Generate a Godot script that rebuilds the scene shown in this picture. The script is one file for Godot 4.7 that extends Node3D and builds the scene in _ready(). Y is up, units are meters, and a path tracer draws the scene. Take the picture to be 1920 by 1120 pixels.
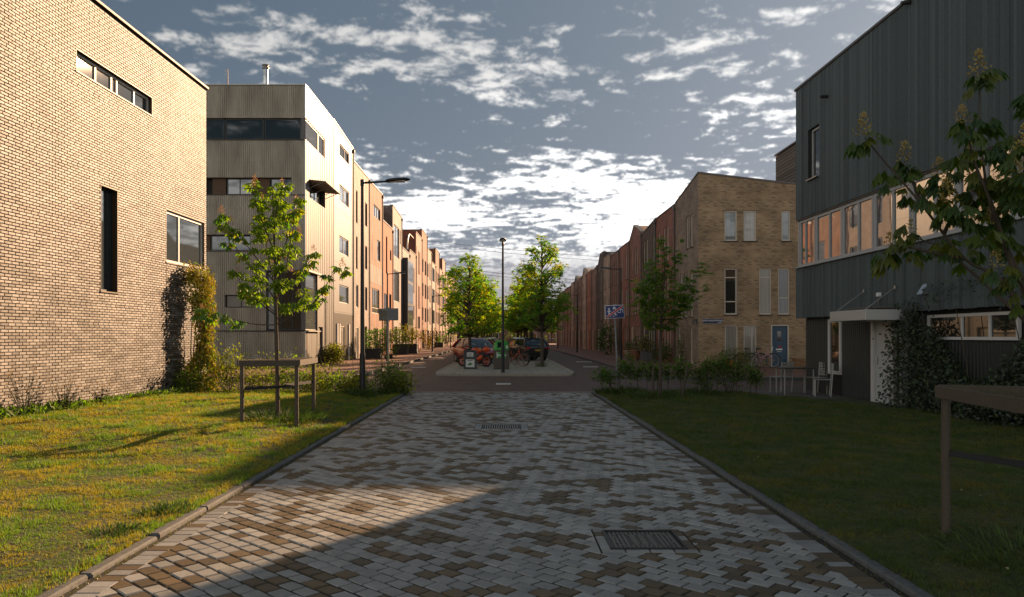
extends Node3D
# A Dutch street at a low evening sun: paved path and lawns in front, two rows of houses behind.
# x to the right, y up, -z away from the camera; d below always means the distance in front of the camera (z = -d).

const LEFT_X := -10.4      # plane of the left row of facades
const RIGHT_X := 10.0      # plane of the right row of facades

var rng := RandomNumberGenerator.new()
var mats := {}
var texs := {}
var used_names := {}
var mesh_cache := {}
var lawn_noise := FastNoiseLite.new()


class MB:
	# collects triangles; corners are given counter-clockwise as seen from outside
	var v := PackedVector3Array()
	var n := PackedVector3Array()
	var t := PackedVector2Array()
	var c := PackedColorArray()
	var ix := PackedInt32Array()
	var col := Color.WHITE
	var tinted := false

	func vert(p: Vector3, nn: Vector3, uv: Vector2) -> void:
		v.append(p)
		n.append(nn)
		t.append(uv)
		c.append(col)

	func tri(a: Vector3, b: Vector3, d: Vector3) -> void:
		var nn := (b - a).cross(d - a).normalized()
		var k := v.size()
		vert(a, nn, Vector2(0, 0))
		vert(b, nn, Vector2(1, 0))
		vert(d, nn, Vector2(1, 1))
		ix.append(k)
		ix.append(k + 2)
		ix.append(k + 1)

	func quad(a: Vector3, b: Vector3, d: Vector3, e: Vector3) -> void:
		var nn := (b - a).cross(d - a)
		if nn.length_squared() < 1e-14:
			nn = (d - a).cross(e - a)
		nn = nn.normalized()
		var k := v.size()
		vert(a, nn, Vector2(0, 1))
		vert(b, nn, Vector2(1, 1))
		vert(d, nn, Vector2(1, 0))
		vert(e, nn, Vector2(0, 0))
		for i in [0, 2, 1, 0, 3, 2]:
			ix.append(k + i)

	func poly(pts: Array, normal: Vector3) -> void:
		# a flat convex polygon
		var k := v.size()
		for p in pts:
			vert(p, normal, Vector2(p.x, p.y))
		for i in range(1, pts.size() - 1):
			ix.append(k)
			ix.append(k + i + 1)
			ix.append(k + i)

	func box(at: Vector3, size: Vector3, b := Basis()) -> void:
		var h := size / 2.0
		var q := []
		for s in [Vector3(-1, -1, 1), Vector3(1, -1, 1), Vector3(1, 1, 1), Vector3(-1, 1, 1), Vector3(-1, -1, -1), Vector3(1, -1, -1), Vector3(1, 1, -1), Vector3(-1, 1, -1)]:
			q.append(at + b * (s * h))
		quad(q[0], q[1], q[2], q[3])
		quad(q[5], q[4], q[7], q[6])
		quad(q[4], q[0], q[3], q[7])
		quad(q[1], q[5], q[6], q[2])
		quad(q[3], q[2], q[6], q[7])
		quad(q[4], q[5], q[1], q[0])

	func bev(at: Vector3, size: Vector3, r: float, b := Basis()) -> void:
		# a box with chamfered edges
		var h := size / 2.0
		r = minf(r, minf(h.x, minf(h.y, h.z)) * 0.95)
		var p := {}
		for sx in [-1, 1]:
			for sy in [-1, 1]:
				for sz in [-1, 1]:
					var s := Vector3(sx, sy, sz)
					for ax in 3:
						var e := h - Vector3(r, r, r)
						e[ax] = h[ax]
						p[[sx, sy, sz, ax]] = at + b * (s * e)
		for ax in 3:
			var u := (ax + 1) % 3
			var w := (ax + 2) % 3
			for s in [-1, 1]:
				var ring := []
				for k in [[-1, -1], [1, -1], [1, 1], [-1, 1]]:
					var key := [0, 0, 0, ax]
					key[ax] = s
					key[u] = k[0]
					key[w] = k[1]
					ring.append(p[key])
				if s < 0:
					ring.reverse()
				quad(ring[0], ring[1], ring[2], ring[3])
			for su in [-1, 1]:
				for sw in [-1, 1]:
					var ka := [0, 0, 0, u]
					ka[u] = su
					ka[w] = sw
					var kb: Array = ka.duplicate()
					kb[3] = w
					var a0 := ka.duplicate()
					a0[ax] = -1
					var a1 := ka.duplicate()
					a1[ax] = 1
					var b0 := kb.duplicate()
					b0[ax] = -1
					var b1 := kb.duplicate()
					b1[ax] = 1
					if su * sw > 0:
						quad(p[a0], p[b0], p[b1], p[a1])
					else:
						quad(p[b0], p[a0], p[a1], p[b1])
		for sx in [-1, 1]:
			for sy in [-1, 1]:
				for sz in [-1, 1]:
					var a: Vector3 = p[[sx, sy, sz, 0]]
					var d: Vector3 = p[[sx, sy, sz, 1]]
					var e: Vector3 = p[[sx, sy, sz, 2]]
					if sx * sy * sz > 0:
						tri(a, d, e)
					else:
						tri(a, e, d)

	func tube(pts: Array, radii: Array, sides := 6, capped := true) -> void:
		# a smooth swept tube
		var k := v.size()
		var up := Vector3.UP
		for i in pts.size():
			var dir: Vector3 = (pts[mini(i + 1, pts.size() - 1)] - pts[maxi(i - 1, 0)]).normalized()
			if absf(dir.dot(up)) > 0.95:
				up = Vector3(1, 0, 0.13).normalized()
			var s := dir.cross(up).normalized()
			up = s.cross(dir).normalized()
			for j in sides + 1:
				var a := TAU * j / sides
				var nn := s * cos(a) + up * sin(a)
				vert(pts[i] + nn * radii[i], nn, Vector2(float(j) / sides, i))
		for i in pts.size() - 1:
			for j in sides:
				var q := k + i * (sides + 1) + j
				var r := q + sides + 1
				for w in [q, q + 1, r, q + 1, r + 1, r]:
					ix.append(w)
		if capped:
			for e in [0, pts.size() - 1]:
				var base: int = k + e * (sides + 1)
				var dir: Vector3 = (pts[1] - pts[0]) if e == 0 else (pts[-1] - pts[-2])
				dir = dir.normalized() * (-1.0 if e == 0 else 1.0)
				var m := v.size()
				vert(pts[e], dir, Vector2(0.5, 0.5))
				for j in sides + 1:
					vert(v[base + j], dir, Vector2(0.5, 0.5))
				for j in sides:
					ix.append(m)
					if e == 0:
						ix.append(m + 2 + j)
						ix.append(m + 1 + j)
					else:
						ix.append(m + 1 + j)
						ix.append(m + 2 + j)

	func rod(a: Vector3, b: Vector3, r0: float, r1 := -1.0, sides := 6) -> void:
		tube([a, b], [r0, r0 if r1 < 0 else r1], sides)

	func ring(at: Vector3, axis: Vector3, radius: float, thick: float, seg := 18, sides := 5) -> void:
		var b := MB.frame(axis)
		var pts := []
		var rr := []
		for i in seg + 1:
			var a := TAU * i / seg
			pts.append(at + (b.x * cos(a) + b.y * sin(a)) * radius)
			rr.append(thick)
		tube(pts, rr, sides, false)

	func lathe(at: Vector3, prof: Array, sides := 12, b := Basis()) -> void:
		# prof: Vector2(radius, height)
		var k := v.size()
		for i in prof.size():
			var d: Vector2 = prof[mini(i + 1, prof.size() - 1)] - prof[maxi(i - 1, 0)]
			var nr := Vector2(d.y, -d.x).normalized()
			for j in sides + 1:
				var a := TAU * j / sides
				var out := Vector3(cos(a), 0, sin(a))
				vert(at + b * (out * prof[i].x + Vector3(0, prof[i].y, 0)), b * (out * nr.x + Vector3(0, nr.y, 0)).normalized(), Vector2(float(j) / sides, float(i) / prof.size()))
		for i in prof.size() - 1:
			for j in sides:
				var q := k + i * (sides + 1) + j
				var r := q + sides + 1
				for w in [q, q + 1, r, q + 1, r + 1, r]:
					ix.append(w)

	static func frame(axis: Vector3) -> Basis:
		var z := axis.normalized()
		var x := (Vector3.UP if absf(z.y) < 0.9 else Vector3.RIGHT).cross(z).normalized()
		return Basis(x, z.cross(x), z)

	func leaf(at: Vector3, dir: Vector3, normal: Vector3, length: float, width: float, fold := 0.25) -> void:
		# one pointed leaf, folded along its midrib
		var side := dir.cross(normal).normalized()
		var nn := side.cross(dir).normalized()
		var mid := at + dir * length * 0.58 - nn * length * 0.06
		var tip := at + dir * length - nn * length * 0.16
		var l := mid - side * width + nn * width * fold
		var r := mid + side * width + nn * width * fold
		var nl := (nn + side * fold * 1.6).normalized()
		var nr := (nn - side * fold * 1.6).normalized()
		var k := v.size()
		vert(at, nl, Vector2(0.5, 1))
		vert(l, nl, Vector2(0, 0.45))
		vert(tip, nl, Vector2(0.5, 0))
		vert(at, nr, Vector2(0.5, 1))
		vert(tip, nr, Vector2(0.5, 0))
		vert(r, nr, Vector2(1, 0.45))
		for i in [0, 1, 2, 3, 4, 5]:
			ix.append(k + i)

	func palmate(at: Vector3, out: Vector3, size: float, droop: float, leaflets := 5) -> void:
		# a chestnut leaf: leaflets spread like a hand from one point
		var o := out.normalized()
		var side := o.cross(Vector3.UP)
		if side.length() < 0.05:
			side = Vector3.RIGHT
		side = side.normalized()
		for i in leaflets:
			var a := (i - (leaflets - 1) / 2.0) / (leaflets - 1) * 3.4
			var dir := (o * cos(a) + side * sin(a)) + Vector3.DOWN * droop
			dir = dir.normalized()
			var len := size * (1.0 - 0.16 * absf(a))
			var up := Vector3.UP - dir * dir.dot(Vector3.UP)
			if up.length() < 0.1:
				up = o
			leaf(at, dir, up.normalized(), len, len * 0.175)

	func loft(rings: Array, closed := true) -> void:
		# a smooth skin over rings of equally many points
		var m: int = rings[0].size()
		var k := v.size()
		var nn := []
		for i in rings.size():
			for j in m:
				nn.append(Vector3.ZERO)
		for i in rings.size() - 1:
			for j in (m if closed else m - 1):
				var a: Vector3 = rings[i][j]
				var b: Vector3 = rings[i][(j + 1) % m]
				var d: Vector3 = rings[i + 1][(j + 1) % m]
				var e: Vector3 = rings[i + 1][j]
				var f := (d - a).cross(e - b)
				for q in [i * m + j, i * m + (j + 1) % m, (i + 1) * m + (j + 1) % m, (i + 1) * m + j]:
					nn[q] += f
		for i in rings.size():
			for j in m:
				vert(rings[i][j], nn[i * m + j].normalized(), Vector2(float(j) / m, i))
		for i in rings.size() - 1:
			for j in (m if closed else m - 1):
				var a := k + i * m + j
				var b := k + i * m + (j + 1) % m
				for q in [a, b + m, b, a, a + m, b + m]:
					ix.append(q)

	func mesh() -> ArrayMesh:
		var arr := []
		arr.resize(Mesh.ARRAY_MAX)
		arr[Mesh.ARRAY_VERTEX] = v
		arr[Mesh.ARRAY_NORMAL] = n
		arr[Mesh.ARRAY_TEX_UV] = t
		if tinted:
			arr[Mesh.ARRAY_COLOR] = c
		arr[Mesh.ARRAY_INDEX] = ix
		var m := ArrayMesh.new()
		if v.size() > 0:
			m.add_surface_from_arrays(Mesh.PRIMITIVE_TRIANGLES, arr)
		return m


class Leafy:
	# leaves of several tones gathered into one mesh, a surface for each tone
	var mbs := []
	var ms := []

	func _init(tones: Array) -> void:
		ms = tones
		for i in tones.size():
			mbs.append(MB.new())

	func tone(t: float) -> MB:
		return mbs[clampi(int(t * ms.size()), 0, ms.size() - 1)]

	func mesh() -> ArrayMesh:
		var out := ArrayMesh.new()
		for i in mbs.size():
			if mbs[i].v.size() == 0:
				continue
			var arr := []
			arr.resize(Mesh.ARRAY_MAX)
			arr[Mesh.ARRAY_VERTEX] = mbs[i].v
			arr[Mesh.ARRAY_NORMAL] = mbs[i].n
			arr[Mesh.ARRAY_INDEX] = mbs[i].ix
			out.add_surface_from_arrays(Mesh.PRIMITIVE_TRIANGLES, arr)
			out.surface_set_material(out.get_surface_count() - 1, ms[i])
		return out


# ------------------------------------------------------------------ naming and describing
func numbered(called: String) -> String:
	var k: int = used_names.get(called, -1) + 1
	used_names[called] = k
	return called if k == 0 else "%s_%03d" % [called, k]


func thing(called: String, label: String, category: String, at := Vector3.ZERO, turn := 0.0, group := "") -> Node3D:
	var o := Node3D.new()
	o.name = numbered(called)
	add_child(o)
	o.position = at
	o.rotation.y = turn
	return tag(o, label, category, group)


func tag(o: Node3D, label: String, category: String, group := "", kind := "") -> Node3D:
	if label:
		o.set_meta("label", label)
	if category:
		o.set_meta("category", category)
	if group:
		o.set_meta("group", group)
	if kind:
		o.set_meta("kind", kind)
	return o


func part(called: String, mesh: Mesh, m: Material, parent: Node3D, at := Vector3.ZERO, b := Basis()) -> MeshInstance3D:
	var o := MeshInstance3D.new()
	o.name = called
	o.mesh = mesh
	o.material_override = m
	o.transform = Transform3D(b, at)
	parent.add_child(o, true)
	return o


func struct(called: String, mesh: Mesh, m: Material, kind := "structure") -> MeshInstance3D:
	var o := MeshInstance3D.new()
	o.name = numbered(called)
	o.mesh = mesh
	o.material_override = m
	add_child(o)
	o.set_meta("kind", kind)
	return o


func copy_of(o: Node3D, label: String, at: Vector3, turn := 0.0, scale := 1.0) -> Node3D:
	var c: Node3D = o.duplicate()
	c.name = numbered(String(o.name).rstrip("0123456789").trim_suffix("_"))
	add_child(c)
	c.position = at
	c.rotation.y = turn
	c.scale = Vector3.ONE * scale
	c.set_meta("label", label)
	return c


func multi(called: String, mesh: Mesh, m: Material, parent: Node3D, where: Array, cols := []) -> MultiMeshInstance3D:
	var mm := MultiMesh.new()
	mm.transform_format = MultiMesh.TRANSFORM_3D
	mm.use_colors = cols.size() > 0
	mm.mesh = mesh
	mm.instance_count = where.size()
	for i in where.size():
		mm.set_instance_transform(i, where[i])
		if cols.size() > 0:
			mm.set_instance_color(i, cols[i])
	var o := MultiMeshInstance3D.new()
	o.name = called if parent != self else numbered(called)
	o.multimesh = mm
	o.material_override = m
	parent.add_child(o, true)
	o.set_meta("kind", "stuff")
	return o


func rf(a: float, b: float) -> float:
	return rng.randf_range(a, b)


func v3(x: float, y: float, d: float) -> Vector3:
	return Vector3(x, y, -d)


# ------------------------------------------------------------------ materials
func mat(key: String, col: Color, rough := 0.8, metal := 0.0, opt := {}) -> StandardMaterial3D:
	if mats.has(key):
		return mats[key]
	var m := StandardMaterial3D.new()
	m.resource_name = key
	m.albedo_color = col.linear_to_srgb()
	m.roughness = rough
	m.metallic = metal
	for k in opt:
		m.set(k, opt[k])
	mats[key] = m
	return m


func noise_tex(key: String, freq: float, lo: float, hi: float, octaves := 4, size := 512, stretch := 1.0) -> ImageTexture:
	# a seamless grey texture between lo and hi (shares of the base colour)
	if texs.has(key):
		return texs[key]
	var f := FastNoiseLite.new()
	f.seed = key.hash() % 10000
	f.frequency = freq
	f.fractal_octaves = octaves
	f.noise_type = FastNoiseLite.TYPE_SIMPLEX_SMOOTH
	var im := f.get_seamless_image(size, size)
	im.convert(Image.FORMAT_L8)
	var b := im.get_data()
	for i in b.size():
		b[i] = int(255.0 * pow(clampf(lerpf(lo, hi, b[i] / 255.0) / maxf(1.0, hi), 0.0, 1.0), 1 / 2.2))
	im = Image.create_from_data(size, size, false, Image.FORMAT_L8, b)
	if stretch != 1.0:
		im.resize(size, maxi(16, int(size * stretch)))
	texs[key] = ImageTexture.create_from_image(im)
	return texs[key]


func bump_tex(key: String, freq: float, strength: float, octaves := 4, size := 512) -> ImageTexture:
	if texs.has(key):
		return texs[key]
	var f := FastNoiseLite.new()
	f.seed = key.hash() % 10000
	f.frequency = freq
	f.fractal_octaves = octaves
	var im := f.get_seamless_image(size, size)
	im.convert(Image.FORMAT_RGBA8)
	im.bump_map_to_normal_map(strength)
	texs[key] = ImageTexture.create_from_image(im)
	return texs[key]


func brick_tex(key: String, cols: int, rows: int, mortar: Color, spread: float, seed_: int, herring := false) -> Array:
	# [albedo, normal] of laid bricks; tones are shares of the base colour
	if texs.has(key):
		return texs[key]
	var r := RandomNumberGenerator.new()
	r.seed = seed_
	var size := 512
	var im := Image.create_empty(size, size, false, Image.FORMAT_RGB8)
	var hi := Image.create_empty(size, size, false, Image.FORMAT_RGBA8)
	im.fill(mortar.linear_to_srgb())
	hi.fill(Color(0.35, 0.35, 0.35))
	var bw := size / cols
	var bh := size / rows
	var j := maxi(1, int(bh * 0.16))
	for y in rows:
		for x in cols:
			var tone := 1.0 + r.randf_range(-spread, spread)
			if r.randf() < 0.12:
				tone *= 0.62
			var warm := r.randf_range(-0.1, 0.1)
			var c := Color(clampf(tone * (1 + warm), 0, 1), clampf(tone, 0, 1), clampf(tone * (1 - warm), 0, 1)).linear_to_srgb()
			var x0 := x * bw + (bw / 2 if y % 2 else 0)
			var h := 0.75 + r.randf_range(-0.1, 0.1)
			for part_ in [[x0, mini(bw - j, size - x0)], [x0 - size, bw - j]]:
				im.fill_rect(Rect2i(part_[0], y * bh, part_[1], bh - j), c)
				hi.fill_rect(Rect2i(part_[0], y * bh, part_[1], bh - j), Color(h, h, h))
	var nz := FastNoiseLite.new()
	nz.frequency = 0.09
	nz.seed = seed_
	for y in size:
		for x in size:
			var c := im.get_pixel(x, y)
			var k := 1.0 + 0.16 * nz.get_noise_2d(x, y)
			im.set_pixel(x, y, Color(c.r * k, c.g * k, c.b * k))
	hi.bump_map_to_normal_map(3.0)
	texs[key] = [ImageTexture.create_from_image(im), ImageTexture.create_from_image(hi)]
	return texs[key]


func brick_mat(key: String, col: Color, dark_mortar := false) -> StandardMaterial3D:
	var bt := brick_tex("brick_dark" if dark_mortar else "brick_pale", 8, 16, Color(0.45, 0.45, 0.45) if dark_mortar else Color(0.95, 0.97, 1.0), 0.3, 5 if dark_mortar else 9)
	return mat(key, col, 0.72, 0.0, {
		"albedo_texture": bt[0], "uv1_triplanar": true, "uv1_world_triplanar": true, "uv1_scale": Vector3(1 / 1.76, 1.0, 1 / 1.76), "uv1_triplanar_sharpness": 8.0,
		"normal_enabled": true, "normal_texture": bt[1], "normal_scale": 0.6,
		"detail_enabled": true, "detail_blend_mode": BaseMaterial3D.BLEND_MODE_MUL, "detail_albedo": noise_tex("weather", 0.012, 0.62, 1.25, 5), "detail_uv_layer": BaseMaterial3D.DETAIL_UV_2,
		"uv2_triplanar": true, "uv2_world_triplanar": true, "uv2_scale": Vector3(0.11, 0.13, 0.11),
	})


func plaster_mat(key: String, col: Color, rough := 0.8) -> StandardMaterial3D:
	return mat(key, col, rough, 0.0, {
		"albedo_texture": noise_tex("weather", 0.012, 0.62, 1.25, 5), "uv1_triplanar": true, "uv1_world_triplanar": true, "uv1_scale": Vector3(0.16, 0.1, 0.16),
		"normal_enabled": true, "normal_texture": bump_tex("rough_bump", 0.06, 3.0), "normal_scale": 0.25,
	})


func wood_mat(key: String, col: Color, rough := 0.8) -> StandardMaterial3D:
	if mats.has(key):
		return mats[key]
	return mat(key, col, rough, 0.0, {"albedo_texture": grain_tex(), "uv1_triplanar": true, "uv1_scale": Vector3(2.3, 0.7, 2.3), "normal_enabled": true, "normal_texture": grain_bump(), "normal_scale": 0.7})


func grain_image() -> Image:
	var f := FastNoiseLite.new()
	f.seed = 77
	f.frequency = 0.05
	f.fractal_octaves = 4
	var im := f.get_seamless_image(1024, 1024)
	im.resize(1024, 64)
	im.resize(512, 512, Image.INTERPOLATE_CUBIC)
	im.convert(Image.FORMAT_L8)
	return im


func grain_tex() -> ImageTexture:
	if not texs.has("grain"):
		var b := grain_image().get_data()
		for i in b.size():
			b[i] = int(255.0 * pow(lerpf(0.55, 1.25, b[i] / 255.0) / 1.25, 1 / 2.2))
		texs["grain"] = ImageTexture.create_from_image(Image.create_from_data(512, 512, false, Image.FORMAT_L8, b))
	return texs["grain"]


func grain_bump() -> ImageTexture:
	if not texs.has("grain_bump"):
		var im := grain_image()
		im.convert(Image.FORMAT_RGBA8)
		im.bump_map_to_normal_map(5.0)
		texs["grain_bump"] = ImageTexture.create_from_image(im)
	return texs["grain_bump"]


func leaf_mat(key: String, col: Color, through: Color, rough := 0.5) -> StandardMaterial3D:
	return mat(key, col, rough, 0.0, {"backlight_enabled": true, "backlight": through})


func glass(key := "glass_dark", col := Color(0.018, 0.024, 0.024)) -> StandardMaterial3D:
	return mat(key, col, 0.03, 0.0, {"metallic_specular": 0.7, "normal_enabled": true, "normal_texture": bump_tex("pane_bump", 0.006, 1.0, 1, 256), "normal_scale": 0.05, "uv1_triplanar": true, "uv1_world_triplanar": true, "uv1_scale": Vector3(0.5, 0.5, 0.5)})


func curtain_glass(key: String, col: Color) -> StandardMaterial3D:
	return mat(key, col, 0.7, 0.0, {"clearcoat_enabled": true, "clearcoat": 1.0, "clearcoat_roughness": 0.02, "albedo_texture": noise_tex("folds", 0.02, 0.7, 1.1, 2, 256), "uv1_triplanar": true, "uv1_world_triplanar": true, "uv1_scale": Vector3(2.5, 0.08, 2.5)})


# ------------------------------------------------------------------ walls with openings
func wall_mesh(w: float, tops: Array, openings: Array, depth: float, back: float, mb: MB = null) -> MB:
	# a building's body: the front (at z = 0, facing +z) has openings [u, y, w, h] with reveals of the given depth;
	# tops: [[u, height], ...] the roofline; back: how deep the body is (0: only a sheet with reveals)
	if mb == null:
		mb = MB.new()
	var us := [0.0, w]
	var ys := [0.0]
	for q in tops:
		us.append(q[0])
	for o in openings:
		us.append(o[0])
		us.append(o[0] + o[2])
		ys.append(o[1])
		ys.append(o[1] + o[3])
	var low: float = tops[0][1]
	for q in tops:
		low = minf(low, q[1])
	ys.append(low)
	us = uniq(us, 0.0, w)
	ys = uniq(ys, 0.0, low)
	for i in us.size() - 1:
		for k in ys.size() - 1:
			var cu: float = (us[i] + us[i + 1]) / 2
			var cy: float = (ys[k] + ys[k + 1]) / 2
			var hole := false
			for o in openings:
				if cu > o[0] and cu < o[0] + o[2] and cy > o[1] and cy < o[1] + o[3]:
					hole = true
			if not hole:
				mb.quad(Vector3(us[i], ys[k], 0), Vector3(us[i + 1], ys[k], 0), Vector3(us[i + 1], ys[k + 1], 0), Vector3(us[i], ys[k + 1], 0))
		var h0 := top_at(tops, us[i])
		var h1 := top_at(tops, us[i + 1])
		if maxf(h0, h1) > low + 0.001:
			if h0 <= low + 0.001:
				mb.tri(Vector3(us[i], low, 0), Vector3(us[i + 1], low, 0), Vector3(us[i + 1], h1, 0))
			elif h1 <= low + 0.001:
				mb.tri(Vector3(us[i], low, 0), Vector3(us[i + 1], low, 0), Vector3(us[i], h0, 0))
			else:
				mb.quad(Vector3(us[i], low, 0), Vector3(us[i + 1], low, 0), Vector3(us[i + 1], h1, 0), Vector3(us[i], h0, 0))
		if back > 0:
			mb.quad(Vector3(us[i], h0, 0), Vector3(us[i + 1], h1, 0), Vector3(us[i + 1], h1, -back), Vector3(us[i], h0, -back))
			mb.quad(Vector3(us[i + 1], 0, -back), Vector3(us[i], 0, -back), Vector3(us[i], h0, -back), Vector3(us[i + 1], h1, -back))
	for o in openings:
		var a := Vector3(o[0], o[1], 0)
		var b := Vector3(o[0] + o[2], o[1], 0)
		var c := Vector3(o[0] + o[2], o[1] + o[3], 0)
		var e := Vector3(o[0], o[1] + o[3], 0)
		var z := Vector3(0, 0, -depth)
		mb.quad(a, b, b + z, a + z)
		mb.quad(c, e, e + z, c + z)
		mb.quad(a + z, e + z, e, a)
		mb.quad(b, c, c + z, b + z)
	if back > 0:
		var hl := top_at(tops, 0)
		var hr := top_at(tops, w)
		mb.quad(Vector3(0, 0, -back), Vector3(0, 0, 0), Vector3(0, hl, 0), Vector3(0, hl, -back))
		mb.quad(Vector3(w, 0, 0), Vector3(w, 0, -back), Vector3(w, hr, -back), Vector3(w, hr, 0))
	return mb


func top_at(tops: Array, u: float) -> float:
	for i in tops.size() - 1:
		if u <= tops[i + 1][0] + 1e-5:
			var a = tops[i]
			var b = tops[i + 1]
			if b[0] - a[0] < 1e-5:
				return b[1]
			return lerpf(a[1], b[1], clampf((u - a[0]) / (b[0] - a[0]), 0, 1))
	return tops[-1][1]


func uniq(a: Array, lo: float, hi: float) -> Array:
	a.sort()
	var out := []
	for x in a:
		if x < lo - 1e-5 or x > hi + 1e-5:
			continue
		if out.is_empty() or x - out[-1] > 1e-4:
			out.append(x)
	return out


func window_frame(w: float, h: float, bar: float, cols: Array, rows: Array) -> ArrayMesh:
	# bars round and across an opening; origin at its lower left corner, front at z = 0
	var key := "frame %.2f %.2f %.3f %s %s" % [w, h, bar, cols, rows]
	if mesh_cache.has(key):
		return mesh_cache[key]
	var mb := MB.new()
	var dz := 0.06
	mb.box(Vector3(bar / 2, h / 2, -dz / 2), Vector3(bar, h, dz))
	mb.box(Vector3(w - bar / 2, h / 2, -dz / 2), Vector3(bar, h, dz))
	mb.box(Vector3(w / 2, bar / 2, -dz / 2), Vector3(w - 2 * bar, bar, dz))
	mb.box(Vector3(w / 2, h - bar / 2, -dz / 2), Vector3(w - 2 * bar, bar, dz))
	for c in cols:
		mb.box(Vector3(w * c, h / 2, -dz / 2 - 0.004), Vector3(bar * 0.8, h - 2 * bar, dz))
	for r in rows:
		mb.box(Vector3(w / 2, h * r, -dz / 2 - 0.006), Vector3(w - 2 * bar, bar * 0.8, dz))
	mesh_cache[key] = mb.mesh()
	return mesh_cache[key]


func pane_mesh(w: float, h: float) -> ArrayMesh:
	var key := "pane %.2f %.2f" % [w, h]
	if not mesh_cache.has(key):
		var mb := MB.new()
		mb.quad(Vector3(0, 0, 0), Vector3(w, 0, 0), Vector3(w, h, 0), Vector3(0, h, 0))
		mesh_cache[key] = mb.mesh()
	return mesh_cache[key]


func window(parent: Node3D, u: float, y: float, w: float, h: float, fm: Material, gm: Material, z := -0.07, bar := 0.06, cols := [], rows := [], sill: Material = null) -> MeshInstance3D:
	# house > window > pane (one pane for each light)
	var o := part("window", window_frame(w, h, bar, cols, rows), fm, parent, Vector3(u, y, z))
	o.transform = win_xf * o.transform
	var xs := [0.0] + cols + [1.0]
	var rs := [0.0] + rows + [1.0]
	for i in xs.size() - 1:
		for k in rs.size() - 1:
			var pw: float = (xs[i + 1] - xs[i]) * w
			var ph: float = (rs[k + 1] - rs[k]) * h
			part("pane", pane_mesh(pw, ph), gm, o, Vector3(xs[i] * w, rs[k] * h, -0.035))
	if sill:
		var key := "sill %.2f" % w
		if not mesh_cache.has(key):
			var mb := MB.new()
			mb.box(Vector3(w / 2, -0.02, 0.02), Vector3(w + 0.06, 0.04, 0.16))
			mesh_cache[key] = mb.mesh()
		part("sill", mesh_cache[key], sill, o, Vector3(0, -0.003, 0.03))
	return o


func box_mesh(size: Vector3, bevel := 0.0) -> ArrayMesh:
	var key := "box %s %.3f" % [size, bevel]
	if not mesh_cache.has(key):
		var mb := MB.new()
		if bevel > 0:
			mb.bev(Vector3.ZERO, size, bevel)
		else:
			mb.box(Vector3.ZERO, size)
		mesh_cache[key] = mb.mesh()
	return mesh_cache[key]


func corrugated(mb: MB, a: Vector3, along: Vector3, up: float, width: float, out: Vector3, pitch: float, depth: float) -> void:
	# vertical trapezoid ribs on a wall strip
	var n := maxi(1, int(round(width / pitch)))
	var p := width / n
	var prof := [[0.0, 0.0], [0.3, 0.0], [0.45, 1.0], [0.85, 1.0], [1.0, 0.0]]
	for i in n:
		for k in prof.size() - 1:
			var p0: Vector3 = a + along * (i + prof[k][0]) * p + out * depth * prof[k][1]
			var p1: Vector3 = a + along * (i + prof[k + 1][0]) * p + out * depth * prof[k + 1][1]
			mb.quad(p0, p1, p1 + Vector3.UP * up, p0 + Vector3.UP * up)


func _ready() -> void:
	rng.seed = 4711
	# --- camera: level, the lens shifted so that verticals stay vertical
	var cam := Camera3D.new()
	cam.name = "camera"
	cam.projection = Camera3D.PROJECTION_FRUSTUM
	cam.near = 0.1
	cam.far = 4000.0
	cam.size = 0.08
	cam.frustum_offset = Vector2(0.00107, 0.00507)
	cam.position = Vector3(0, 1.65, 0)
	add_child(cam)
	cam.current = true
	# --- sky
	var env := Environment.new()
	env.background_mode = Environment.BG_SKY
	env.sky = Sky.new()
	var pan := PanoramaSkyMaterial.new()
	pan.panorama = sky_picture()
	pan.energy_multiplier = 1.0
	env.sky.sky_material = pan
	env.background_energy_multiplier = 1.0
	env.tonemap_mode = Environment.TONE_MAPPER_LINEAR
	env.tonemap_exposure = 2.7
	env.sdfgi_enabled = true
	env.ssao_enabled = true
	env.ssil_enabled = true
	var we := WorldEnvironment.new()
	we.name = "world_environment"
	we.environment = env
	add_child(we)
	# --- the evening sun, ahead on the right behind the dark timber building
	var sun := DirectionalLight3D.new()
	sun.name = "sun"
	sun.light_color = Color(1.0, 0.82, 0.64)
	sun.light_energy = 1.5
	sun.light_angular_distance = 0.5
	sun.shadow_enabled = true
	var az := deg_to_rad(31.8)
	var el := deg_to_rad(18.5)
	var to_sun := Vector3(sin(az) * cos(el), sin(el), -cos(az) * cos(el))
	sun.transform.basis = Basis.looking_at(-to_sun, Vector3.UP)
	add_child(sun)

	lawn_noise.seed = 3
	lawn_noise.frequency = 0.35
	build_ground()
	build_path()
	build_street_surfaces()
	build_brick_building()
	build_metal_building()
	build_left_row()
	build_right_row()
	build_timber_building()
	build_street_end()
	build_lamps_and_signs()
	build_island_things()
	build_cars()
	build_trees()
	build_garden_things()
	build_grass()


# ------------------------------------------------------------------ sky
const SKY_W := 4096
const SKY_H := 2048
var cloud_a := FastNoiseLite.new()
var cloud_b := FastNoiseLite.new()
var cloud_c := FastNoiseLite.new()


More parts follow.
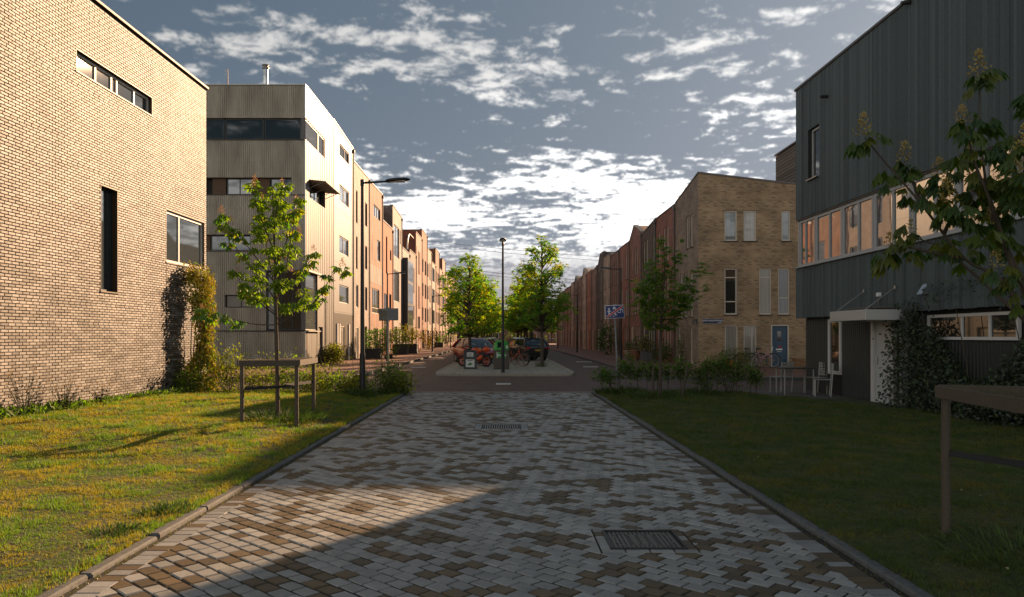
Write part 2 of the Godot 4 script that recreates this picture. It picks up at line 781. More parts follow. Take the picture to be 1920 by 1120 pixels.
func sky_at(dir: Vector3) -> Color:
	# radiance of blue air and broken altocumulus, brighter towards the low sun
	var el := asin(clampf(dir.y, -1, 1))
	if el < -0.02:
		return Color(0.05, 0.05, 0.045)
	var sun := Vector3(0.4997, 0.3173, -0.806)
	var cs := clampf(dir.dot(sun), -1, 1)
	var ang := acos(cs)
	var glow := exp(-ang / 0.38)
	var wide := exp(-ang / 0.9)
	var low := exp(-maxf(el, 0) / 0.19)
	var air := Color(0.016, 0.041, 0.068).lerp(Color(0.16, 0.168, 0.19), clampf(low * 0.95, 0, 1))
	air = air + Color(0.15, 0.135, 0.125) * glow + Color(0.042, 0.051, 0.064) * wide
	# the cloud sheet, seen in perspective
	var q := Vector2(dir.x, dir.z) / (maxf(dir.y, 0) + 0.03)
	var warp := Vector2(cloud_c.get_noise_2d(q.x * 2.0, q.y * 2.0), cloud_c.get_noise_2d(q.x * 2.0 + 70, q.y * 2.0 - 31)) * 0.08
	var n := cloud_a.get_noise_2d(q.x + warp.x, (q.y + warp.y) * 1.15)
	var big := cloud_b.get_noise_2d(q.x, q.y)
	var back := smoothstep(0.1, -0.5, dir.dot(Vector3(0.52, 0, -0.85)))
	var band := smoothstep(0.265, 0.17, el)
	var cover := 0.22 * back + lerpf(-0.22, 0.25, band)  # extra unseen cloud behind the camera serves the same fill
	var d := n * 1.25 + big * 0.75 + cover
	var a := smoothstep(-0.1, lerpf(0.66, 0.55, band), d)
	var thick := smoothstep(0.2, 1.0, d)
	# clouds opposite the sun show lit faces, brightened out of view to fill the shaded fronts
	var facing := smoothstep(0.2, -0.8, cs)
	var lit := 0.34 + 0.3 * wide + 0.3 * glow + 0.7 * facing
	lit *= lerpf(0.8, 1.6, smoothstep(0.05, 0.15, el) * smoothstep(0.36, 0.2, el))
	var edge := Color(1.0, 0.985, 0.96) * lit
	var base := Color(0.8, 0.82, 0.86) * lit * 0.6
	var fine := 0.5 + 0.5 * cloud_a.get_noise_2d(q.x * 2.3 + 9.0, q.y * 2.3)
	var cl := edge.lerp(base, clampf(thick * (0.25 + 0.9 * fine), 0, 1) * lerpf(1.0, 0.3, smoothstep(0.1, 0.17, el)))
	# the far underside of the sheet, grey over the horizon
	var hz := smoothstep(0.135, 0.05, el)
	var streak := 0.5 + 0.5 * cloud_c.get_noise_2d(q.x * 0.25, q.y * 1.5)
	var grey := Color(0.235, 0.225, 0.24) * (0.7 + 0.95 * streak * streak + 0.6 * glow)
	var c := air.lerp(cl, a)
	grey = grey.lerp(Color(0.55, 0.5, 0.44), facing * 0.8)  # horizon behind the camera lightened and warmed, part of that fill
	c = c.lerp(grey, hz * 0.78)
	return c * 0.69


func sky_picture() -> ImageTexture:
	cloud_a.seed = 21
	cloud_a.frequency = 4.4
	cloud_a.fractal_octaves = 7
	cloud_a.fractal_gain = 0.66
	cloud_b.seed = 4
	cloud_b.frequency = 0.75
	cloud_b.fractal_octaves = 2
	cloud_c.seed = 8
	cloud_c.frequency = 0.9
	cloud_c.fractal_octaves = 3
	var data := PackedFloat32Array()
	data.resize(SKY_W * SKY_H * 3)
	data.fill(0.05)
	# fine where the photograph looks, coarser (4 x 4) elsewhere: the same function throughout
	var jobs := SKY_H / 2 + 64
	var rows: Array[PackedFloat32Array] = []
	rows.resize(jobs)
	var work := func(y: int) -> void:
		var line := PackedFloat32Array()
		line.resize(SKY_W * 3)
		var phi := (y + 0.5) / SKY_H * PI
		var fine_row := phi > deg_to_rad(62) and phi < deg_to_rad(92)
		if not fine_row and y % 4 != 0:
			rows[y] = line
			return
		var x := 0
		while x < SKY_W:
			var near := x < 560 or x > SKY_W - 560
			var step := 1 if fine_row and near else 4
			var th := (x + step * 0.5) / SKY_W * TAU
			var c := sky_at(Vector3(sin(th) * sin(phi), cos(phi), -cos(th) * sin(phi)))
			for k in step:
				var i := (x + k) * 3
				line[i] = c.r
				line[i + 1] = c.g
				line[i + 2] = c.b
			x += step
		rows[y] = line
	var id := WorkerThreadPool.add_group_task(work, jobs)
	WorkerThreadPool.wait_for_group_task_completion(id)
	var all := PackedFloat32Array()
	var last := 0
	for y in jobs:
		var phi := (y + 0.5) / SKY_H * PI
		if (phi > deg_to_rad(62) and phi < deg_to_rad(92)) or y % 4 == 0:
			last = y
		all.append_array(rows[last])
	all.append_array(data.slice(all.size()))
	var im := Image.create_from_data(SKY_W, SKY_H, false, Image.FORMAT_RGBF, all.to_byte_array())
	return ImageTexture.create_from_image(im)


# ------------------------------------------------------------------ ground, lawns, path
func lawn_height(x: float, d: float) -> float:
	# a gentle rise of the left lawn round its tree, level at the kerb
	var h := 0.03
	if x < 0:
		h += 0.14 * smoothstep(-2.95, -4.2, x) * smoothstep(8.5, 12.5, d) * smoothstep(22.0, 17.0, d)
		h += 0.03 * smoothstep(-3.0, -5.0, x)
	else:
		h += 0.05 * smoothstep(2.8, 4.5, x) * smoothstep(22.0, 17.0, d)
	h += 0.018 * lawn_noise.get_noise_2d(x * 2.0, d * 2.0) * smoothstep(2.75, 3.3, absf(x))
	return h


func sheet(x0: float, x1: float, d0: float, d1: float, y: float) -> ArrayMesh:
	var mb := MB.new()
	mb.quad(v3(x0, y, d0), v3(x1, y, d0), v3(x1, y, d1), v3(x0, y, d1))
	return mb.mesh()


func lawn_mesh(x0: float, x1: float, d0: float, d1: float) -> ArrayMesh:
	var mb := MB.new()
	var s := 0.3
	var nx := int(ceil((x1 - x0) / s))
	var nd := int(ceil((d1 - d0) / s))
	for i in nx + 1:
		for k in nd + 1:
			var x := lerpf(x0, x1, float(i) / nx)
			var d := lerpf(d0, d1, float(k) / nd)
			var e := 0.1
			var nn := Vector3(lawn_height(x - e, d) - lawn_height(x + e, d), 2 * e, lawn_height(x, d + e) - lawn_height(x, d - e)).normalized()
			mb.vert(v3(x, lawn_height(x, d), d), nn, Vector2(x, d))
	for i in nx:
		for k in nd:
			var a := i * (nd + 1) + k
			var b := a + nd + 1
			for w in [a, a + 1, b, b, a + 1, b + 1]:
				mb.ix.append(w)
	return mb.mesh()


func build_ground() -> void:
	struct("ground", sheet(-900, 900, -300, 2500, -0.06), mat("far_ground", Color(0.06, 0.06, 0.04), 0.95, 0, {"albedo_texture": noise_tex("weather", 0.012, 0.62, 1.25, 5), "uv1_triplanar": true, "uv1_world_triplanar": true, "uv1_scale": Vector3(0.05, 0.05, 0.05)}))
	var soil := mat("lawn_soil", Color(0.06, 0.07, 0.012), 0.95, 0, {"albedo_texture": noise_tex("soil", 0.02, 0.45, 1.0, 5), "uv1_triplanar": true, "uv1_world_triplanar": true, "uv1_scale": Vector3(0.5, 0.5, 0.5), "normal_enabled": true, "normal_texture": bump_tex("rough_bump", 0.06, 3.0)})
	struct("lawn", lawn_mesh(-13.5, -2.915, 0.5, 21.7), soil)
	struct("lawn", lawn_mesh(2.68, 14.0, 0.5, 21.4), soil)


func paver_mesh(a: float, b: float, wob: int) -> ArrayMesh:
	var r := RandomNumberGenerator.new()
	r.seed = wob
	var e := 0.007
	var hi := []
	var lo := []
	for s in [Vector2(-1, -1), Vector2(1, -1), Vector2(1, 1), Vector2(-1, 1)]:
		var p := Vector2(s.x * a / 2, s.y * b / 2) + Vector2(r.randf_range(-0.003, 0.003), r.randf_range(-0.003, 0.003))
		lo.append(Vector3(p.x, -0.009, -p.y))
		var q := p - Vector2(s.x, s.y) * e
		hi.append(Vector3(q.x, r.randf_range(-0.0015, 0.0015), -q.y))
	var mb := MB.new()
	mb.quad(hi[0], hi[1], hi[2], hi[3])
	for i in 4:
		var j := (i + 1) % 4
		mb.quad(lo[i], lo[j], hi[j], hi[i])
		mb.quad(lo[i] + Vector3(0, -0.03, 0), lo[j] + Vector3(0, -0.03, 0), lo[j], lo[i])
	return mb.mesh()


func build_path() -> void:
	var path := struct("path", sheet(-2.83, 2.6, 0.6, 21.95, -0.0075), mat("joint_sand", Color(0.032, 0.027, 0.014), 0.95, 0, {"albedo_texture": noise_tex("joint", 0.05, 0.3, 1.5, 4), "uv1_triplanar": true, "uv1_world_triplanar": true}))
	var pn := FastNoiseLite.new()
	pn.seed = 12
	pn.frequency = 1.7
	pn.fractal_octaves = 2
	var opt := {"vertex_color_use_as_albedo": true, "albedo_texture": noise_tex("concrete_fine", 0.12, 0.66, 1.0, 3), "uv1_triplanar": true, "uv1_world_triplanar": true, "uv1_scale": Vector3(1.6, 1.6, 1.6), "normal_enabled": true, "normal_texture": bump_tex("grit_bump", 0.2, 2.5, 3), "normal_scale": 0.8,
		"detail_enabled": true, "detail_blend_mode": BaseMaterial3D.BLEND_MODE_MUL, "detail_albedo": noise_tex("stain", 0.02, 0.72, 1.0, 5), "detail_uv_layer": BaseMaterial3D.DETAIL_UV_2, "uv2_triplanar": true, "uv2_world_triplanar": true, "uv2_scale": Vector3(0.45, 0.45, 0.45)}
	var stone := mat("paver", Color.WHITE, 0.62, 0, opt)
	# the 300 nearest pavers take shared plain materials
	var tone := []
	for i in 10:
		var o2 := opt.duplicate()
		o2["vertex_color_use_as_albedo"] = false
		var k := i / 10.0
		var c := Color(0.41, 0.405, 0.375) * (0.72 + 0.4 * k) if i < 6 else Color(0.125, 0.084, 0.036) * (0.75 + 0.16 * (i - 6))
		tone.append(mat("paver_tone_%d" % i, c, 0.62, 0, o2))
	var shapes := []
	for i in 5:
		shapes.append(paver_mesh(0.1555, 0.1155, 40 + i))
	var e1 := Vector2(0.735, -0.678)    # along the rows, in (x, d)
	var e2 := Vector2(-0.678, -0.735)
	var holes := [Rect2(0.74, 5.69, 0.77, 0.71), Rect2(-0.54, 13.22, 0.98, 0.86)]
	var inner := PackedVector2Array([Vector2(-2.597, 0.7), Vector2(2.346, 0.7), Vector2(2.346, 21.85), Vector2(-2.597, 21.85)])
	var full := []
	var edge := MB.new()
	edge.tinted = true
	for row in range(-190, 190):
		for k in range(-150, 150):
			var mid := Vector2(-0.1, 11.2) + e1 * (k + (0.5 if row % 2 else 0.0) + 0.05 * sin(row * 12.9)) * 0.1675 + e2 * row * 0.1275
			if mid.x < -2.8 or mid.x > 2.6 or mid.y < 0.6 or mid.y > 22:
				continue
			var cl := pn.get_noise_2d(mid.x * 0.9 + mid.y * 0.25, mid.y * 1.1)
			var brown := cl * 0.62 + rf(-0.48, 0.48) > 0.17
			var c := Color(0.41, 0.405, 0.375) * rf(0.7, 1.12)
			if brown:
				c = Color(0.125, 0.084, 0.036) * rf(0.72, 1.25)
			var inside := true
			var quad := PackedVector2Array()
			for s in [Vector2(-1, -1), Vector2(-1, 1), Vector2(1, 1), Vector2(1, -1)]:
				var p: Vector2 = mid + e1 * s.x * 0.0778 + e2 * s.y * 0.0578
				quad.append(p)
				if p.x < -2.597 or p.x > 2.346 or p.y < 0.7 or p.y > 21.85:
					inside = false
				for h in holes:
					if h.grow(0.006).has_point(p):
						inside = false
			if inside:
				var b := Basis(Vector3(e1.x, 0, -e1.y), Vector3.UP, Vector3(e2.x, 0, -e2.y)) * Basis.from_euler(Vector3(rf(-0.012, 0.012), rf(-0.02, 0.02), rf(-0.012, 0.012)))
				full.append([mid, Transform3D(b, v3(mid.x, rf(-0.003, 0.003), mid.y)), c, brown])
				continue
			var left: Array = Geometry2D.intersect_polygons(quad, inner)
			for h in holes:
				var nxt := []
				for p in left:
					nxt += Geometry2D.clip_polygons(p, PackedVector2Array([h.position, h.position + Vector2(h.size.x, 0), h.end, h.position + Vector2(0, h.size.y)]))
				left = nxt
			for p in left:
				slab(edge, p, 0.0, c)
	# a row of pavers set square along either edge
	for side in [[-2.77, -2.6], [2.35, 2.525]]:
		var d := 0.7
		while d < 21.8:
			var w := rf(0.112, 0.124)
			var brown := pn.get_noise_2d(side[0] * 3, d * 1.2) + rf(-0.3, 0.3) > 0.12
			var c: Color = Color(0.125, 0.084, 0.036) * rf(0.75, 1.2) if brown else Color(0.36, 0.36, 0.345) * rf(0.75, 1.1)
			var j := rf(-0.006, 0.006)
			slab(edge, PackedVector2Array([Vector2(side[0] + j, d), Vector2(side[1] + j, d), Vector2(side[1] + j, d + w - 0.009), Vector2(side[0] + j, d + w - 0.009)]), -0.004 + rf(-0.002, 0.002), c)
			d += w
	var e := part("edge_paver", edge.mesh(), stone, path)
	e.set_meta("kind", "stuff")
	# the nearest pavers in view are pieces of their own
	var near := []
	var far_t := []
	var far_c := []
	full.sort_custom(func(a, b): return a[0].y < b[0].y)
	for f in full:
		var seen: bool = f[0].y > 4.75 and absf(f[0].x) < f[0].y * 0.72
		if seen and near.size() < 300:
			near.append(f)
			var o := part("paver", shapes[near.size() % 5], tone[(6 + rng.randi() % 4) if f[3] else rng.randi() % 6], path)
			o.transform = f[1]
		else:
			far_t.append(f[1])
			far_c.append(f[2])
	multi("paving", shapes[0], stone, path, far_t, far_c)
	# the manhole cover with its square of pavers, and the gully further up
	var iron := mat("cast_iron", Color(0.045, 0.043, 0.038), 0.55, 0.6, {"albedo_texture": noise_tex("concrete_fine", 0.12, 0.66, 1.0, 3), "uv1_triplanar": true, "uv1_scale": Vector3(2, 2, 2)})
	var cover := thing("manhole_cover", "square cast iron manhole cover set in the paved path near the camera", "manhole cover", v3(1.125, 0.003, 6.045))
	var mb := MB.new()
	mb.box(Vector3(0, -0.02, 0), Vector3(0.56, 0.03, 0.5))
	part("plate", mb.mesh(), iron, cover)
	mb = MB.new()
	for i in 15:
		for k in 11:
			var x := -0.245 + i * 0.035
			var z := -0.215 + k * 0.043
			var mid_: bool = absf(x) < 0.11 and absf(z) < 0.14
			if mid_ and i % 2 == 0:
				continue
			var sz := Vector3(0.044, 0.006, 0.018) if mid_ else Vector3(0.016, 0.006, 0.031)
			mb.box(Vector3(x, -0.002, z), sz)
	for s in [-1, 1]:
		var pts := []
		var rr := []
		for i in 13:
			var a: float = -PI / 2 + PI * i / 12.0
			pts.append(Vector3(s * (0.12 + 0.115 * cos(a)), 0.001, 0.2 * sin(a)))
			rr.append(0.005)
		mb.tube(pts, rr, 4)
	part("relief", mb.mesh(), mat("relief_iron", Color(0.15, 0.145, 0.125), 0.55, 0.4), cover)
	mb = MB.new()
	for s in [-1, 1]:
		mb.box(Vector3(s * 0.29, 0.0, 0), Vector3(0.018, 0.02, 0.54))
		mb.box(Vector3(0, 0.0, s * 0.262), Vector3(0.56, 0.02, 0.016))
	part("frame", mb.mesh(), iron, cover)
	var rim := MB.new()
	rim.tinted = true
	for s in [[0.75, 5.7, 6, 1, true], [0.75, 6.31, 6, 1, true], [0.75, 5.79, 1, 4, false], [1.41, 5.79, 1, 4, false]]:
		var nx: int = 4 if s[4] else 1
		var nd: int = 1 if s[4] else 4
		var wx: float = 0.75 / nx if s[4] else 0.09
		var wd: float = 0.08 if s[4] else 0.51 / nd
		for i in nx:
			for k in nd:
				var c := Color(0.125, 0.084, 0.036) if rng.randf() < 0.35 else Color(0.41, 0.405, 0.375) * rf(0.75, 1.05)
				slab(rim, PackedVector2Array([Vector2(s[0] + i * wx + 0.006, s[1] + k * wd + 0.006), Vector2(s[0] + (i + 1) * wx - 0.006, s[1] + k * wd + 0.006), Vector2(s[0] + (i + 1) * wx - 0.006, s[1] + (k + 1) * wd - 0.006), Vector2(s[0] + i * wx + 0.006, s[1] + (k + 1) * wd - 0.006)]), 0.001, c)
	for s in [[-0.53, 13.23], [0.31, 13.23]]:
		for k in 5:
			slab(rim, PackedVector2Array([Vector2(s[0], s[1] + k * 0.168), Vector2(s[0] + 0.12, s[1] + k * 0.168), Vector2(s[0] + 0.12, s[1] + k * 0.168 + 0.158), Vector2(s[0], s[1] + k * 0.168 + 0.158)]), 0.001, Color(0.31, 0.33, 0.33) * rf(0.8, 1.1))
	for z in [13.23, 13.97]:
		for k in 4:
			slab(rim, PackedVector2Array([Vector2(-0.4 + k * 0.175, z), Vector2(-0.4 + k * 0.175 + 0.165, z), Vector2(-0.4 + k * 0.175 + 0.165, z + 0.1), Vector2(-0.4 + k * 0.175, z + 0.1)]), 0.001, Color(0.33, 0.35, 0.35) * rf(0.8, 1.1))
	e = part("edge_paver", rim.mesh(), stone, path)
	e.set_meta("kind", "stuff")
	var gully := thing("drain_grate", "slotted drain grate in the middle of the path halfway to the road", "drain", v3(-0.05, -0.012, 13.65))
	mb = MB.new()
	for s in [-1, 1]:
		mb.box(Vector3(s * 0.33, 0, 0), Vector3(0.03, 0.03, 0.6))
		mb.box(Vector3(0, 0, s * 0.285), Vector3(0.63, 0.03, 0.03))
	part("frame", mb.mesh(), iron, gully)
	mb = MB.new()
	mb.box(Vector3(0, 0, 0), Vector3(0.018, 0.018, 0.538))
	var slat := mb.mesh()
	for i in 15:
		part("slat", slat, mat("worn_iron", Color(0.22, 0.22, 0.2), 0.5, 0.5), gully, Vector3(-0.29 + i * 0.0414, 0.002, 0))
	mb = MB.new()
	mb.box(Vector3(0, -0.025, 0), Vector3(0.62, 0.01, 0.54))
	part("trough", mb.mesh(), mat("black_hole", Color(0.006, 0.006, 0.005), 0.95), gully)
	# kerbs
	var conc := mat("kerb_concrete", Color(0.14, 0.142, 0.135), 0.85, 0, {"albedo_texture": noise_tex("concrete", 0.03, 0.5, 1.1, 5), "uv1_triplanar": true, "uv1_world_triplanar": true, "uv1_scale": Vector3(0.9, 0.9, 0.9), "normal_enabled": true, "normal_texture": bump_tex("grit_bump", 0.2, 2.5, 3), "normal_scale": 0.6})
	for s in [[-2.875, 0.0], [2.64, 0.02]]:
		var kerb := Node3D.new()
		kerb.name = numbered("kerb")
		add_child(kerb)
		kerb.set_meta("kind", "structure")
		var km := MB.new()
		km.bev(Vector3(0, 0, 0), Vector3(0.1, 0.16, 0.985), 0.014)
		var kmesh := km.mesh()
		for i in 22:
			var b := Basis.from_euler(Vector3(rf(-0.006, 0.006), rf(-0.006, 0.006), rf(-0.02, 0.02)))
			part("kerb_stone", kmesh, conc, kerb, v3(s[0] + rf(-0.006, 0.006), -0.05 + rf(-0.008, 0.006), 0.6 + i), b)


func slab(mb: MB, p: PackedVector2Array, y: float, c: Color) -> void:
	# a paver cut to any outline (x, d), slightly rounded at its rim
	if p.size() < 3:
		return
	if Geometry2D.is_polygon_clockwise(p):
		p.reverse()
	var mid := Vector2.ZERO
	for q in p:
		mid += q
	mid /= p.size()
	mb.col = c
	var hi := []
	for q in p:
		var k: Vector2 = q + (mid - q).normalized() * minf(0.004, (mid - q).length() * 0.4)
		hi.append(v3(k.x, y, k.y))
	mb.poly(hi, Vector3.UP)
	for i in p.size():
		var j := (i + 1) % p.size()
		var a := v3(p[i].x, y - 0.004, p[i].y)
		var b := v3(p[j].x, y - 0.004, p[j].y)
		mb.quad(a, b, hi[j], hi[i])
		mb.quad(a + Vector3(0, -0.03, 0), b + Vector3(0, -0.03, 0), b, a)


func outline_slab(pts: Array, y0: float, y1: float) -> ArrayMesh:
	# a raised pavement: outline in (x, d)
	var p := PackedVector2Array(pts)
	if Geometry2D.is_polygon_clockwise(p):
		p.reverse()
	var mb := MB.new()
	for t in Geometry2D.triangulate_polygon(p).size() / 3:
		var ids := Geometry2D.triangulate_polygon(p)
		var a := p[ids[t * 3]]
		var b := p[ids[t * 3 + 1]]
		var c := p[ids[t * 3 + 2]]
		if (b - a).cross(c - a) < 0:
			var s := b
			b = c
			c = s
		mb.tri(v3(a.x, y1, a.y), v3(b.x, y1, b.y), v3(c.x, y1, c.y))
	for i in p.size():
		var j := (i + 1) % p.size()
		mb.quad(v3(p[i].x, y0, p[i].y), v3(p[j].x, y0, p[j].y), v3(p[j].x, y1, p[j].y), v3(p[i].x, y1, p[i].y))
	return mb.mesh()


func kerb_line(owner_: Node3D, pts: Array, y: float, m: Material) -> void:
	# kerb stones of about a metre along a line of (x, d) points
	for i in pts.size() - 1:
		var a: Vector2 = pts[i]
		var b: Vector2 = pts[i + 1]
		var len := a.distance_to(b)
		var n := maxi(1, int(round(len / 1.0)))
		if len > 20:
			n = int(round(len / 2.0))
		var key := "kerbstone %.2f" % (len / n)
		if not mesh_cache.has(key):
			var mb := MB.new()
			mb.bev(Vector3.ZERO, Vector3(0.14, 0.2, len / n - 0.012), 0.015)
			mesh_cache[key] = mb.mesh()
		for k in n:
			var p := a.lerp(b, (k + 0.5) / n)
			part("kerb_stone", mesh_cache[key], m, owner_, v3(p.x, y - 0.1, p.y), Basis(Vector3.UP, atan2(b.x - a.x, -(b.y - a.y))))


func build_street_surfaces() -> void:
	var bt := brick_tex("road_brick", 8, 16, Color(0.35, 0.33, 0.3), 0.35, 31)
	var road := mat("road_brick", Color(0.14, 0.068, 0.045), 0.75, 0, {"albedo_texture": bt[0], "normal_enabled": true, "normal_texture": bt[1], "normal_scale": 0.8, "uv1_triplanar": true, "uv1_world_triplanar": true, "uv1_scale": Vector3(0.6, 0.6, 0.6),
		"detail_enabled": true, "detail_blend_mode": BaseMaterial3D.BLEND_MODE_MUL, "detail_albedo": noise_tex("weather", 0.012, 0.62, 1.25, 5), "detail_uv_layer": BaseMaterial3D.DETAIL_UV_2, "uv2_triplanar": true, "uv2_world_triplanar": true, "uv2_scale": Vector3(0.2, 0.2, 0.2)})
	var walk := mat("pavement_brick", Color(0.235, 0.105, 0.065), 0.8, 0, {"albedo_texture": bt[0], "normal_enabled": true, "normal_texture": bt[1], "normal_scale": 0.8, "uv1_triplanar": true, "uv1_world_triplanar": true, "uv1_scale": Vector3(0.5, 0.5, 0.5)})
	struct("road", sheet(-60, 60, 21.9, 190, -0.02), road)
	var conc: Material = mats["kerb_concrete"]
	# a band of flat stones between path and road
	var band := struct("road_edging", sheet(-3.4, 3.2, 21.96, 22.5, -0.012), mat("edging_sand", Color(0.05, 0.045, 0.035), 0.95))
	var bm := MB.new()
	bm.bev(Vector3(0, 0, 0), Vector3(0.29, 0.03, 0.25), 0.006)
	var bmesh := bm.mesh()
	for i in 22:
		for k in 2:
			part("edging_stone", bmesh, mat("edging_stone", Color(0.25, 0.19, 0.14), 0.8, 0, {"albedo_texture": noise_tex("concrete", 0.03, 0.5, 1.1, 5), "uv1_triplanar": true, "uv1_world_triplanar": true}), band, v3(-3.24 + i * 0.3, -0.02 + rf(-0.002, 0.002), 22.1 + k * 0.26))
	# pavements with real kerbs
	var lw := [Vector2(-60, 28.6), Vector2(-7.2, 28.6), Vector2(-6.2, 29.4), Vector2(-5.9, 31.0), Vector2(-5.9, 165), Vector2(-60, 165)]
	var rw := [Vector2(60, 28.3), Vector2(7.2, 28.3), Vector2(6.1, 29.2), Vector2(5.85, 31.0), Vector2(5.85, 165), Vector2(60, 165)]
	for s in [lw, rw]:
		var o := struct("pavement", outline_slab(s, -0.05, 0.08), walk)
		kerb_line(o, [s[0] if absf(s[0].x) < 30 else Vector2(26 * signf(s[0].x), s[0].y), s[1], s[2], s[3], Vector2(s[3].x, 80)], 0.1, conc)
	# the island of pale stones between the two lanes
	var bt2 := brick_tex("island_stone", 8, 16, Color(0.4, 0.4, 0.38), 0.25, 3)
	var pale := mat("island_stone", Color(0.5, 0.45, 0.37), 0.8, 0, {"albedo_texture": bt2[0], "normal_enabled": true, "normal_texture": bt2[1], "normal_scale": 0.6, "uv1_triplanar": true, "uv1_world_triplanar": true, "uv1_scale": Vector3(0.6, 0.6, 0.6), "detail_enabled": true, "detail_blend_mode": BaseMaterial3D.BLEND_MODE_MUL, "detail_albedo": noise_tex("weather", 0.012, 0.62, 1.25, 5), "detail_uv_layer": BaseMaterial3D.DETAIL_UV_2, "uv2_triplanar": true, "uv2_world_triplanar": true, "uv2_scale": Vector3(0.3, 0.3, 0.3)})
	var isl := [Vector2(-2.75, 31.2), Vector2(2.75, 31.2), Vector2(3.05, 33), Vector2(3.05, 165), Vector2(-2.95, 165), Vector2(-2.95, 33)]
	var island := struct("traffic_island", outline_slab(isl, -0.05, 0.07), pale)
	var palek := mat("pale_kerb", Color(0.42, 0.37, 0.3), 0.8, 0, {"albedo_texture": noise_tex("concrete", 0.03, 0.5, 1.1, 5), "uv1_triplanar": true, "uv1_world_triplanar": true})
	kerb_line(island, [Vector2(-2.95, 70), Vector2(-2.95, 33), Vector2(-2.75, 31.2), Vector2(2.75, 31.2), Vector2(3.05, 33), Vector2(3.05, 70)], 0.09, palek)
	# white stones and a cover in the road
	var white := mat("road_white", Color(0.5, 0.48, 0.44), 0.7)
	for s in [[-0.02, 26.0, 0.52, 0.5, "pale square utility cover in the road in front of the island"], [4.7, 40.5, 0.8, 0.35, "pale stone bar across the right lane beside the island"], [-4.6, 40.0, 0.8, 0.35, "pale stone bar across the left lane beside the island"], [5.2, 48.5, 1.0, 0.5, "pale speed hump stone further up the right lane"]]:
		var mb := MB.new()
		mb.bev(Vector3.ZERO, Vector3(s[2], 0.03, s[3]), 0.006)
		var o := part(numbered("road_stone"), mb.mesh(), white, self, v3(s[0], -0.028 + 0.02, s[1]))
		tag(o, s[4], "paving stone")
	# the paved corner beside the timber building
	struct("patio", outline_slab([Vector2(6.9, 21.9), Vector2(16, 21.9), Vector2(16, 15.9), Vector2(8.2, 15.9), Vector2(7.6, 18.0)], -0.04, 0.055), mat("patio_tile", Color(0.14, 0.12, 0.1), 0.85, 0, {"albedo_texture": bt2[0], "normal_enabled": true, "normal_texture": bt2[1], "uv1_triplanar": true, "uv1_world_triplanar": true, "uv1_scale": Vector3(0.4, 0.4, 0.4)}))


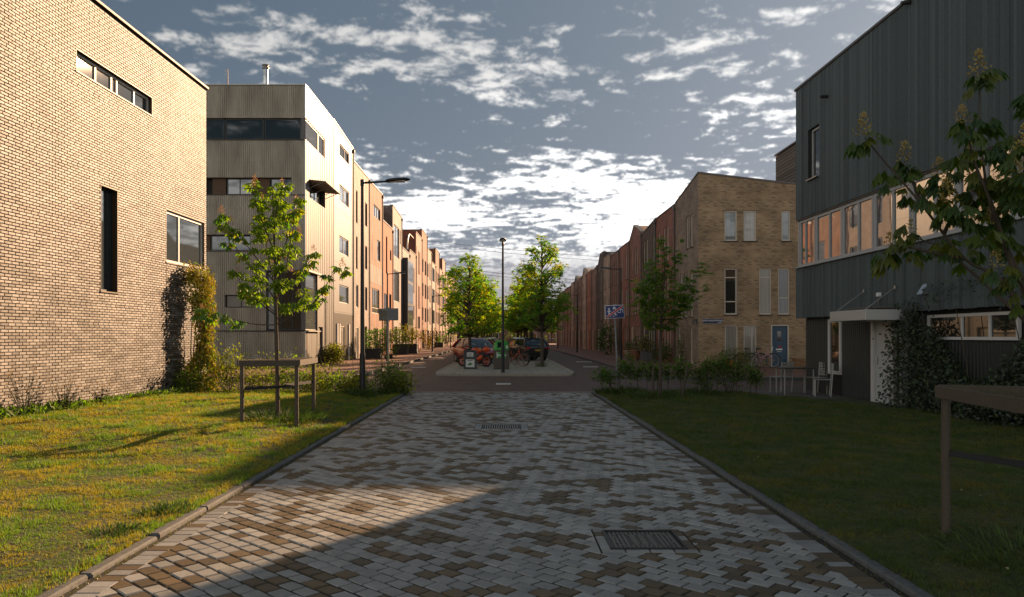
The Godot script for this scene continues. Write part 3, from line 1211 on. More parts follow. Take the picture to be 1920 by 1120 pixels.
# ------------------------------------------------------------------ the brick building on the left
func build_brick_building() -> void:
	var b := thing("brick_building", "tall windowless-based tan brick building beside the left lawn, nearest the camera", "building", v3(-9.246, 0, 10.0), PI / 2 - 0.0214)
	var w := 12.5
	var h := 9.1
	var ops := [[5.9, 7.32, 3.3, 0.45], [6.83, 2.68, 0.72, 2.38], [9.95, 3.64, 2.42, 1.4]]
	var mortar := mat("mortar", Color(0.022, 0.019, 0.014), 0.9, 0, {"albedo_texture": noise_tex("concrete", 0.03, 0.5, 1.1, 5), "uv1_triplanar": true, "uv1_world_triplanar": true})
	part("wall", wall_mesh(w, [[0, h], [w, h]], ops, 0.19, 8.0).mesh(), mortar, b, Vector3(0, 0, -0.013))
	# bricks
	var opt := {"vertex_color_use_as_albedo": true, "albedo_texture": noise_tex("brick_face", 0.06, 0.7, 1.08, 4), "uv1_triplanar": true, "uv1_world_triplanar": true, "uv1_scale": Vector3(2.1, 2.1, 2.1), "normal_enabled": true, "normal_texture": bump_tex("grit_bump", 0.2, 2.5, 3), "normal_scale": 0.5,
		"detail_enabled": true, "detail_blend_mode": BaseMaterial3D.BLEND_MODE_MUL, "detail_albedo": noise_tex("weather", 0.012, 0.62, 1.25, 5), "detail_uv_layer": BaseMaterial3D.DETAIL_UV_2, "uv2_triplanar": true, "uv2_world_triplanar": true, "uv2_scale": Vector3(0.16, 0.08, 0.16)}
	var face := mat("brick", Color.WHITE, 0.52, 0, opt)
	var tone := []
	for i in 8:
		var o2 := opt.duplicate()
		o2["vertex_color_use_as_albedo"] = false
		tone.append(mat("brick_tone_%d" % i, brick_color(i / 7.0), 0.52, 0, o2))
	var bn := FastNoiseLite.new()
	bn.seed = 40
	bn.frequency = 0.6
	var shapes := []
	for i in 4:
		shapes.append(brick_mesh(0.187, 0.047, i))
	var all := []
	var row := 0
	var y := 0.03
	while y < h - 0.07:
		var cuts := []
		for o in ops:
			if y + 0.03 > o[1] and y + 0.03 < o[1] + o[3]:
				cuts.append(o)
		cuts.sort_custom(func(p, q): return p[0] < q[0])
		var u0 := 0.0
		var spans := []
		for o in cuts:
			spans.append([u0, o[0]])
			u0 = o[0] + o[2]
		spans.append([u0, w])
		var off: float = [0.0, 0.1, 0.05, 0.15][row % 4] if row % 7 == 3 else (0.1 if row % 2 else 0.0)
		for s in spans:
			var k := floori((s[0] - off) / 0.2) - 1
			while k * 0.2 + off < s[1]:
				var a := maxf(k * 0.2 + off, s[0])
				var e := minf(k * 0.2 + off + 0.19, s[1])
				k += 1
				if e - a < 0.035:
					continue
				var dark := bn.get_noise_2d(a * 1.6, y * 13.0) * 0.9 + bn.get_noise_2d(a * 0.5 + 40.0, y * 0.7) * 0.4 + rf(-0.3, 0.3)
				var t := clampf(0.66 - dark * 1.0, 0, 1)
				if rng.randf() < 0.05:
					t = rf(0.0, 0.18)
				all.append([Vector3((a + e) / 2, y + 0.025, rf(-0.0015, 0.0015)), (e - a) / 0.19, t])
		y += 0.0605
		row += 1
	var where := []
	var cols := []
	var single := 0
	for q in all:
		var basis := Basis.from_scale(Vector3(q[1], 1, 1)) * Basis.from_euler(Vector3(rf(-0.015, 0.015), rf(-0.006, 0.006), 0))
		if single < 300 and q[0].x > 3.5 and q[0].x < 4.1 and q[0].y > 0.8 and q[0].y < 7.6 and q[1] > 0.98:
			part("brick", shapes[single % 4], tone[clampi(int(q[2] * 8), 0, 7)], b, q[0], basis)
			single += 1
		else:
			where.append(Transform3D(basis, q[0]))
			cols.append(brick_color(q[2]))
	multi("brickwork", shapes[0], face, b, where, cols)
	part("movement_joint", box_mesh(Vector3(0.014, 3.5, 0.012)), mat("black_hole", Color.WHITE), b, Vector3(9.97, 1.8, 0.0))
	# roof edge
	var edge := MB.new()
	edge.bev(Vector3(w / 2, h + 0.035, -0.1), Vector3(w + 0.12, 0.07, 0.32), 0.008)
	part("roof_edge", edge.mesh(), mat("roof_edge_bronze", Color(0.05, 0.04, 0.025), 0.55, 0.3), b)
	var white := mat("white_frame", Color(0.62, 0.6, 0.56), 0.45)
	var dark := mat("dark_frame", Color(0.03, 0.033, 0.034), 0.45)
	var g := glass("glass_left", Color(0.05, 0.065, 0.075))
	window(b, 5.9, 7.32, 3.3, 0.45, white, g, -0.09, 0.06, [0.27, 0.47, 0.54, 0.78])
	window(b, 6.83, 2.68, 0.72, 2.38, dark, g, -0.13, 0.05, [0.72])
	window(b, 9.95, 3.64, 2.42, 1.4, white, g, -0.05, 0.075, [0.36])
	for o in ops:
		var rv := MB.new()
		for s in [-1, 1]:
			rv.box(Vector3(o[0] + o[2] / 2 + s * (o[2] / 2 - 0.008), o[1] + o[3] / 2, -0.093), Vector3(0.018, o[3] - 0.004, 0.196))
		part("reveal", rv.mesh(), mat("brown_metal", Color(0.06, 0.042, 0.025), 0.5, 0.3), b)
		for s in [["sill", o[1] - 0.018, 0.06, 0.03, 0.16], ["lintel", o[1] + o[3] + 0.012, 0.03, 0.02, 0.13]]:
			part(s[0], box_mesh(Vector3(o[2] + s[2], s[3], s[4])), mat("brown_metal", Color(0.06, 0.042, 0.025), 0.5, 0.3), b, Vector3(o[0] + o[2] / 2, s[1], -0.052))


func brick_color(t: float) -> Color:
	var dark := Color(0.065, 0.046, 0.03)
	var mid := Color(0.165, 0.135, 0.108)
	var pale := Color(0.36, 0.325, 0.295)
	return dark.lerp(mid, t * 2.2) if t < 0.45 else mid.lerp(pale, clampf((t - 0.45) / 0.55, 0, 1))


func brick_mesh(w: float, h: float, seed_: int) -> ArrayMesh:
	var r := RandomNumberGenerator.new()
	r.seed = seed_
	var mb := MB.new()
	var e := 0.004
	var f := []
	var k := []
	var l := []
	for s in [Vector2(-1, -1), Vector2(1, -1), Vector2(1, 1), Vector2(-1, 1)]:
		var p := Vector2(s.x * w / 2, s.y * h / 2) + Vector2(r.randf_range(-0.0015, 0.0015), r.randf_range(-0.0015, 0.0015))
		f.append(Vector3(p.x - s.x * e, p.y - s.y * e, 0.003))
		k.append(Vector3(p.x, p.y, 0.0))
		l.append(Vector3(p.x, p.y, -0.02))
	mb.quad(f[0], f[1], f[2], f[3])
	for i in 4:
		var j := (i + 1) % 4
		mb.quad(k[i], k[j], f[j], f[i])
		mb.quad(l[i], l[j], k[j], k[i])
	return mb.mesh()


# ------------------------------------------------------------------ the corrugated metal building at the left corner
func build_metal_building() -> void:
	var b := thing("metal_building", "four-storey corner building clad in grey-beige corrugated metal with long window bands", "building", v3(LEFT_X, 0, 39.0))
	var metal := mat("corrugated_metal", Color(0.45, 0.39, 0.285), 0.45, 0.15, {"albedo_texture": noise_tex("weather", 0.012, 0.62, 1.25, 5), "uv1_triplanar": true, "uv1_world_triplanar": true, "uv1_scale": Vector3(0.2, 0.06, 0.2)})
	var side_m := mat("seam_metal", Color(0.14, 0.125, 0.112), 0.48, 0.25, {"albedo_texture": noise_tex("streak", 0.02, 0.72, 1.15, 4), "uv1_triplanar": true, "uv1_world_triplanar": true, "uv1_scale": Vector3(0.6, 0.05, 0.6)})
	var dark := mat("dark_core", Color(0.02, 0.02, 0.018), 0.8)
	var g := glass("glass_green", Color(0.012, 0.02, 0.018))
	var trim := mat("dark_trim", Color(0.045, 0.042, 0.035), 0.5, 0.3)
	var lower := b
	# core set back behind the sheets
	var core := MB.new()
	core.box(Vector3(-4.75, 7.35, -3.2), Vector3(8.9, 14.7, 5.7))
	part("core", core.mesh(), dark, lower)
	# front sheets: x0, x1, y0, y1
	var fm := MB.new()
	var strips := [[-9.0, -0.02, 0.08, 1.9], [-9.0, -4.2, 1.96, 5.05], [-4.2, -2.73, 1.96, 3.15], [-4.2, -2.73, 3.82, 5.05], [-2.73, -2.03, 1.96, 5.05], [-9.0, 0.0, 5.05, 6.13], [-2.85, 0.0, 6.13, 6.97], [-9.0, 0.0, 6.97, 9.06], [-0.7, 0.0, 9.06, 9.95], [-9.0, 0.0, 9.95, 11.93], [-9.0, 0.0, 13.06, 14.75]]
	for s in strips:
		corrugated(fm, Vector3(s[0], s[2], 0), Vector3.RIGHT, s[3] - s[2], s[1] - s[0], Vector3.BACK, 0.1, 0.028)
		fm.quad(Vector3(s[0], s[2], -0.24), Vector3(s[1], s[2], -0.24), Vector3(s[1], s[2], 0), Vector3(s[0], s[2], 0))
		fm.quad(Vector3(s[0], s[3], 0), Vector3(s[1], s[3], 0), Vector3(s[1], s[3], -0.24), Vector3(s[0], s[3], -0.24))
		fm.quad(Vector3(s[0], s[2], -0.24), Vector3(s[0], s[2], 0), Vector3(s[0], s[3], 0), Vector3(s[0], s[3], -0.24))
		if s[1] < -0.5:
			fm.quad(Vector3(s[1], s[2], 0), Vector3(s[1], s[2], -0.24), Vector3(s[1], s[3], -0.24), Vector3(s[1], s[3], 0))
	part("front_cladding", fm.mesh(), metal, b)
	# screw lines and joints
	var screws := MB.new()
	for y in [1.35, 7.75, 10.75, 13.45, 5.4]:
		for i in 60:
			screws.box(Vector3(-8.9 + i * 0.15, y, 0.031), Vector3(0.018, 0.018, 0.008))
	part("screw", screws.mesh(), trim, b)
	# side: flat sheets with standing seams, z from 0 to -6.4
	var sm := MB.new()
	var sops := [[0.0, 11.93, 4.2, 1.13], [0.8, 9.06, 3.5, 0.9], [0.0, 1.96, 2.5, 3.09], [2.75, 0.08, 0.95, 2.1]]
	var tmp := wall_mesh(6.4, [[0, 14.75], [6.4, 14.75]], sops, 0.24, 0.0)
	for u in 15:
		var uu := 0.43 * (u + 0.5)
		for seg in [[0.08, 1.96], [5.05, 9.06], [9.95, 11.93], [13.06, 14.75], [1.96, 5.05], [9.06, 9.95], [11.93, 13.06]]:
			var hit := false
			for o in sops:
				if uu > o[0] - 0.03 and uu < o[0] + o[2] + 0.03 and seg[0] < o[1] + o[3] - 0.1 and seg[1] > o[1] + 0.1:
					hit = true
			if not hit:
				tmp.box(Vector3(uu, (seg[0] + seg[1]) / 2, 0.008), Vector3(0.03, seg[1] - seg[0], 0.02))
	part("side_cladding", tmp.mesh(), side_m, b, Vector3(0.03, 0, 0), Basis(Vector3.UP, PI / 2))
	# corner trims and roof edge
	var ct := MB.new()
	for s in [[5.05, 11.93], [13.06, 14.75], [0.08, 1.93]]:
		ct.box(Vector3(0.012, (s[0] + s[1]) / 2, 0.012), Vector3(0.07, s[1] - s[0], 0.07))
	ct.box(Vector3(-4.5, 14.79, -0.03), Vector3(9.1, 0.06, 0.2))
	ct.box(Vector3(-0.02, 14.79, -3.25), Vector3(0.16, 0.062, 6.3))
	part("roof_edge", ct.mesh(), mat("pale_trim", Color(0.4, 0.38, 0.33), 0.4, 0.4), b)
	ct = MB.new()
	ct.box(Vector3(-4.5, 14.6, -3.3), Vector3(8.98, 0.1, 6.2))
	part("roof", ct.mesh(), dark, b)
	# windows: top band round the corner
	var fr := mat("green_frame", Color(0.03, 0.036, 0.032), 0.4, 0.2)
	for s in [[-8.9, 2.2], [-6.65, 2.4], [-4.2, 2.0], [-2.15, 1.9]]:
		window(b, s[0], 11.95, s[1], 1.09, fr, g, -0.12, 0.05)
	var keep := win_xf
	win_xf = Transform3D(Basis(Vector3.UP, PI / 2), Vector3.ZERO)
	var gside := glass("glass_street", Color(0.09, 0.1, 0.105))
	window(b, 0.06, 11.95, 2.75, 1.09, mat("pale_trim", Color.WHITE), gside, -0.02, 0.05)
	window(b, 2.86, 11.95, 1.3, 1.09, mat("pale_trim", Color.WHITE), gside, -0.02, 0.05)
	window(b, 0.1, 1.98, 2.35, 3.0, mat("pale_trim", Color.WHITE), gside, -0.05, 0.05)
	window(b, 0.85, 9.08, 3.4, 0.86, fr, g, -0.18, 0.05, [0.3, 0.55, 0.75])
	win_xf = keep
	# second band: panes between timber panels
	for s in [[-9.0, 2.0], [-4.15, 1.35], [-1.85, 1.1]]:
		window(b, s[0], 9.08, s[1], 0.86, fr, g, -0.2, 0.05, [0.5])
	for s in [[-6.9, 1.6], [-4.9, 0.7], [-2.75, 0.85]]:
		var wm := MB.new()
		wm.box(Vector3(s[0] + s[1] / 2, 9.5, -0.19), Vector3(s[1], 0.86, 0.04))
		part("timber_panel", wm.mesh(), wood_mat("brown_panel", Color(0.16, 0.09, 0.045)), b)
	window(b, -5.0, 6.15, 2.1, 0.8, fr, g, -0.2, 0.05, [0.45])
	window(b, -8.8, 6.15, 2.9, 0.8, fr, g, -0.2, 0.05, [0.5])
	var wm2 := MB.new()
	wm2.box(Vector3(-5.45, 6.55, -0.19), Vector3(0.85, 0.82, 0.04))
	part("timber_panel", wm2.mesh(), wood_mat("brown_panel", Color(0.16, 0.09, 0.045)), b)
	window(b, -4.2, 3.17, 1.47, 0.63, fr, curtain_glass("curtain_tan", Color(0.16, 0.13, 0.08)), -0.15, 0.04, [0.55])
	window(b, -2.0, 1.98, 1.95, 3.05, fr, glass("glass_dim", Color(0.03, 0.028, 0.022)), -0.06, 0.06, [0.38, 0.68])
	var lm := MB.new()
	lm.box(Vector3(-2.3, 1.93, 0.03), Vector3(4.1, 0.05, 0.1))
	lm.box(Vector3(-1.0, 5.08, 0.03), Vector3(2.1, 0.06, 0.1))
	lm.box(Vector3(-4.5, 11.92, 0.035), Vector3(9.0, 0.04, 0.08))
	lm.box(Vector3(-4.5, 9.04, 0.035), Vector3(9.0, 0.03, 0.06))
	lm.box(Vector3(-4.5, 6.1, 0.035), Vector3(9.0, 0.03, 0.06))
	part("ledge", lm.mesh(), trim, b)
	lm = MB.new()
	lm.box(Vector3(0.14, 5.08, -1.25), Vector3(0.2, 0.09, 2.7))
	lm.box(Vector3(0.12, 1.93, -1.3), Vector3(0.16, 0.06, 2.6))
	part("canopy", lm.mesh(), mat("pale_trim", Color.WHITE), b)
	# awning over the side window
	lm = MB.new()
	lm.box(Vector3(0.45, 9.95, -2.55), Vector3(0.95, 0.04, 3.6), Basis(Vector3(0, 0, 1), -0.1))
	for z in [-0.9, -2.2, -3.4, -4.2]:
		lm.rod(Vector3(0.05, 9.6, z), Vector3(0.75, 9.9, z), 0.02)
	for i in 5:
		lm.box(Vector3(0.45, 9.93, -0.9 - i * 0.82), Vector3(0.9, 0.06, 0.03), Basis(Vector3(0, 0, 1), -0.1))
	part("awning", lm.mesh(), mat("awning_grey", Color(0.3, 0.28, 0.25), 0.6, 0.2), b)
	# doors on the street side
	win_xf = Transform3D(Basis(Vector3.UP, PI / 2), Vector3.ZERO)
	var dm := MB.new()
	dm.box(Vector3(0.45, 1.02, 0), Vector3(0.9, 2.0, 0.05))
	var d := part("door", dm.mesh(), mat("brown_door", Color(0.09, 0.075, 0.06), 0.5), b, Vector3(2.78, 0.1, -0.12))
	d.transform = win_xf * d.transform
	var hm := MB.new()
	hm.bev(Vector3(0.8, 1.0, 0.05), Vector3(0.04, 0.16, 0.04), 0.01)
	part("handle", hm.mesh(), mat("steel", Color(0.5, 0.5, 0.48), 0.3, 0.9), d)
	dm = MB.new()
	for i in 2:
		dm.box(Vector3(0.35 + i * 0.9, 0.92, 0), Vector3(0.88, 1.8, 0.03))
	d = part("garage_door", dm.mesh(), mat("seam_metal", Color.WHITE), b, Vector3(0.35, 0.1, 0.035))
	d.transform = win_xf * d.transform
	win_xf = keep
	# on the roof
	var pl := thing("roof_plant_box", "low ribbed grey metal box on the flat roof of the corrugated building", "roof unit", v3(-13.4, 14.82, 41.0))
	var pm := MB.new()
	pm.box(Vector3(0, 0.2, -0.9), Vector3(2.6, 0.4, 1.6))
	corrugated(pm, Vector3(-1.3, 0, 0), Vector3.RIGHT, 0.42, 2.6, Vector3.BACK, 0.1, 0.02)
	part("housing", pm.mesh(), metal, pl)
	pm = MB.new()
	pm.tri(Vector3(1.3, 0, 0), Vector3(1.95, 0, 0), Vector3(1.3, 0.42, 0))
	pm.tri(Vector3(1.95, 0, -1.7), Vector3(1.3, 0, -1.7), Vector3(1.3, 0.42, -1.7))
	pm.quad(Vector3(1.95, 0, 0), Vector3(1.95, 0, -1.7), Vector3(1.3, 0.42, -1.7), Vector3(1.3, 0.42, 0))
	part("slope", pm.mesh(), metal, pl)
	var ch := thing("chimney_flue", "shiny stainless steel chimney flue with a capped top on the corrugated building", "chimney", v3(-12.78, 14.75, 40.0))
	pm = MB.new()
	pm.lathe(Vector3.ZERO, [Vector2(0, 0), Vector2(0.13, 0), Vector2(0.13, 0.8), Vector2(0.145, 0.82), Vector2(0.13, 0.84), Vector2(0.13, 1.28)], 14)
	part("pipe", pm.mesh(), mat("steel", Color.WHITE), ch)
	pm = MB.new()
	pm.lathe(Vector3(0, 1.2, 0), [Vector2(0.13, 0), Vector2(0.18, 0.03), Vector2(0.18, 0.1), Vector2(0.14, 0.14), Vector2(0.14, 0.18), Vector2(0.19, 0.2), Vector2(0.17, 0.25), Vector2(0, 0.27)], 14)
	part("cap", pm.mesh(), mat("steel_worn", Color(0.3, 0.28, 0.25), 0.4, 0.8), ch)
	var an := thing("roof_antenna", "thin roof mast with a small camera arm above the plant box", "antenna", v3(-15.0, 15.2, 40.5))
	pm = MB.new()
	pm.rod(Vector3.ZERO, Vector3(0, 0.95, 0), 0.03, 0.02)
	part("mast", pm.mesh(), trim, an)
	pm = MB.new()
	pm.rod(Vector3(0, 0.8, 0), Vector3(-0.22, 0.92, 0), 0.03, 0.02)
	pm.rod(Vector3(0, 0.6, 0), Vector3(-0.16, 0.68, 0), 0.012)
	part("arm", pm.mesh(), mat("white_plastic", Color(0.7, 0.7, 0.68), 0.4), an)


var win_xf := Transform3D()


# ------------------------------------------------------------------ row houses
func house(side: int, d0: float, d1: float, tops: Array, wall_m: Material, label: String, wins: Array, opt := {}) -> Node3D:
	# side -1: left row facing right; side 1: right row facing left. u runs away from the camera on the left, towards it on the right.
	# wins: [u, y, w, h, frame, glass, cols, rows]
	var w := d1 - d0 - 0.02
	var o := thing("row_house", label, "house", v3(LEFT_X, 0, d0 + 0.01) if side < 0 else v3(RIGHT_X, 0, d1 - 0.01), PI / 2 if side < 0 else -PI / 2, "row houses on the left of the street" if side < 0 else "row houses on the right of the street")
	var ops := []
	for q in wins:
		ops.append([q[0], q[1], q[2], q[3]])
	for q in opt.get("doors", []):
		ops.append([q[0], 0.1, q[1], q[2]])
	var body := wall_mesh(w, tops, ops, 0.12, 9.0)
	part("wall", body.mesh(), wall_m, o)
	for q in wins:
		window(o, q[0], q[1], q[2], q[3], q[4], q[5], -0.06, q[8] if q.size() > 8 else 0.06, q[6] if q.size() > 6 else [], q[7] if q.size() > 7 else [], opt.get("sill", null))
	for q in opt.get("doors", []):
		var dm := MB.new()
		dm.box(Vector3(q[1] / 2, q[2] / 2, 0), Vector3(q[1], q[2], 0.04))
		for i in 3:
			dm.box(Vector3(q[1] * (0.3 + 0.2 * i), q[2] * 0.55, 0.022), Vector3(q[1] * 0.12, q[2] * 0.62, 0.012))
		var door := part("door", dm.mesh(), q[3], o, Vector3(q[0], 0.1, -0.09))
		var fm := MB.new()
		fm.box(Vector3(0.025, q[2] / 2, 0.03), Vector3(0.05, q[2], 0.09))
		fm.box(Vector3(q[1] - 0.025, q[2] / 2, 0.03), Vector3(0.05, q[2], 0.09))
		fm.box(Vector3(q[1] / 2, q[2] - 0.028, 0.03), Vector3(q[1] - 0.1, 0.05, 0.09))
		part("frame", fm.mesh(), mat("cream_frame", Color(0.55, 0.48, 0.38), 0.5), door)
	var rm := MB.new()
	for i in tops.size() - 1:
		var a := Vector3(tops[i][0], tops[i][1] + 0.03, 0)
		var b := Vector3(tops[i + 1][0], tops[i + 1][1] + 0.03, 0)
		if b.x - a.x < 0.01:
			continue
		var dir := (b - a).normalized()
		rm.box((a + b) / 2 + Vector3(0, 0, -0.12), Vector3((b - a).length() + 0.01, 0.07, 0.34), Basis(dir, Vector3(0, 0, 1).cross(dir), Vector3(0, 0, 1)))
	var dp := MB.new()
	dp.rod(Vector3(w - 0.12, 0.1, 0.06), Vector3(w - 0.12, top_at(tops, w) - 0.25, 0.06), 0.045, 0.045, 7)
	dp.bev(Vector3(w - 0.12, top_at(tops, w) - 0.2, 0.07), Vector3(0.24, 0.22, 0.16), 0.02)
	part("downpipe", dp.mesh(), mat("zinc_edge", Color(0.12, 0.11, 0.1), 0.5, 0.3), o)
	part("roof_edge", rm.mesh(), opt.get("edge", mat("zinc_edge", Color(0.12, 0.11, 0.1), 0.5, 0.3)), o)
	return o


func ordinal(i: int) -> String:
	return ["first", "second", "third", "fourth", "fifth", "sixth", "seventh", "eighth", "ninth", "tenth", "eleventh", "twelfth", "thirteenth", "fourteenth", "fifteenth", "sixteenth", "seventeenth", "eighteenth", "nineteenth", "twentieth"][i]


func build_left_row() -> void:
	var white := mat("white_frame", Color.WHITE)
	var dark := mat("dark_frame", Color.WHITE)
	var cream := mat("cream_frame", Color(0.55, 0.48, 0.38), 0.5)
	var g := glass("glass_street", Color.WHITE)
	var gd := glass("glass_dim", Color.WHITE)
	var cu := curtain_glass("curtain_cream", Color(0.3, 0.27, 0.21))
	var brown_door := mat("brown_door", Color.WHITE)
	# 1: pale metal plates
	var plates := mat("pale_plates", Color(0.155, 0.145, 0.135), 0.46, 0.25, {"albedo_texture": noise_tex("streak", 0.02, 0.72, 1.15, 4), "uv1_triplanar": true, "uv1_world_triplanar": true, "uv1_scale": Vector3(0.4, 0.06, 0.4)})
	var h1 := house(-1, 45.4, 51.4, [[0, 14.85], [5.98, 14.55]], plates, "smooth pale metal clad house right behind the corrugated corner building", [[1.75, 13.15, 2.9, 0.75, dark, g, [0.62], []], [1.7, 10.25, 2.9, 1.05, white, g, [0.55], []], [1.7, 6.95, 2.8, 1.1, white, g, [0.55], []], [1.7, 3.8, 2.8, 1.15, white, g, [], []]], {"doors": [[2.2, 1.1, 2.2, brown_door]], "edge": mat("pale_trim", Color.WHITE)})
	var pm := MB.new()
	for u in [0.9, 1.5, 4.4]:
		pm.box(Vector3(u, 1.25, 0.05), Vector3(0.22, 2.4, 0.1))
	part("white_post", pm.mesh(), white, h1)
	pm = MB.new()
	for y in [12.4, 9.6, 6.3, 3.2]:
		pm.box(Vector3(2.99, y, 0.003), Vector3(5.9, 0.02, 0.01))
	pm.box(Vector3(0.05, 7.3, 0.02), Vector3(0.05, 14.5, 0.05))
	part("seam", pm.mesh(), mat("dark_trim", Color.WHITE), h1)
	pm = MB.new()  # thin dark panels stand in for the dark reflection low on the plates
	for q in [[0.0, 2.18, 0.1, 3.1], [3.32, 5.96, 0.1, 3.1], [2.18, 3.32, 2.34, 3.1]]:
		pm.box(Vector3((q[0] + q[1]) / 2, (q[2] + q[3]) / 2, 0.005), Vector3(q[1] - q[0], q[3] - q[2], 0.014))
	part("painted_reflection", pm.mesh(), mat("reflection_brown", Color(0.055, 0.045, 0.036), 0.4, 0.4), h1)
	# 2: pinkish white brick with slit windows
	var pink := brick_mat("pink_brick", Color(0.3, 0.22, 0.185))
	house(-1, 51.4, 57.6, [[0, 13.75], [6.2, 13.75]], pink, "pinkish brick house with narrow slit windows, second behind the corrugated corner building", [[1.0, 9.65, 0.6, 2.3, dark, gd], [4.4, 9.95, 0.95, 1.75, dark, g], [1.0, 6.4, 0.6, 2.3, dark, gd], [4.4, 6.7, 0.95, 1.75, dark, g], [1.0, 3.7, 0.9, 1.6, white, g], [4.4, 3.6, 0.95, 1.75, dark, g], [3.6, 0.4, 1.7, 2.0, dark, gd, [0.5]]], {"doors": [[1.0, 1.0, 2.2, brown_door]], "edge": cream})
	# 3: pale and orange patched render
	var patch := plaster_mat("peach_plaster", Color(0.3, 0.145, 0.08))
	var h3 := house(-1, 57.6, 63.8, [[0, 13.65], [6.2, 13.75]], patch, "peach rendered house with pale lower panels, third behind the corrugated corner building", [[1.9, 11.3, 3.2, 0.95, dark, g, [0.3, 0.6]], [3.6, 7.9, 1.5, 1.7, dark, g], [1.2, 3.5, 3.4, 2.0, cream, g, [0.25, 0.5, 0.75], [0.22]], [1.8, 0.3, 2.2, 2.0, cream, gd, [0.5]]], {"edge": cream, "doors": [[4.6, 1.0, 2.2, brown_door]]})
	var pp := MB.new()
	pp.box(Vector3(2.35, 8.75, 0.006), Vector3(2.2, 1.9, 0.014))
	part("panel", pp.mesh(), plaster_mat("tan_plaster", Color(0.3, 0.13, 0.065)), h3)
	pp = MB.new()
	pp.box(Vector3(3.1, 6.6, 0.005), Vector3(6.1, 1.4, 0.012))
	part("panel", pp.mesh(), plaster_mat("pale_plaster", Color(0.29, 0.235, 0.195)), h3)
	pp = MB.new()
	pp.box(Vector3(2.9, 2.95, 0.005), Vector3(3.6, 0.9, 0.012))
	part("panel", pp.mesh(), plaster_mat("tan_plaster", Color.WHITE), h3)
	# 4: orange
	var orange := plaster_mat("orange_plaster", Color(0.38, 0.095, 0.014))
	house(-1, 63.8, 69.7, [[0, 11.6], [5.9, 11.6]], orange, "bright orange rendered house, lower than its neighbours on the left", [[1.9, 7.2, 0.8, 3.3, dark, gd], [4.2, 8.6, 0.9, 0.95, dark, g], [0.8, 0.4, 2.2, 5.0, dark, g, [0.5], [0.45]], [3.7, 3.2, 1.4, 2.3, dark, gd]], {"doors": [[4.1, 1.0, 2.3, brown_door]]})
	var rb := thing("roof_terrace_box", "glazed grey roof terrace box on top of the bright orange house", "roof unit", v3(LEFT_X - 2.6, 11.6, 65.0))
	pm = MB.new()
	pm.box(Vector3(0, 1.1, -2.0), Vector3(3.4, 2.2, 3.8))
	part("wall", pm.mesh(), mat("slate_panel", Color(0.09, 0.1, 0.105), 0.4, 0.2), rb)
	pm = MB.new()
	pm.box(Vector3(0, 2.24, -2.0), Vector3(3.6, 0.08, 4.0))
	part("roof", pm.mesh(), mat("dark_trim", Color.WHITE), rb)
	# 5: pale brick with paired tall windows
	var pale := brick_mat("blush_brick", Color(0.31, 0.235, 0.205))
	house(-1, 69.7, 75.9, [[0, 13.9], [6.2, 13.7]], pale, "blush white brick house with stacked tall paired windows beyond the orange house", [[0.7, 9.3, 3.7, 3.0, white, g, [0.5]], [0.7, 5.0, 3.7, 3.0, white, g, [0.5]], [1.0, 0.4, 2.0, 2.2, white, g], [4.9, 10.9, 0.5, 1.4, dark, gd]], {"doors": [[3.9, 1.0, 2.3, brown_door]]})
	# 6: lower, with a black bay
	var h6 := house(-1, 75.9, 82.2, [[0, 10.75], [6.3, 10.7]], pale, "low blush brick house with a tall black metal bay window, left row", [[0.6, 0.3, 0.7, 2.2, dark, gd], [4.6, 0.3, 0.9, 2.2, dark, gd]], {"doors": [[2.4, 1.0, 2.3, brown_door]]})
	pm = MB.new()
	pm.box(Vector3(2.6, 6.1, 0.3), Vector3(4.6, 7.2, 0.58))
	var bay := part("bay_window", pm.mesh(), mat("black_bay", Color(0.02, 0.021, 0.022), 0.4, 0.2), h6)
	for i in 3:
		for k in 3:
			part("pane", pane_mesh(1.25, 2.0), g, bay, Vector3(0.55 + i * 1.42, 2.8 + k * 2.3, 0.595))
	# 7: orange brown
	var rust := brick_mat("rust_brick", Color(0.2, 0.07, 0.033))
	var h7 := house(-1, 82.2, 88.2, [[0, 11.2], [5.98, 11.2]], rust, "rust brown brick house with a pale arched pipe over its roof terrace", [[0.8, 6.6, 0.7, 2.9, white, g], [2.2, 6.6, 0.7, 2.9, white, g], [3.6, 6.6, 0.7, 2.9, white, g], [0.8, 3.6, 0.7, 1.6, dark, gd], [2.2, 3.6, 0.7, 1.6, dark, gd], [3.6, 3.6, 0.7, 1.6, dark, gd], [1.0, 0.4, 2.4, 2.2, dark, gd, [0.5]]], {"doors": [[4.4, 1.0, 2.3, brown_door]]})
	pm = MB.new()
	var pts := []
	var rr := []
	for i in 11:
		var a := PI - PI * 0.5 * i / 10.0
		pts.append(Vector3(2.4 + 2.2 * cos(a), 11.2 + 2.0 * sin(a), -0.3))
		rr.append(0.09)
	pts.append(Vector3(5.6, 13.2, -0.3))
	rr.append(0.09)
	pm.tube(pts, rr, 8)
	part("arched_pipe", pm.mesh(), mat("pale_trim", Color.WHITE), h7)
	# 8: red orange
	var red := brick_mat("coral_brick", Color(0.3, 0.082, 0.035))
	house(-1, 88.2, 94.5, [[0, 14.0], [6.28, 14.0]], red, "coral red brick house with thin double slits, taller than the rust brown one before it", [[0.5, 8.6, 0.35, 3.8, dark, gd], [2.2, 9.2, 0.7, 2.8, dark, gd], [3.6, 9.2, 0.7, 2.8, dark, gd], [0.5, 4.2, 0.35, 3.8, dark, gd], [2.2, 5.0, 0.7, 2.8, dark, gd], [3.6, 5.0, 0.7, 2.8, dark, gd], [1.6, 2.5, 2.6, 1.6, cream, g, [0.5]]], {"doors": [[4.6, 1.0, 2.3, brown_door]]})
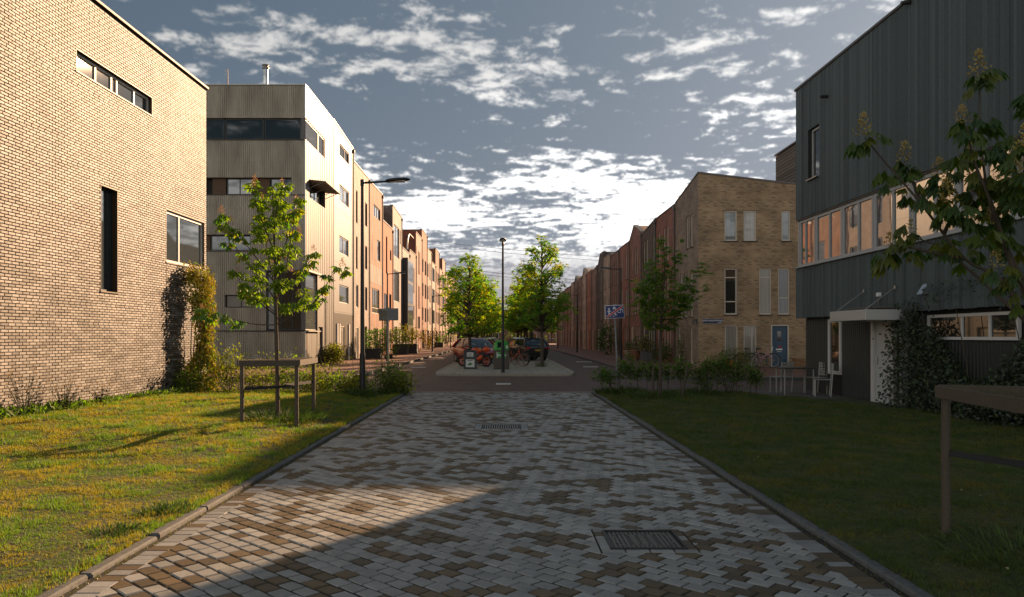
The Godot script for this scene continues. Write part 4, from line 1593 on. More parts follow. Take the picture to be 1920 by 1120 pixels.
	# the further houses
	var cols := [Color(0.42, 0.2, 0.12), Color(0.5, 0.4, 0.33), Color(0.55, 0.5, 0.46), Color(0.36, 0.2, 0.12), Color(0.45, 0.27, 0.17), Color(0.4, 0.17, 0.1), Color(0.48, 0.36, 0.3), Color(0.38, 0.2, 0.13), Color(0.5, 0.38, 0.3), Color(0.36, 0.16, 0.1), Color(0.46, 0.3, 0.22)]
	var names := ["brick red", "patchy pale brown", "creamy white", "dark brown", "sandy orange", "deep red", "light beige", "walnut brown", "pale sand", "oxblood red", "clay coloured"]
	var hs := [15.2, 13.6, 12.4, 15.0, 12.6, 14.8, 13.0, 12.0, 14.2, 12.8, 13.6]
	for i in 11:
		var d0 := 94.5 + 6.27 * i
		var wins := []
		var floors := int(hs[i] / 3.1)
		var kind := i % 3
		for f in range(1, floors):
			if kind == 0:
				wins.append([0.8, f * 3.1 + 0.6, 1.0, 1.7, white, g])
				wins.append([3.4, f * 3.1 + 0.4, 1.9, 1.9, dark, g, [0.5]])
			elif kind == 1:
				wins.append([0.7, f * 3.1 + 0.5, 1.3, 1.8, white, cu])
				wins.append([2.9, f * 3.1 + 0.2, 0.7, 2.4, dark, gd])
				wins.append([4.5, f * 3.1 + 0.2, 0.7, 2.4, dark, gd])
			else:
				wins.append([1.2, f * 3.1 + 0.4, 3.6, 2.0, dark, g, [0.33, 0.67]])
		wins.append([0.8, 0.5, 2.0, 2.0, dark, gd, [0.5]])
		house(-1, d0, d0 + 6.27, [[0, hs[i]], [6.25, hs[i]]], brick_mat("left_brick_%d" % i, cols[i] * Color(0.66, 0.52, 0.44)) if i % 3 else plaster_mat("left_plaster_%d" % i, cols[i] * Color(0.66, 0.52, 0.44)), "%s house far down the left row, %s beyond the coral red brick house" % [names[i], ordinal(i)], wins, {"doors": [[3.8, 1.0, 2.3, brown_door]]})


func build_right_row() -> void:
	var cream := mat("cream_frame", Color.WHITE)
	var white := mat("white_frame", Color.WHITE)
	var g := glass("glass_street", Color.WHITE)
	var gd := glass("glass_dim", Color.WHITE)
	var cu := curtain_glass("curtain_cream", Color.WHITE)
	var cg := curtain_glass("curtain_grey", Color(0.2, 0.22, 0.22))
	build_corner_house(cream, g, gd, cu, cg)
	var b := [43.5, 49.05, 54.1, 59.3, 64.5, 69.65, 75.0, 80.0, 85.05, 90.0, 95.3, 100.5, 106.0, 111.2, 116.4, 121.6, 126.8, 132.0, 137.2, 142.4]
	var cols := [Color(0.24, 0.1, 0.065), Color(0.1, 0.075, 0.055), Color(0.25, 0.125, 0.085), Color(0.27, 0.115, 0.075), Color(0.19, 0.1, 0.075), Color(0.4, 0.33, 0.26), Color(0.075, 0.062, 0.055), Color(0.22, 0.13, 0.1), Color(0.34, 0.14, 0.085), Color(0.42, 0.34, 0.28), Color(0.2, 0.12, 0.09), Color(0.16, 0.1, 0.08), Color(0.38, 0.28, 0.22), Color(0.27, 0.13, 0.1), Color(0.3, 0.12, 0.08), Color(0.2, 0.12, 0.09), Color(0.36, 0.28, 0.22), Color(0.26, 0.12, 0.08), Color(0.18, 0.11, 0.085)]
	var names := ["wine red brick", "near black brick", "russet brick", "terracotta brick", "umber brick", "cream brick", "charcoal brick", "mauve brown brick", "salmon red brick", "pale beige brick", "cocoa brick", "sooty brown brick", "fawn brick", "chestnut brick", "tile red brick", "peat brown brick", "oatmeal brick", "ruby brick", "coffee brick"]
	var tall := [9.35, 9.25, 9.3, 9.2, 9.15, 9.45, 9.4, 9.1, 9.2, 9.3, 9.3, 9.2, 9.4, 9.2, 9.3, 9.2, 9.3, 9.2, 9.3]
	var doors := [mat("door_red", Color(0.16, 0.03, 0.02), 0.5), mat("door_black", Color(0.02, 0.02, 0.02), 0.5), mat("door_cream", Color(0.45, 0.38, 0.28), 0.5), mat("door_orange", Color(0.3, 0.09, 0.02), 0.5)]
	for i in 19:
		var w: float = b[i + 1] - b[i] - 0.02
		var h: float = tall[i]
		var tops := [[0, h], [w, h]]
		if i in [2, 9, 11]:
			tops = [[0, h - 0.1], [w * 0.38, h + 0.85], [w * 0.62, h + 0.5], [w, h - 0.1]]
		elif i == 6:
			tops = [[0, h - 0.7], [w * 0.5, h + 0.75], [w, h + 0.75]]
		elif i in [1, 7]:
			tops = [[0, h - 0.25], [w, h + 0.15]]
		var wins := []
		var fl := [[6.3, 2.1], [3.3, 2.3]]
		for f in fl:
			match i % 4:
				0:
					wins.append([0.6, f[0], 0.55, f[1], cream, cu])
					wins.append([2.2, f[0], 0.6, f[1], cream, gd])
					wins.append([3.1, f[0], 0.6, f[1], cream, cu])
				1:
					wins.append([0.5, f[0], 0.7, f[1], cream, gd])
					wins.append([1.5, f[0], 0.7, f[1], cream, cu])
					wins.append([3.9, f[0], 0.5, f[1], cream, gd])
				2:
					wins.append([1.9, f[0], 0.7, f[1], cream, gd])
					wins.append([2.9, f[0], 0.7, f[1], cream, gd])
					wins.append([0.5, f[0], 0.5, f[1], cream, cu])
				3:
					wins.append([0.7, f[0], 0.65, f[1], white, gd])
					wins.append([3.0, f[0], 0.6, f[1], white, cu])
					wins.append([3.9, f[0], 0.6, f[1], white, gd])
		wins.append([2.3, 0.6, 0.55, 1.8, cream, gd])
		wins.append([3.1, 0.6, 0.55, 1.8, cream, cu])
		wins.append([3.9, 0.6, 0.55, 1.8, cream, gd])
		house(1, b[i], b[i + 1], tops, brick_mat("right_brick_%d" % i, cols[i] * Color(1.4, 1.28, 1.15), i in [1, 6]), "%s row house on the right, %s beyond the pale corner house" % [names[i], ordinal(i)], wins, {"doors": [[0.7, 0.95, 2.3, doors[i % 4]]], "sill": mat("dark_trim", Color.WHITE)})


func build_corner_house(cream: Material, g: Material, gd: Material, cu: Material, cg: Material) -> void:
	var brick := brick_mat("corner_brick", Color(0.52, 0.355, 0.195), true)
	var o := thing("corner_house", "light brown brick corner house with a blue front door and a sloping roofline", "house", v3(RIGHT_X, 0, 38.4))
	var front := [[1.34, 6.56, 0.66, 1.56, cream, cg, [], []], [2.33, 6.56, 0.66, 1.56, cream, cu, [], []], [4.28, 6.56, 0.46, 1.56, cream, cg, [], []], [1.34, 2.77, 0.66, 2.39, cream, gd, [], [0.28, 0.8]], [3.13, 2.77, 0.64, 2.39, cream, cu, [], [0.8]], [4.1, 2.77, 0.6, 2.39, cream, cg, [], [0.36]], [1.36, 0.1, 0.68, 2.13, cream, cu, [], [0.22]], [2.33, 0.1, 0.68, 2.13, cream, cu, [0.66], []]]
	var ops := []
	for q in front:
		ops.append(q.slice(0, 4))
	ops.append([3.74, 0.1, 0.92, 2.15])
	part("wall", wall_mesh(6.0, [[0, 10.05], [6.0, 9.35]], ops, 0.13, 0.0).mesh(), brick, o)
	for q in front:
		window(o, q[0], q[1], q[2], q[3], q[4], q[5], -0.06, 0.07, q[6], q[7], mat("dark_trim", Color.WHITE))
	# the street side
	var sides := [[2.45, 6.43, 0.6, 1.74, cream, cg], [3.4, 6.43, 0.6, 1.74, cream, cu], [1.1, 2.7, 0.6, 2.45, cream, cu], [2.1, 2.7, 0.6, 2.45, cream, gd], [3.4, 2.7, 0.6, 2.45, cream, cu], [3.4, 0.2, 0.6, 2.0, cream, cu], [0.6, 0.2, 0.6, 2.0, cream, cu]]
	ops = []
	for q in sides:
		ops.append(q.slice(0, 4))
	win_xf = Transform3D(Basis(Vector3.UP, -PI / 2), Vector3(0, 0, -5.08))
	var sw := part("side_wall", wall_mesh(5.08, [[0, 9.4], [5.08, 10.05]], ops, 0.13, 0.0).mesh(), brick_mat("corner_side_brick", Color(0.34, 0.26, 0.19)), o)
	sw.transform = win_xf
	for q in sides:
		window(o, q[0], q[1], q[2], q[3], q[4], q[5], -0.06, 0.07, [], [], mat("dark_trim", Color.WHITE))
	win_xf = Transform3D()
	var body := MB.new()
	body.quad(Vector3(0, 10.05, 0), Vector3(6.0, 9.35, 0), Vector3(6.0, 8.7, -5.08), Vector3(0, 9.4, -5.08))
	body.quad(Vector3(6.0, 0, 0), Vector3(6.0, 0, -5.08), Vector3(6.0, 8.7, -5.08), Vector3(6.0, 9.35, 0))
	body.quad(Vector3(6.0, 0, -5.08), Vector3(0, 0, -5.08), Vector3(0, 9.4, -5.08), Vector3(6.0, 8.7, -5.08))
	part("roof", body.mesh(), mat("dark_core", Color.WHITE), o)
	var e := MB.new()
	for s in [[Vector3(0, 10.08, -0.1), Vector3(6.0, 9.38, -0.1), Vector3(0, 0, 1)], [Vector3(0.1, 9.43, -5.08), Vector3(0.1, 10.08, 0.0), Vector3(-1, 0, 0)]]:
		var dir: Vector3 = (s[1] - s[0]).normalized()
		e.box((s[0] + s[1]) / 2, Vector3((s[1] - s[0]).length() + 0.03, 0.08, 0.28), Basis(dir, s[2].cross(dir), s[2]))
	part("roof_edge", e.mesh(), mat("zinc_edge", Color.WHITE), o)
	# blue door
	var blue := mat("blue_door", Color(0.018, 0.06, 0.1), 0.42)
	var dm := MB.new()
	dm.bev(Vector3(0.46, 1.06, 0), Vector3(0.9, 2.12, 0.05), 0.01)
	var d := part("door", dm.mesh(), blue, o, Vector3(3.74, 0.1, -0.1))
	d.set_meta("label", "blue front door")
	var fm := MB.new()
	fm.box(Vector3(0.03, 1.07, 0.05), Vector3(0.06, 2.14, 0.1))
	fm.box(Vector3(0.89, 1.07, 0.05), Vector3(0.06, 2.14, 0.1))
	fm.box(Vector3(0.46, 2.115, 0.05), Vector3(0.8, 0.06, 0.1))
	part("frame", fm.mesh(), cream, d)
	fm = MB.new()
	fm.box(Vector3(0.44, 1.56, 0.03), Vector3(0.2, 0.52, 0.02))
	part("pane", fm.mesh(), glass("glass_dim"), d)
	fm = MB.new()
	fm.bev(Vector3(0.44, 0.88, 0.035), Vector3(0.34, 0.07, 0.02), 0.006)
	fm.rod(Vector3(0.1, 0.98, 0.02), Vector3(0.1, 0.98, 0.09), 0.025)
	fm.bev(Vector3(0.09, 0.9, 0.03), Vector3(0.05, 0.2, 0.02), 0.006)
	part("letterbox", fm.mesh(), mat("steel", Color.WHITE), d)
	fm = MB.new()
	fm.box(Vector3(0.47, 1.02, 0.03), Vector3(0.18, 0.07, 0.012))
	part("red_sticker", fm.mesh(), mat("sticker_red", Color(0.5, 0.01, 0.02), 0.5), d)
	fm = MB.new()
	for i in 9:
		var a := PI * i / 8.0
		fm.box(Vector3(0.44 + 0.09 * cos(a), 0.74 + 0.05 * sin(a), 0.03), Vector3(0.03, 0.018, 0.012))
	part("knocker", fm.mesh(), mat("steel", Color.WHITE), d)
	# house number and street name plates
	var np := thing("house_number_plate", "small ochre house number plate on the wall beside the blue door", "number plate", v3(RIGHT_X + 3.45, 1.42, 38.38))
	part("plate", box_mesh(Vector3(0.15, 0.17, 0.015), 0.003), mat("plate_ochre", Color(0.35, 0.24, 0.08), 0.5), np)
	text("number", "12", 0.1, mat("ink", Color(0.02, 0.02, 0.02), 0.6), np, Vector3(0, 0.0, 0.01))
	var blue_plate := mat("plate_blue", Color(0.012, 0.022, 0.06), 0.35)
	var white := mat("sign_white", Color(0.72, 0.72, 0.72), 0.4)
	var sp := thing("street_name_plate", "dark blue street name plate on the front of the brown brick corner house", "street sign", v3(RIGHT_X + 0.72, 2.43, 38.37))
	part("plate", box_mesh(Vector3(1.02, 0.24, 0.02), 0.004), blue_plate, sp)
	text("lettering", "JAMES BRADLEYSTRAAT", 0.066, white, sp, Vector3(0, 0.025, 0.012))
	text("lettering", "IJBURG", 0.04, white, sp, Vector3(0.36, -0.07, 0.012))
	var rimm := MB.new()
	for s in [-1, 1]:
		rimm.box(Vector3(0, s * 0.108, 0.011), Vector3(0.98, 0.008, 0.003))
		rimm.box(Vector3(s * 0.488, 0, 0.011), Vector3(0.008, 0.2, 0.003))
	part("border", rimm.mesh(), white, sp)
	sp = thing("street_name_plate", "dark street name plate on the street side of the brown brick corner house", "street sign", v3(RIGHT_X - 0.03, 2.43, 39.0), -PI / 2)
	part("plate", box_mesh(Vector3(0.8, 0.24, 0.02), 0.004), blue_plate, sp)
	text("lettering", "IJBURG", 0.04, white, sp, Vector3(0.2, -0.07, 0.012))


func text(called: String, what: String, size: float, m: Material, parent: Node3D, at: Vector3) -> void:
	var t := TextMesh.new()
	var f := SystemFont.new()
	f.font_names = PackedStringArray(["Droid Sans"])
	f.font_weight = 700
	t.font = f
	t.text = what
	t.font_size = 64
	t.pixel_size = size / 46.0
	t.depth = 0.003
	t.horizontal_alignment = HORIZONTAL_ALIGNMENT_CENTER
	t.vertical_alignment = VERTICAL_ALIGNMENT_CENTER
	part(called, t, m, parent, at)


# ------------------------------------------------------------------ the dark timber building on the right
func build_timber_building() -> void:
	var b := thing("timber_building", "dark grey building clad in upright timber boards beside the right lawn", "building", v3(8.73, 0, 22.3), -(PI / 2 - 0.0179))
	var L := 13.6
	var dark := mat("dark_core", Color.WHITE)
	var body := MB.new()
	body.box(Vector3(L / 2, 7.05, -4.17), Vector3(L, 3.84, 8.0))
	body.box(Vector3(L / 2, 2.94, -4.17), Vector3(L, 1.44, 8.0))
	for s in [[5.13, 6.13], [7.55, 8.97]]:
		body.box(Vector3(L / 2, (s[0] + s[1]) / 2, -0.09), Vector3(L, s[1] - s[0], 0.12))
	body.box(Vector3(L / 2 + 0.78, 6.84, -0.09), Vector3(L - 1.56, 1.42, 0.12))
	body.box(Vector3(0.45, 6.84, -0.09), Vector3(0.9, 1.42, 0.12))
	body.box(Vector3(L / 2, 2.94, -0.09), Vector3(L, 1.44, 0.12))
	body.box(Vector3(L / 2, 1.1, -4.25), Vector3(L - 0.3, 2.24, 8.0))
	body.box(Vector3(L / 2, 4.4, -4.4), Vector3(L - 0.02, 1.5, 7.8))
	part("core", body.mesh(), dark, b)
	# boards: each one a piece of its own
	var tones := []
	for i in 5:
		tones.append(mat("grey_board_%d" % i, Color(0.105, 0.138, 0.136) * (0.8 + 0.1 * i), 0.75, 0, {"albedo_texture": grain_tex(), "uv1_triplanar": true, "uv1_world_triplanar": true, "uv1_scale": Vector3(1.9 + 0.13 * i, 0.33, 1.9 + 0.13 * i), "uv1_offset": Vector3(0.17 * i, 0.31 * i, 0.07 * i), "normal_enabled": true, "normal_texture": grain_bump(), "normal_scale": 0.9}))
	var u := 0.0
	while u < L - 0.05:
		var w: float = [0.09, 0.11, 0.13][rng.randi() % 3]
		var spans := [[2.19, 3.66], [5.11, 8.97]]
		if u + w > 0.9 and u < 1.55:
			spans = [[2.19, 3.66], [5.11, 6.12], [7.56, 8.97]]
		for s in spans:
			var y0: float = s[0] + (rf(-0.012, 0.006) if s[0] in [2.19, 5.11] else 0.0)
			var key := "board %.3f %.2f" % [w, s[1] - s[0]]
			if not mesh_cache.has(key):
				var mb := MB.new()
				mb.bev(Vector3(0, (s[1] - s[0]) / 2, 0), Vector3(w - 0.005, s[1] - s[0], 0.026), 0.003)
				mesh_cache[key] = mb.mesh()
			part("board", mesh_cache[key], tones[rng.randi() % 5], b, Vector3(u + w / 2, y0, rf(-0.007, 0.004)), Basis(Vector3.UP, rf(-0.02, 0.02)))
		u += w
	# roof edge and drips
	var zinc := mat("zinc_edge", Color.WHITE)
	var m := MB.new()
	m.bev(Vector3(L / 2, 9.0, -0.1), Vector3(L + 0.08, 0.07, 0.3), 0.008)
	part("roof_edge", m.mesh(), zinc, b)
	var white := mat("grey_white_frame", Color(0.36, 0.37, 0.36), 0.5)
	m = MB.new()
	m.bev(Vector3(L / 2, 3.675, 0.0), Vector3(L + 0.05, 0.035, 0.16), 0.006)
	part("sill", m.mesh(), white, b)
	m = MB.new()
	m.box(Vector3(L / 2, 5.085, -0.06), Vector3(L - 0.02, 0.04, 0.1))
	part("lintel", m.mesh(), mat("dark_trim", Color.WHITE), b)
	# the window band
	var g := mat("glass_mirror", Color(0.3, 0.3, 0.3), 0.02, 0.75, {"normal_enabled": true, "normal_texture": bump_tex("pane_bump", 0.006, 1.0, 1, 256), "normal_scale": 0.12, "uv1_triplanar": true, "uv1_world_triplanar": true, "uv1_scale": Vector3(0.5, 0.5, 0.5)})
	window(b, 0.14, 3.7, 1.06, 1.36, white, g, -0.05, 0.07, [0.36])
	for i in 7:
		window(b, 1.22 + i * 1.6, 3.7, 1.58, 1.36, white, g, -0.05, 0.08, [0.53])
	m = MB.new()
	m.box(Vector3(0.07, 4.39, -0.1), Vector3(0.09, 1.36, 0.1))
	part("corner_post", m.mesh(), white, b)
	# small deep window high up
	window(b, 0.93, 6.14, 0.6, 1.4, white, glass("glass_dim"), -0.07, 0.06)
	m = MB.new()
	m.box(Vector3(1.23, 6.11, 0.02), Vector3(0.7, 0.03, 0.14))
	part("sill", m.mesh(), mat("steel_worn", Color.WHITE), b)
	m = MB.new()
	m.rod(Vector3(2.1, 8.15, 0.0), Vector3(2.1, 8.13, 0.22), 0.045)
	m.rod(Vector3(6.1, 8.9, 0.0), Vector3(6.1, 8.88, 0.22), 0.045)
	part("spout", m.mesh(), mat("dark_trim", Color.WHITE), b)
	# ribbed dark wall below
	var ribs := mat("ribbed_dark", Color(0.026, 0.03, 0.024), 0.6)
	m = MB.new()
	for s in [[0.15, 1.62, 2.13], [2.42, 4.15, 2.13], [5.6, 6.35, 2.13], [6.35, 9.2, 1.5], [9.2, L - 0.2, 2.13]]:
		m = MB.new()
		corrugated(m, Vector3(s[0], 0.05, -0.24), Vector3.RIGHT, s[2], s[1] - s[0], Vector3.BACK, 0.11, 0.03)
		part("ribbed_cladding", m.mesh(), ribs, b)
	var fw := mat("white_frame", Color.WHITE)
	window(b, 1.65, 0.62, 0.75, 1.5, fw, glass("glass_dim"), -0.2, 0.09)
	window(b, 6.4, 1.58, 2.75, 0.52, fw, glass("glass_dim"), -0.17, 0.06, [0.42, 0.72])
	# door with its frame and side light
	m = MB.new()
	m.bev(Vector3(0.42, 1.05, 0), Vector3(0.8, 2.06, 0.06), 0.008)
	m.box(Vector3(0.42, 1.05, 0.034), Vector3(0.56, 1.86, 0.012))
	var d := part("door", m.mesh(), mat("door_white", Color(0.5, 0.51, 0.5), 0.5), b, Vector3(4.26, 0.06, -0.2))
	m = MB.new()
	m.box(Vector3(-0.04, 1.06, 0.03), Vector3(0.09, 2.14, 0.14))
	m.box(Vector3(0.88, 1.06, 0.03), Vector3(0.09, 2.14, 0.14))
	m.box(Vector3(1.24, 1.06, 0.03), Vector3(0.08, 2.14, 0.14))
	m.box(Vector3(0.6, 0.0, 0.03), Vector3(1.2, 0.05, 0.14))
	part("frame", m.mesh(), fw, d)
	m = MB.new()
	m.box(Vector3(1.06, 1.06, 0.0), Vector3(0.28, 2.08, 0.03))
	part("pane", m.mesh(), glass("glass_dim"), d)
	m = MB.new()
	m.bev(Vector3(0.1, 1.0, 0.05), Vector3(0.04, 0.2, 0.03), 0.006)
	m.rod(Vector3(0.1, 1.02, 0.06), Vector3(0.22, 1.02, 0.08), 0.012)
	part("handle", m.mesh(), mat("steel", Color.WHITE), d)
	# canopy with stays
	m = MB.new()
	m.bev(Vector3(4.85, 2.13, 0.36), Vector3(1.75, 0.24, 0.9), 0.01)
	var can := part("canopy", m.mesh(), mat("canopy_white", Color(0.46, 0.45, 0.42), 0.4), b)
	m = MB.new()
	for s in [4.1, 5.5]:
		m.rod(Vector3(s, 2.25, 0.7), Vector3(s, 2.75, 0.02), 0.018)
		m.bev(Vector3(s, 2.75, 0.03), Vector3(0.06, 0.1, 0.04), 0.01)
	part("stay", m.mesh(), mat("steel_worn", Color.WHITE), can)
	m = MB.new()
	m.bev(Vector3(4.95, 2.3, 0.3), Vector3(1.2, 0.05, 0.5), 0.01)
	part("plank", m.mesh(), wood_mat("grey_plank", Color(0.15, 0.13, 0.1)), can)
	# fittings on the wall
	var lm := thing("wall_lamp", "small white box lamp over the canopy of the timber building", "wall lamp", b.transform * Vector3(4.9, 2.62, 0.08))
	m = MB.new()
	m.bev(Vector3(0, 0, 0), Vector3(0.1, 0.1, 0.1), 0.015)
	part("body", m.mesh(), mat("white_plastic", Color.WHITE), lm)
	m = MB.new()
	m.rod(Vector3(0.0, -0.25, 0), Vector3(0, -0.05, 0), 0.02)
	part("stem", m.mesh(), zinc, lm)
	lm = thing("wall_lamp", "steel wedge shaped wall lamp on the grey boards above the low wide window", "wall lamp", b.transform * Vector3(6.7, 2.64, 0.02), b.rotation.y)
	m = MB.new()
	m.quad(Vector3(-0.09, -0.11, 0.16), Vector3(0.09, -0.11, 0.16), Vector3(0.09, 0.11, 0.02), Vector3(-0.09, 0.11, 0.02))
	m.quad(Vector3(-0.09, -0.11, 0), Vector3(-0.09, -0.11, 0.16), Vector3(-0.09, 0.11, 0.02), Vector3(-0.09, 0.11, 0))
	m.quad(Vector3(0.09, -0.11, 0.16), Vector3(0.09, -0.11, 0), Vector3(0.09, 0.11, 0), Vector3(0.09, 0.11, 0.02))
	part("body", m.mesh(), mat("steel", Color.WHITE), lm)
	m = MB.new()
	m.box(Vector3(0, -0.1, 0.07), Vector3(0.15, 0.02, 0.13))
	part("diffuser", m.mesh(), mat("white_plastic", Color.WHITE), lm)
	# the tower of horizontal boards further back
	var t := thing("board_clad_tower", "weathered building of level boards rising behind the brown corner house", "building", v3(16.0, 0, 43.9), -PI / 2)
	m = MB.new()
	m.box(Vector3(2.3, 6.1, -6.05), Vector3(4.6, 12.2, 12.0))
	part("core", m.mesh(), dark, t)
	var weather := []
	for i in 3:
		weather.append(mat("level_board_%d" % i, Color(0.15, 0.13, 0.1) * (0.75 + 0.2 * i), 0.8, 0, {"albedo_texture": noise_tex("streak2", 0.02, 0.5, 1.1, 4), "uv1_triplanar": true, "uv1_world_triplanar": true, "uv1_scale": Vector3(0.1, 1.5, 0.1)}))
	m = MB.new()
	m.bev(Vector3(2.3, 0, 0), Vector3(4.6, 0.17, 0.04), 0.006)
	var plank := m.mesh()
	m = MB.new()
	m.bev(Vector3(0, 0, 0), Vector3(0.04, 0.17, 12.0), 0.006)
	var plank2 := m.mesh()
	for i in 68:
		part("board", plank, weather[rng.randi() % 3], t, Vector3(0, 0.12 + i * 0.179, 0.0), Basis(Vector3.RIGHT, -0.08))
		part("board", plank2, weather[rng.randi() % 3], t, Vector3(4.6, 0.12 + i * 0.179, -6.05), Basis(Vector3(0, 0, 1), 0.08))
	m = MB.new()
	m.box(Vector3(2.3, 12.28, -6.0), Vector3(4.7, 0.08, 12.2))
	part("roof_edge", m.mesh(), zinc, t)


func build_street_end() -> void:
	# a low row across the far end, with the cables of a power line high over the street
	var b := thing("brick_row", "low red brown brick row closing the far end of the street", "building", v3(-40, 0, 196))
	var ops := []
	for i in 16:
		for f in 2:
			ops.append([2.0 + i * 5.0, 1.0 + f * 3.0, 1.6, 1.6])
	part("wall", wall_mesh(84, [[0, 6.4], [84, 6.4]], ops, 0.12, 8.0).mesh(), brick_mat("end_brick", Color(0.3, 0.15, 0.1)), b)
	for q in ops:
		window(b, q[0], q[1], q[2], q[3], mat("white_frame", Color.WHITE), glass("glass_dim"), -0.06, 0.1)
	var m := MB.new()
	m.quad(Vector3(-0.3, 6.4, 0.3), Vector3(84.3, 6.4, 0.3), Vector3(84.3, 8.6, -4), Vector3(-0.3, 8.6, -4))
	m.quad(Vector3(84.3, 6.4, -8.3), Vector3(-0.3, 6.4, -8.3), Vector3(-0.3, 8.6, -4), Vector3(84.3, 8.6, -4))
	part("roof", m.mesh(), mat("roof_tile", Color(0.12, 0.06, 0.04), 0.8), b)
	var wire := mat("cable_grey", Color(0.2, 0.19, 0.2), 0.6)
	var k := 0
	for s in [[26.6, 0.0, "highest power cable crossing the sky over the street"], [25.9, 3.0, "power cable just below the highest one over the street"], [19.8, 0.0, "lower power cable crossing behind the median trees"], [19.2, 3.0, "lowest power cable crossing behind the median trees"]]:
		m = MB.new()
		var pts := []
		var rr := []
		for i in 25:
			var x := -110.0 + i * 10.0
			pts.append(Vector3(x, s[0] - 0.062 * (x + 24) + 0.0006 * (x - 30) * (x - 30), -205 - s[1]))
			rr.append(0.05)
		m.tube(pts, rr, 4)
		tag(part(numbered("power_cable"), m.mesh(), wire, self), s[2], "power cable", "power cables over the street")
		k += 1


# ------------------------------------------------------------------ lamps and signs
func make_lamp(label: String, at: Vector3, turn: float) -> Node3D:
	var black := mat("lamp_black", Color(0.018, 0.02, 0.021), 0.45, 0.2)
	var o := thing("street_lamp", label, "street lamp", at, turn, "street lamps")
	var m := MB.new()
	m.tube([Vector3(0, -0.05, 0), Vector3(0, 1.1, 0), Vector3(0, 1.14, 0), Vector3(0, 5.65, 0)], [0.078, 0.075, 0.06, 0.042], 12)
	m.lathe(Vector3.ZERO, [Vector2(0.1, 0), Vector2(0.1, 0.05), Vector2(0.078, 0.07)], 12)
	part("pole", m.mesh(), black, o)
	m = MB.new()
	m.box(Vector3(0, 0.75, 0.075), Vector3(0.07, 0.28, 0.012))
	part("hatch", m.mesh(), black, o)
	m = MB.new()
	m.rod(Vector3(0, 5.58, 0), Vector3(0.68, 5.62, 0), 0.03, 0.026, 8)
	m.lathe(Vector3(0, 5.5, 0), [Vector2(0.055, 0), Vector2(0.055, 0.16), Vector2(0, 0.18)], 10)
	part("arm", m.mesh(), black, o)
	m = MB.new()
	var rings := []
	for i in 9:
		var t := i / 8.0
		var w := 0.13 * sqrt(maxf(0.0, 1.0 - pow(absf(t * 2 - 0.9) / 1.12, 2.6))) + 0.02
		var x := 0.62 + 0.62 * t
		var y := 5.62 + 0.05 * t
		var ring := []
		for q in [[-1, 0], [-0.75, 0.6], [0, 1], [0.75, 0.6], [1, 0], [0.8, -0.3], [0, -0.36], [-0.8, -0.3]]:
			ring.append(Vector3(x, y + q[1] * w * 0.5, q[0] * w))
		rings.append(ring)
	m.loft(rings)
	part("lamp_head", m.mesh(), black, o)
	m = MB.new()
	m.box(Vector3(0.92, 5.615, 0), Vector3(0.4, 0.02, 0.17))
	part("lens", m.mesh(), mat("lamp_lens", Color(0.45, 0.45, 0.42), 0.15), o)
	return o


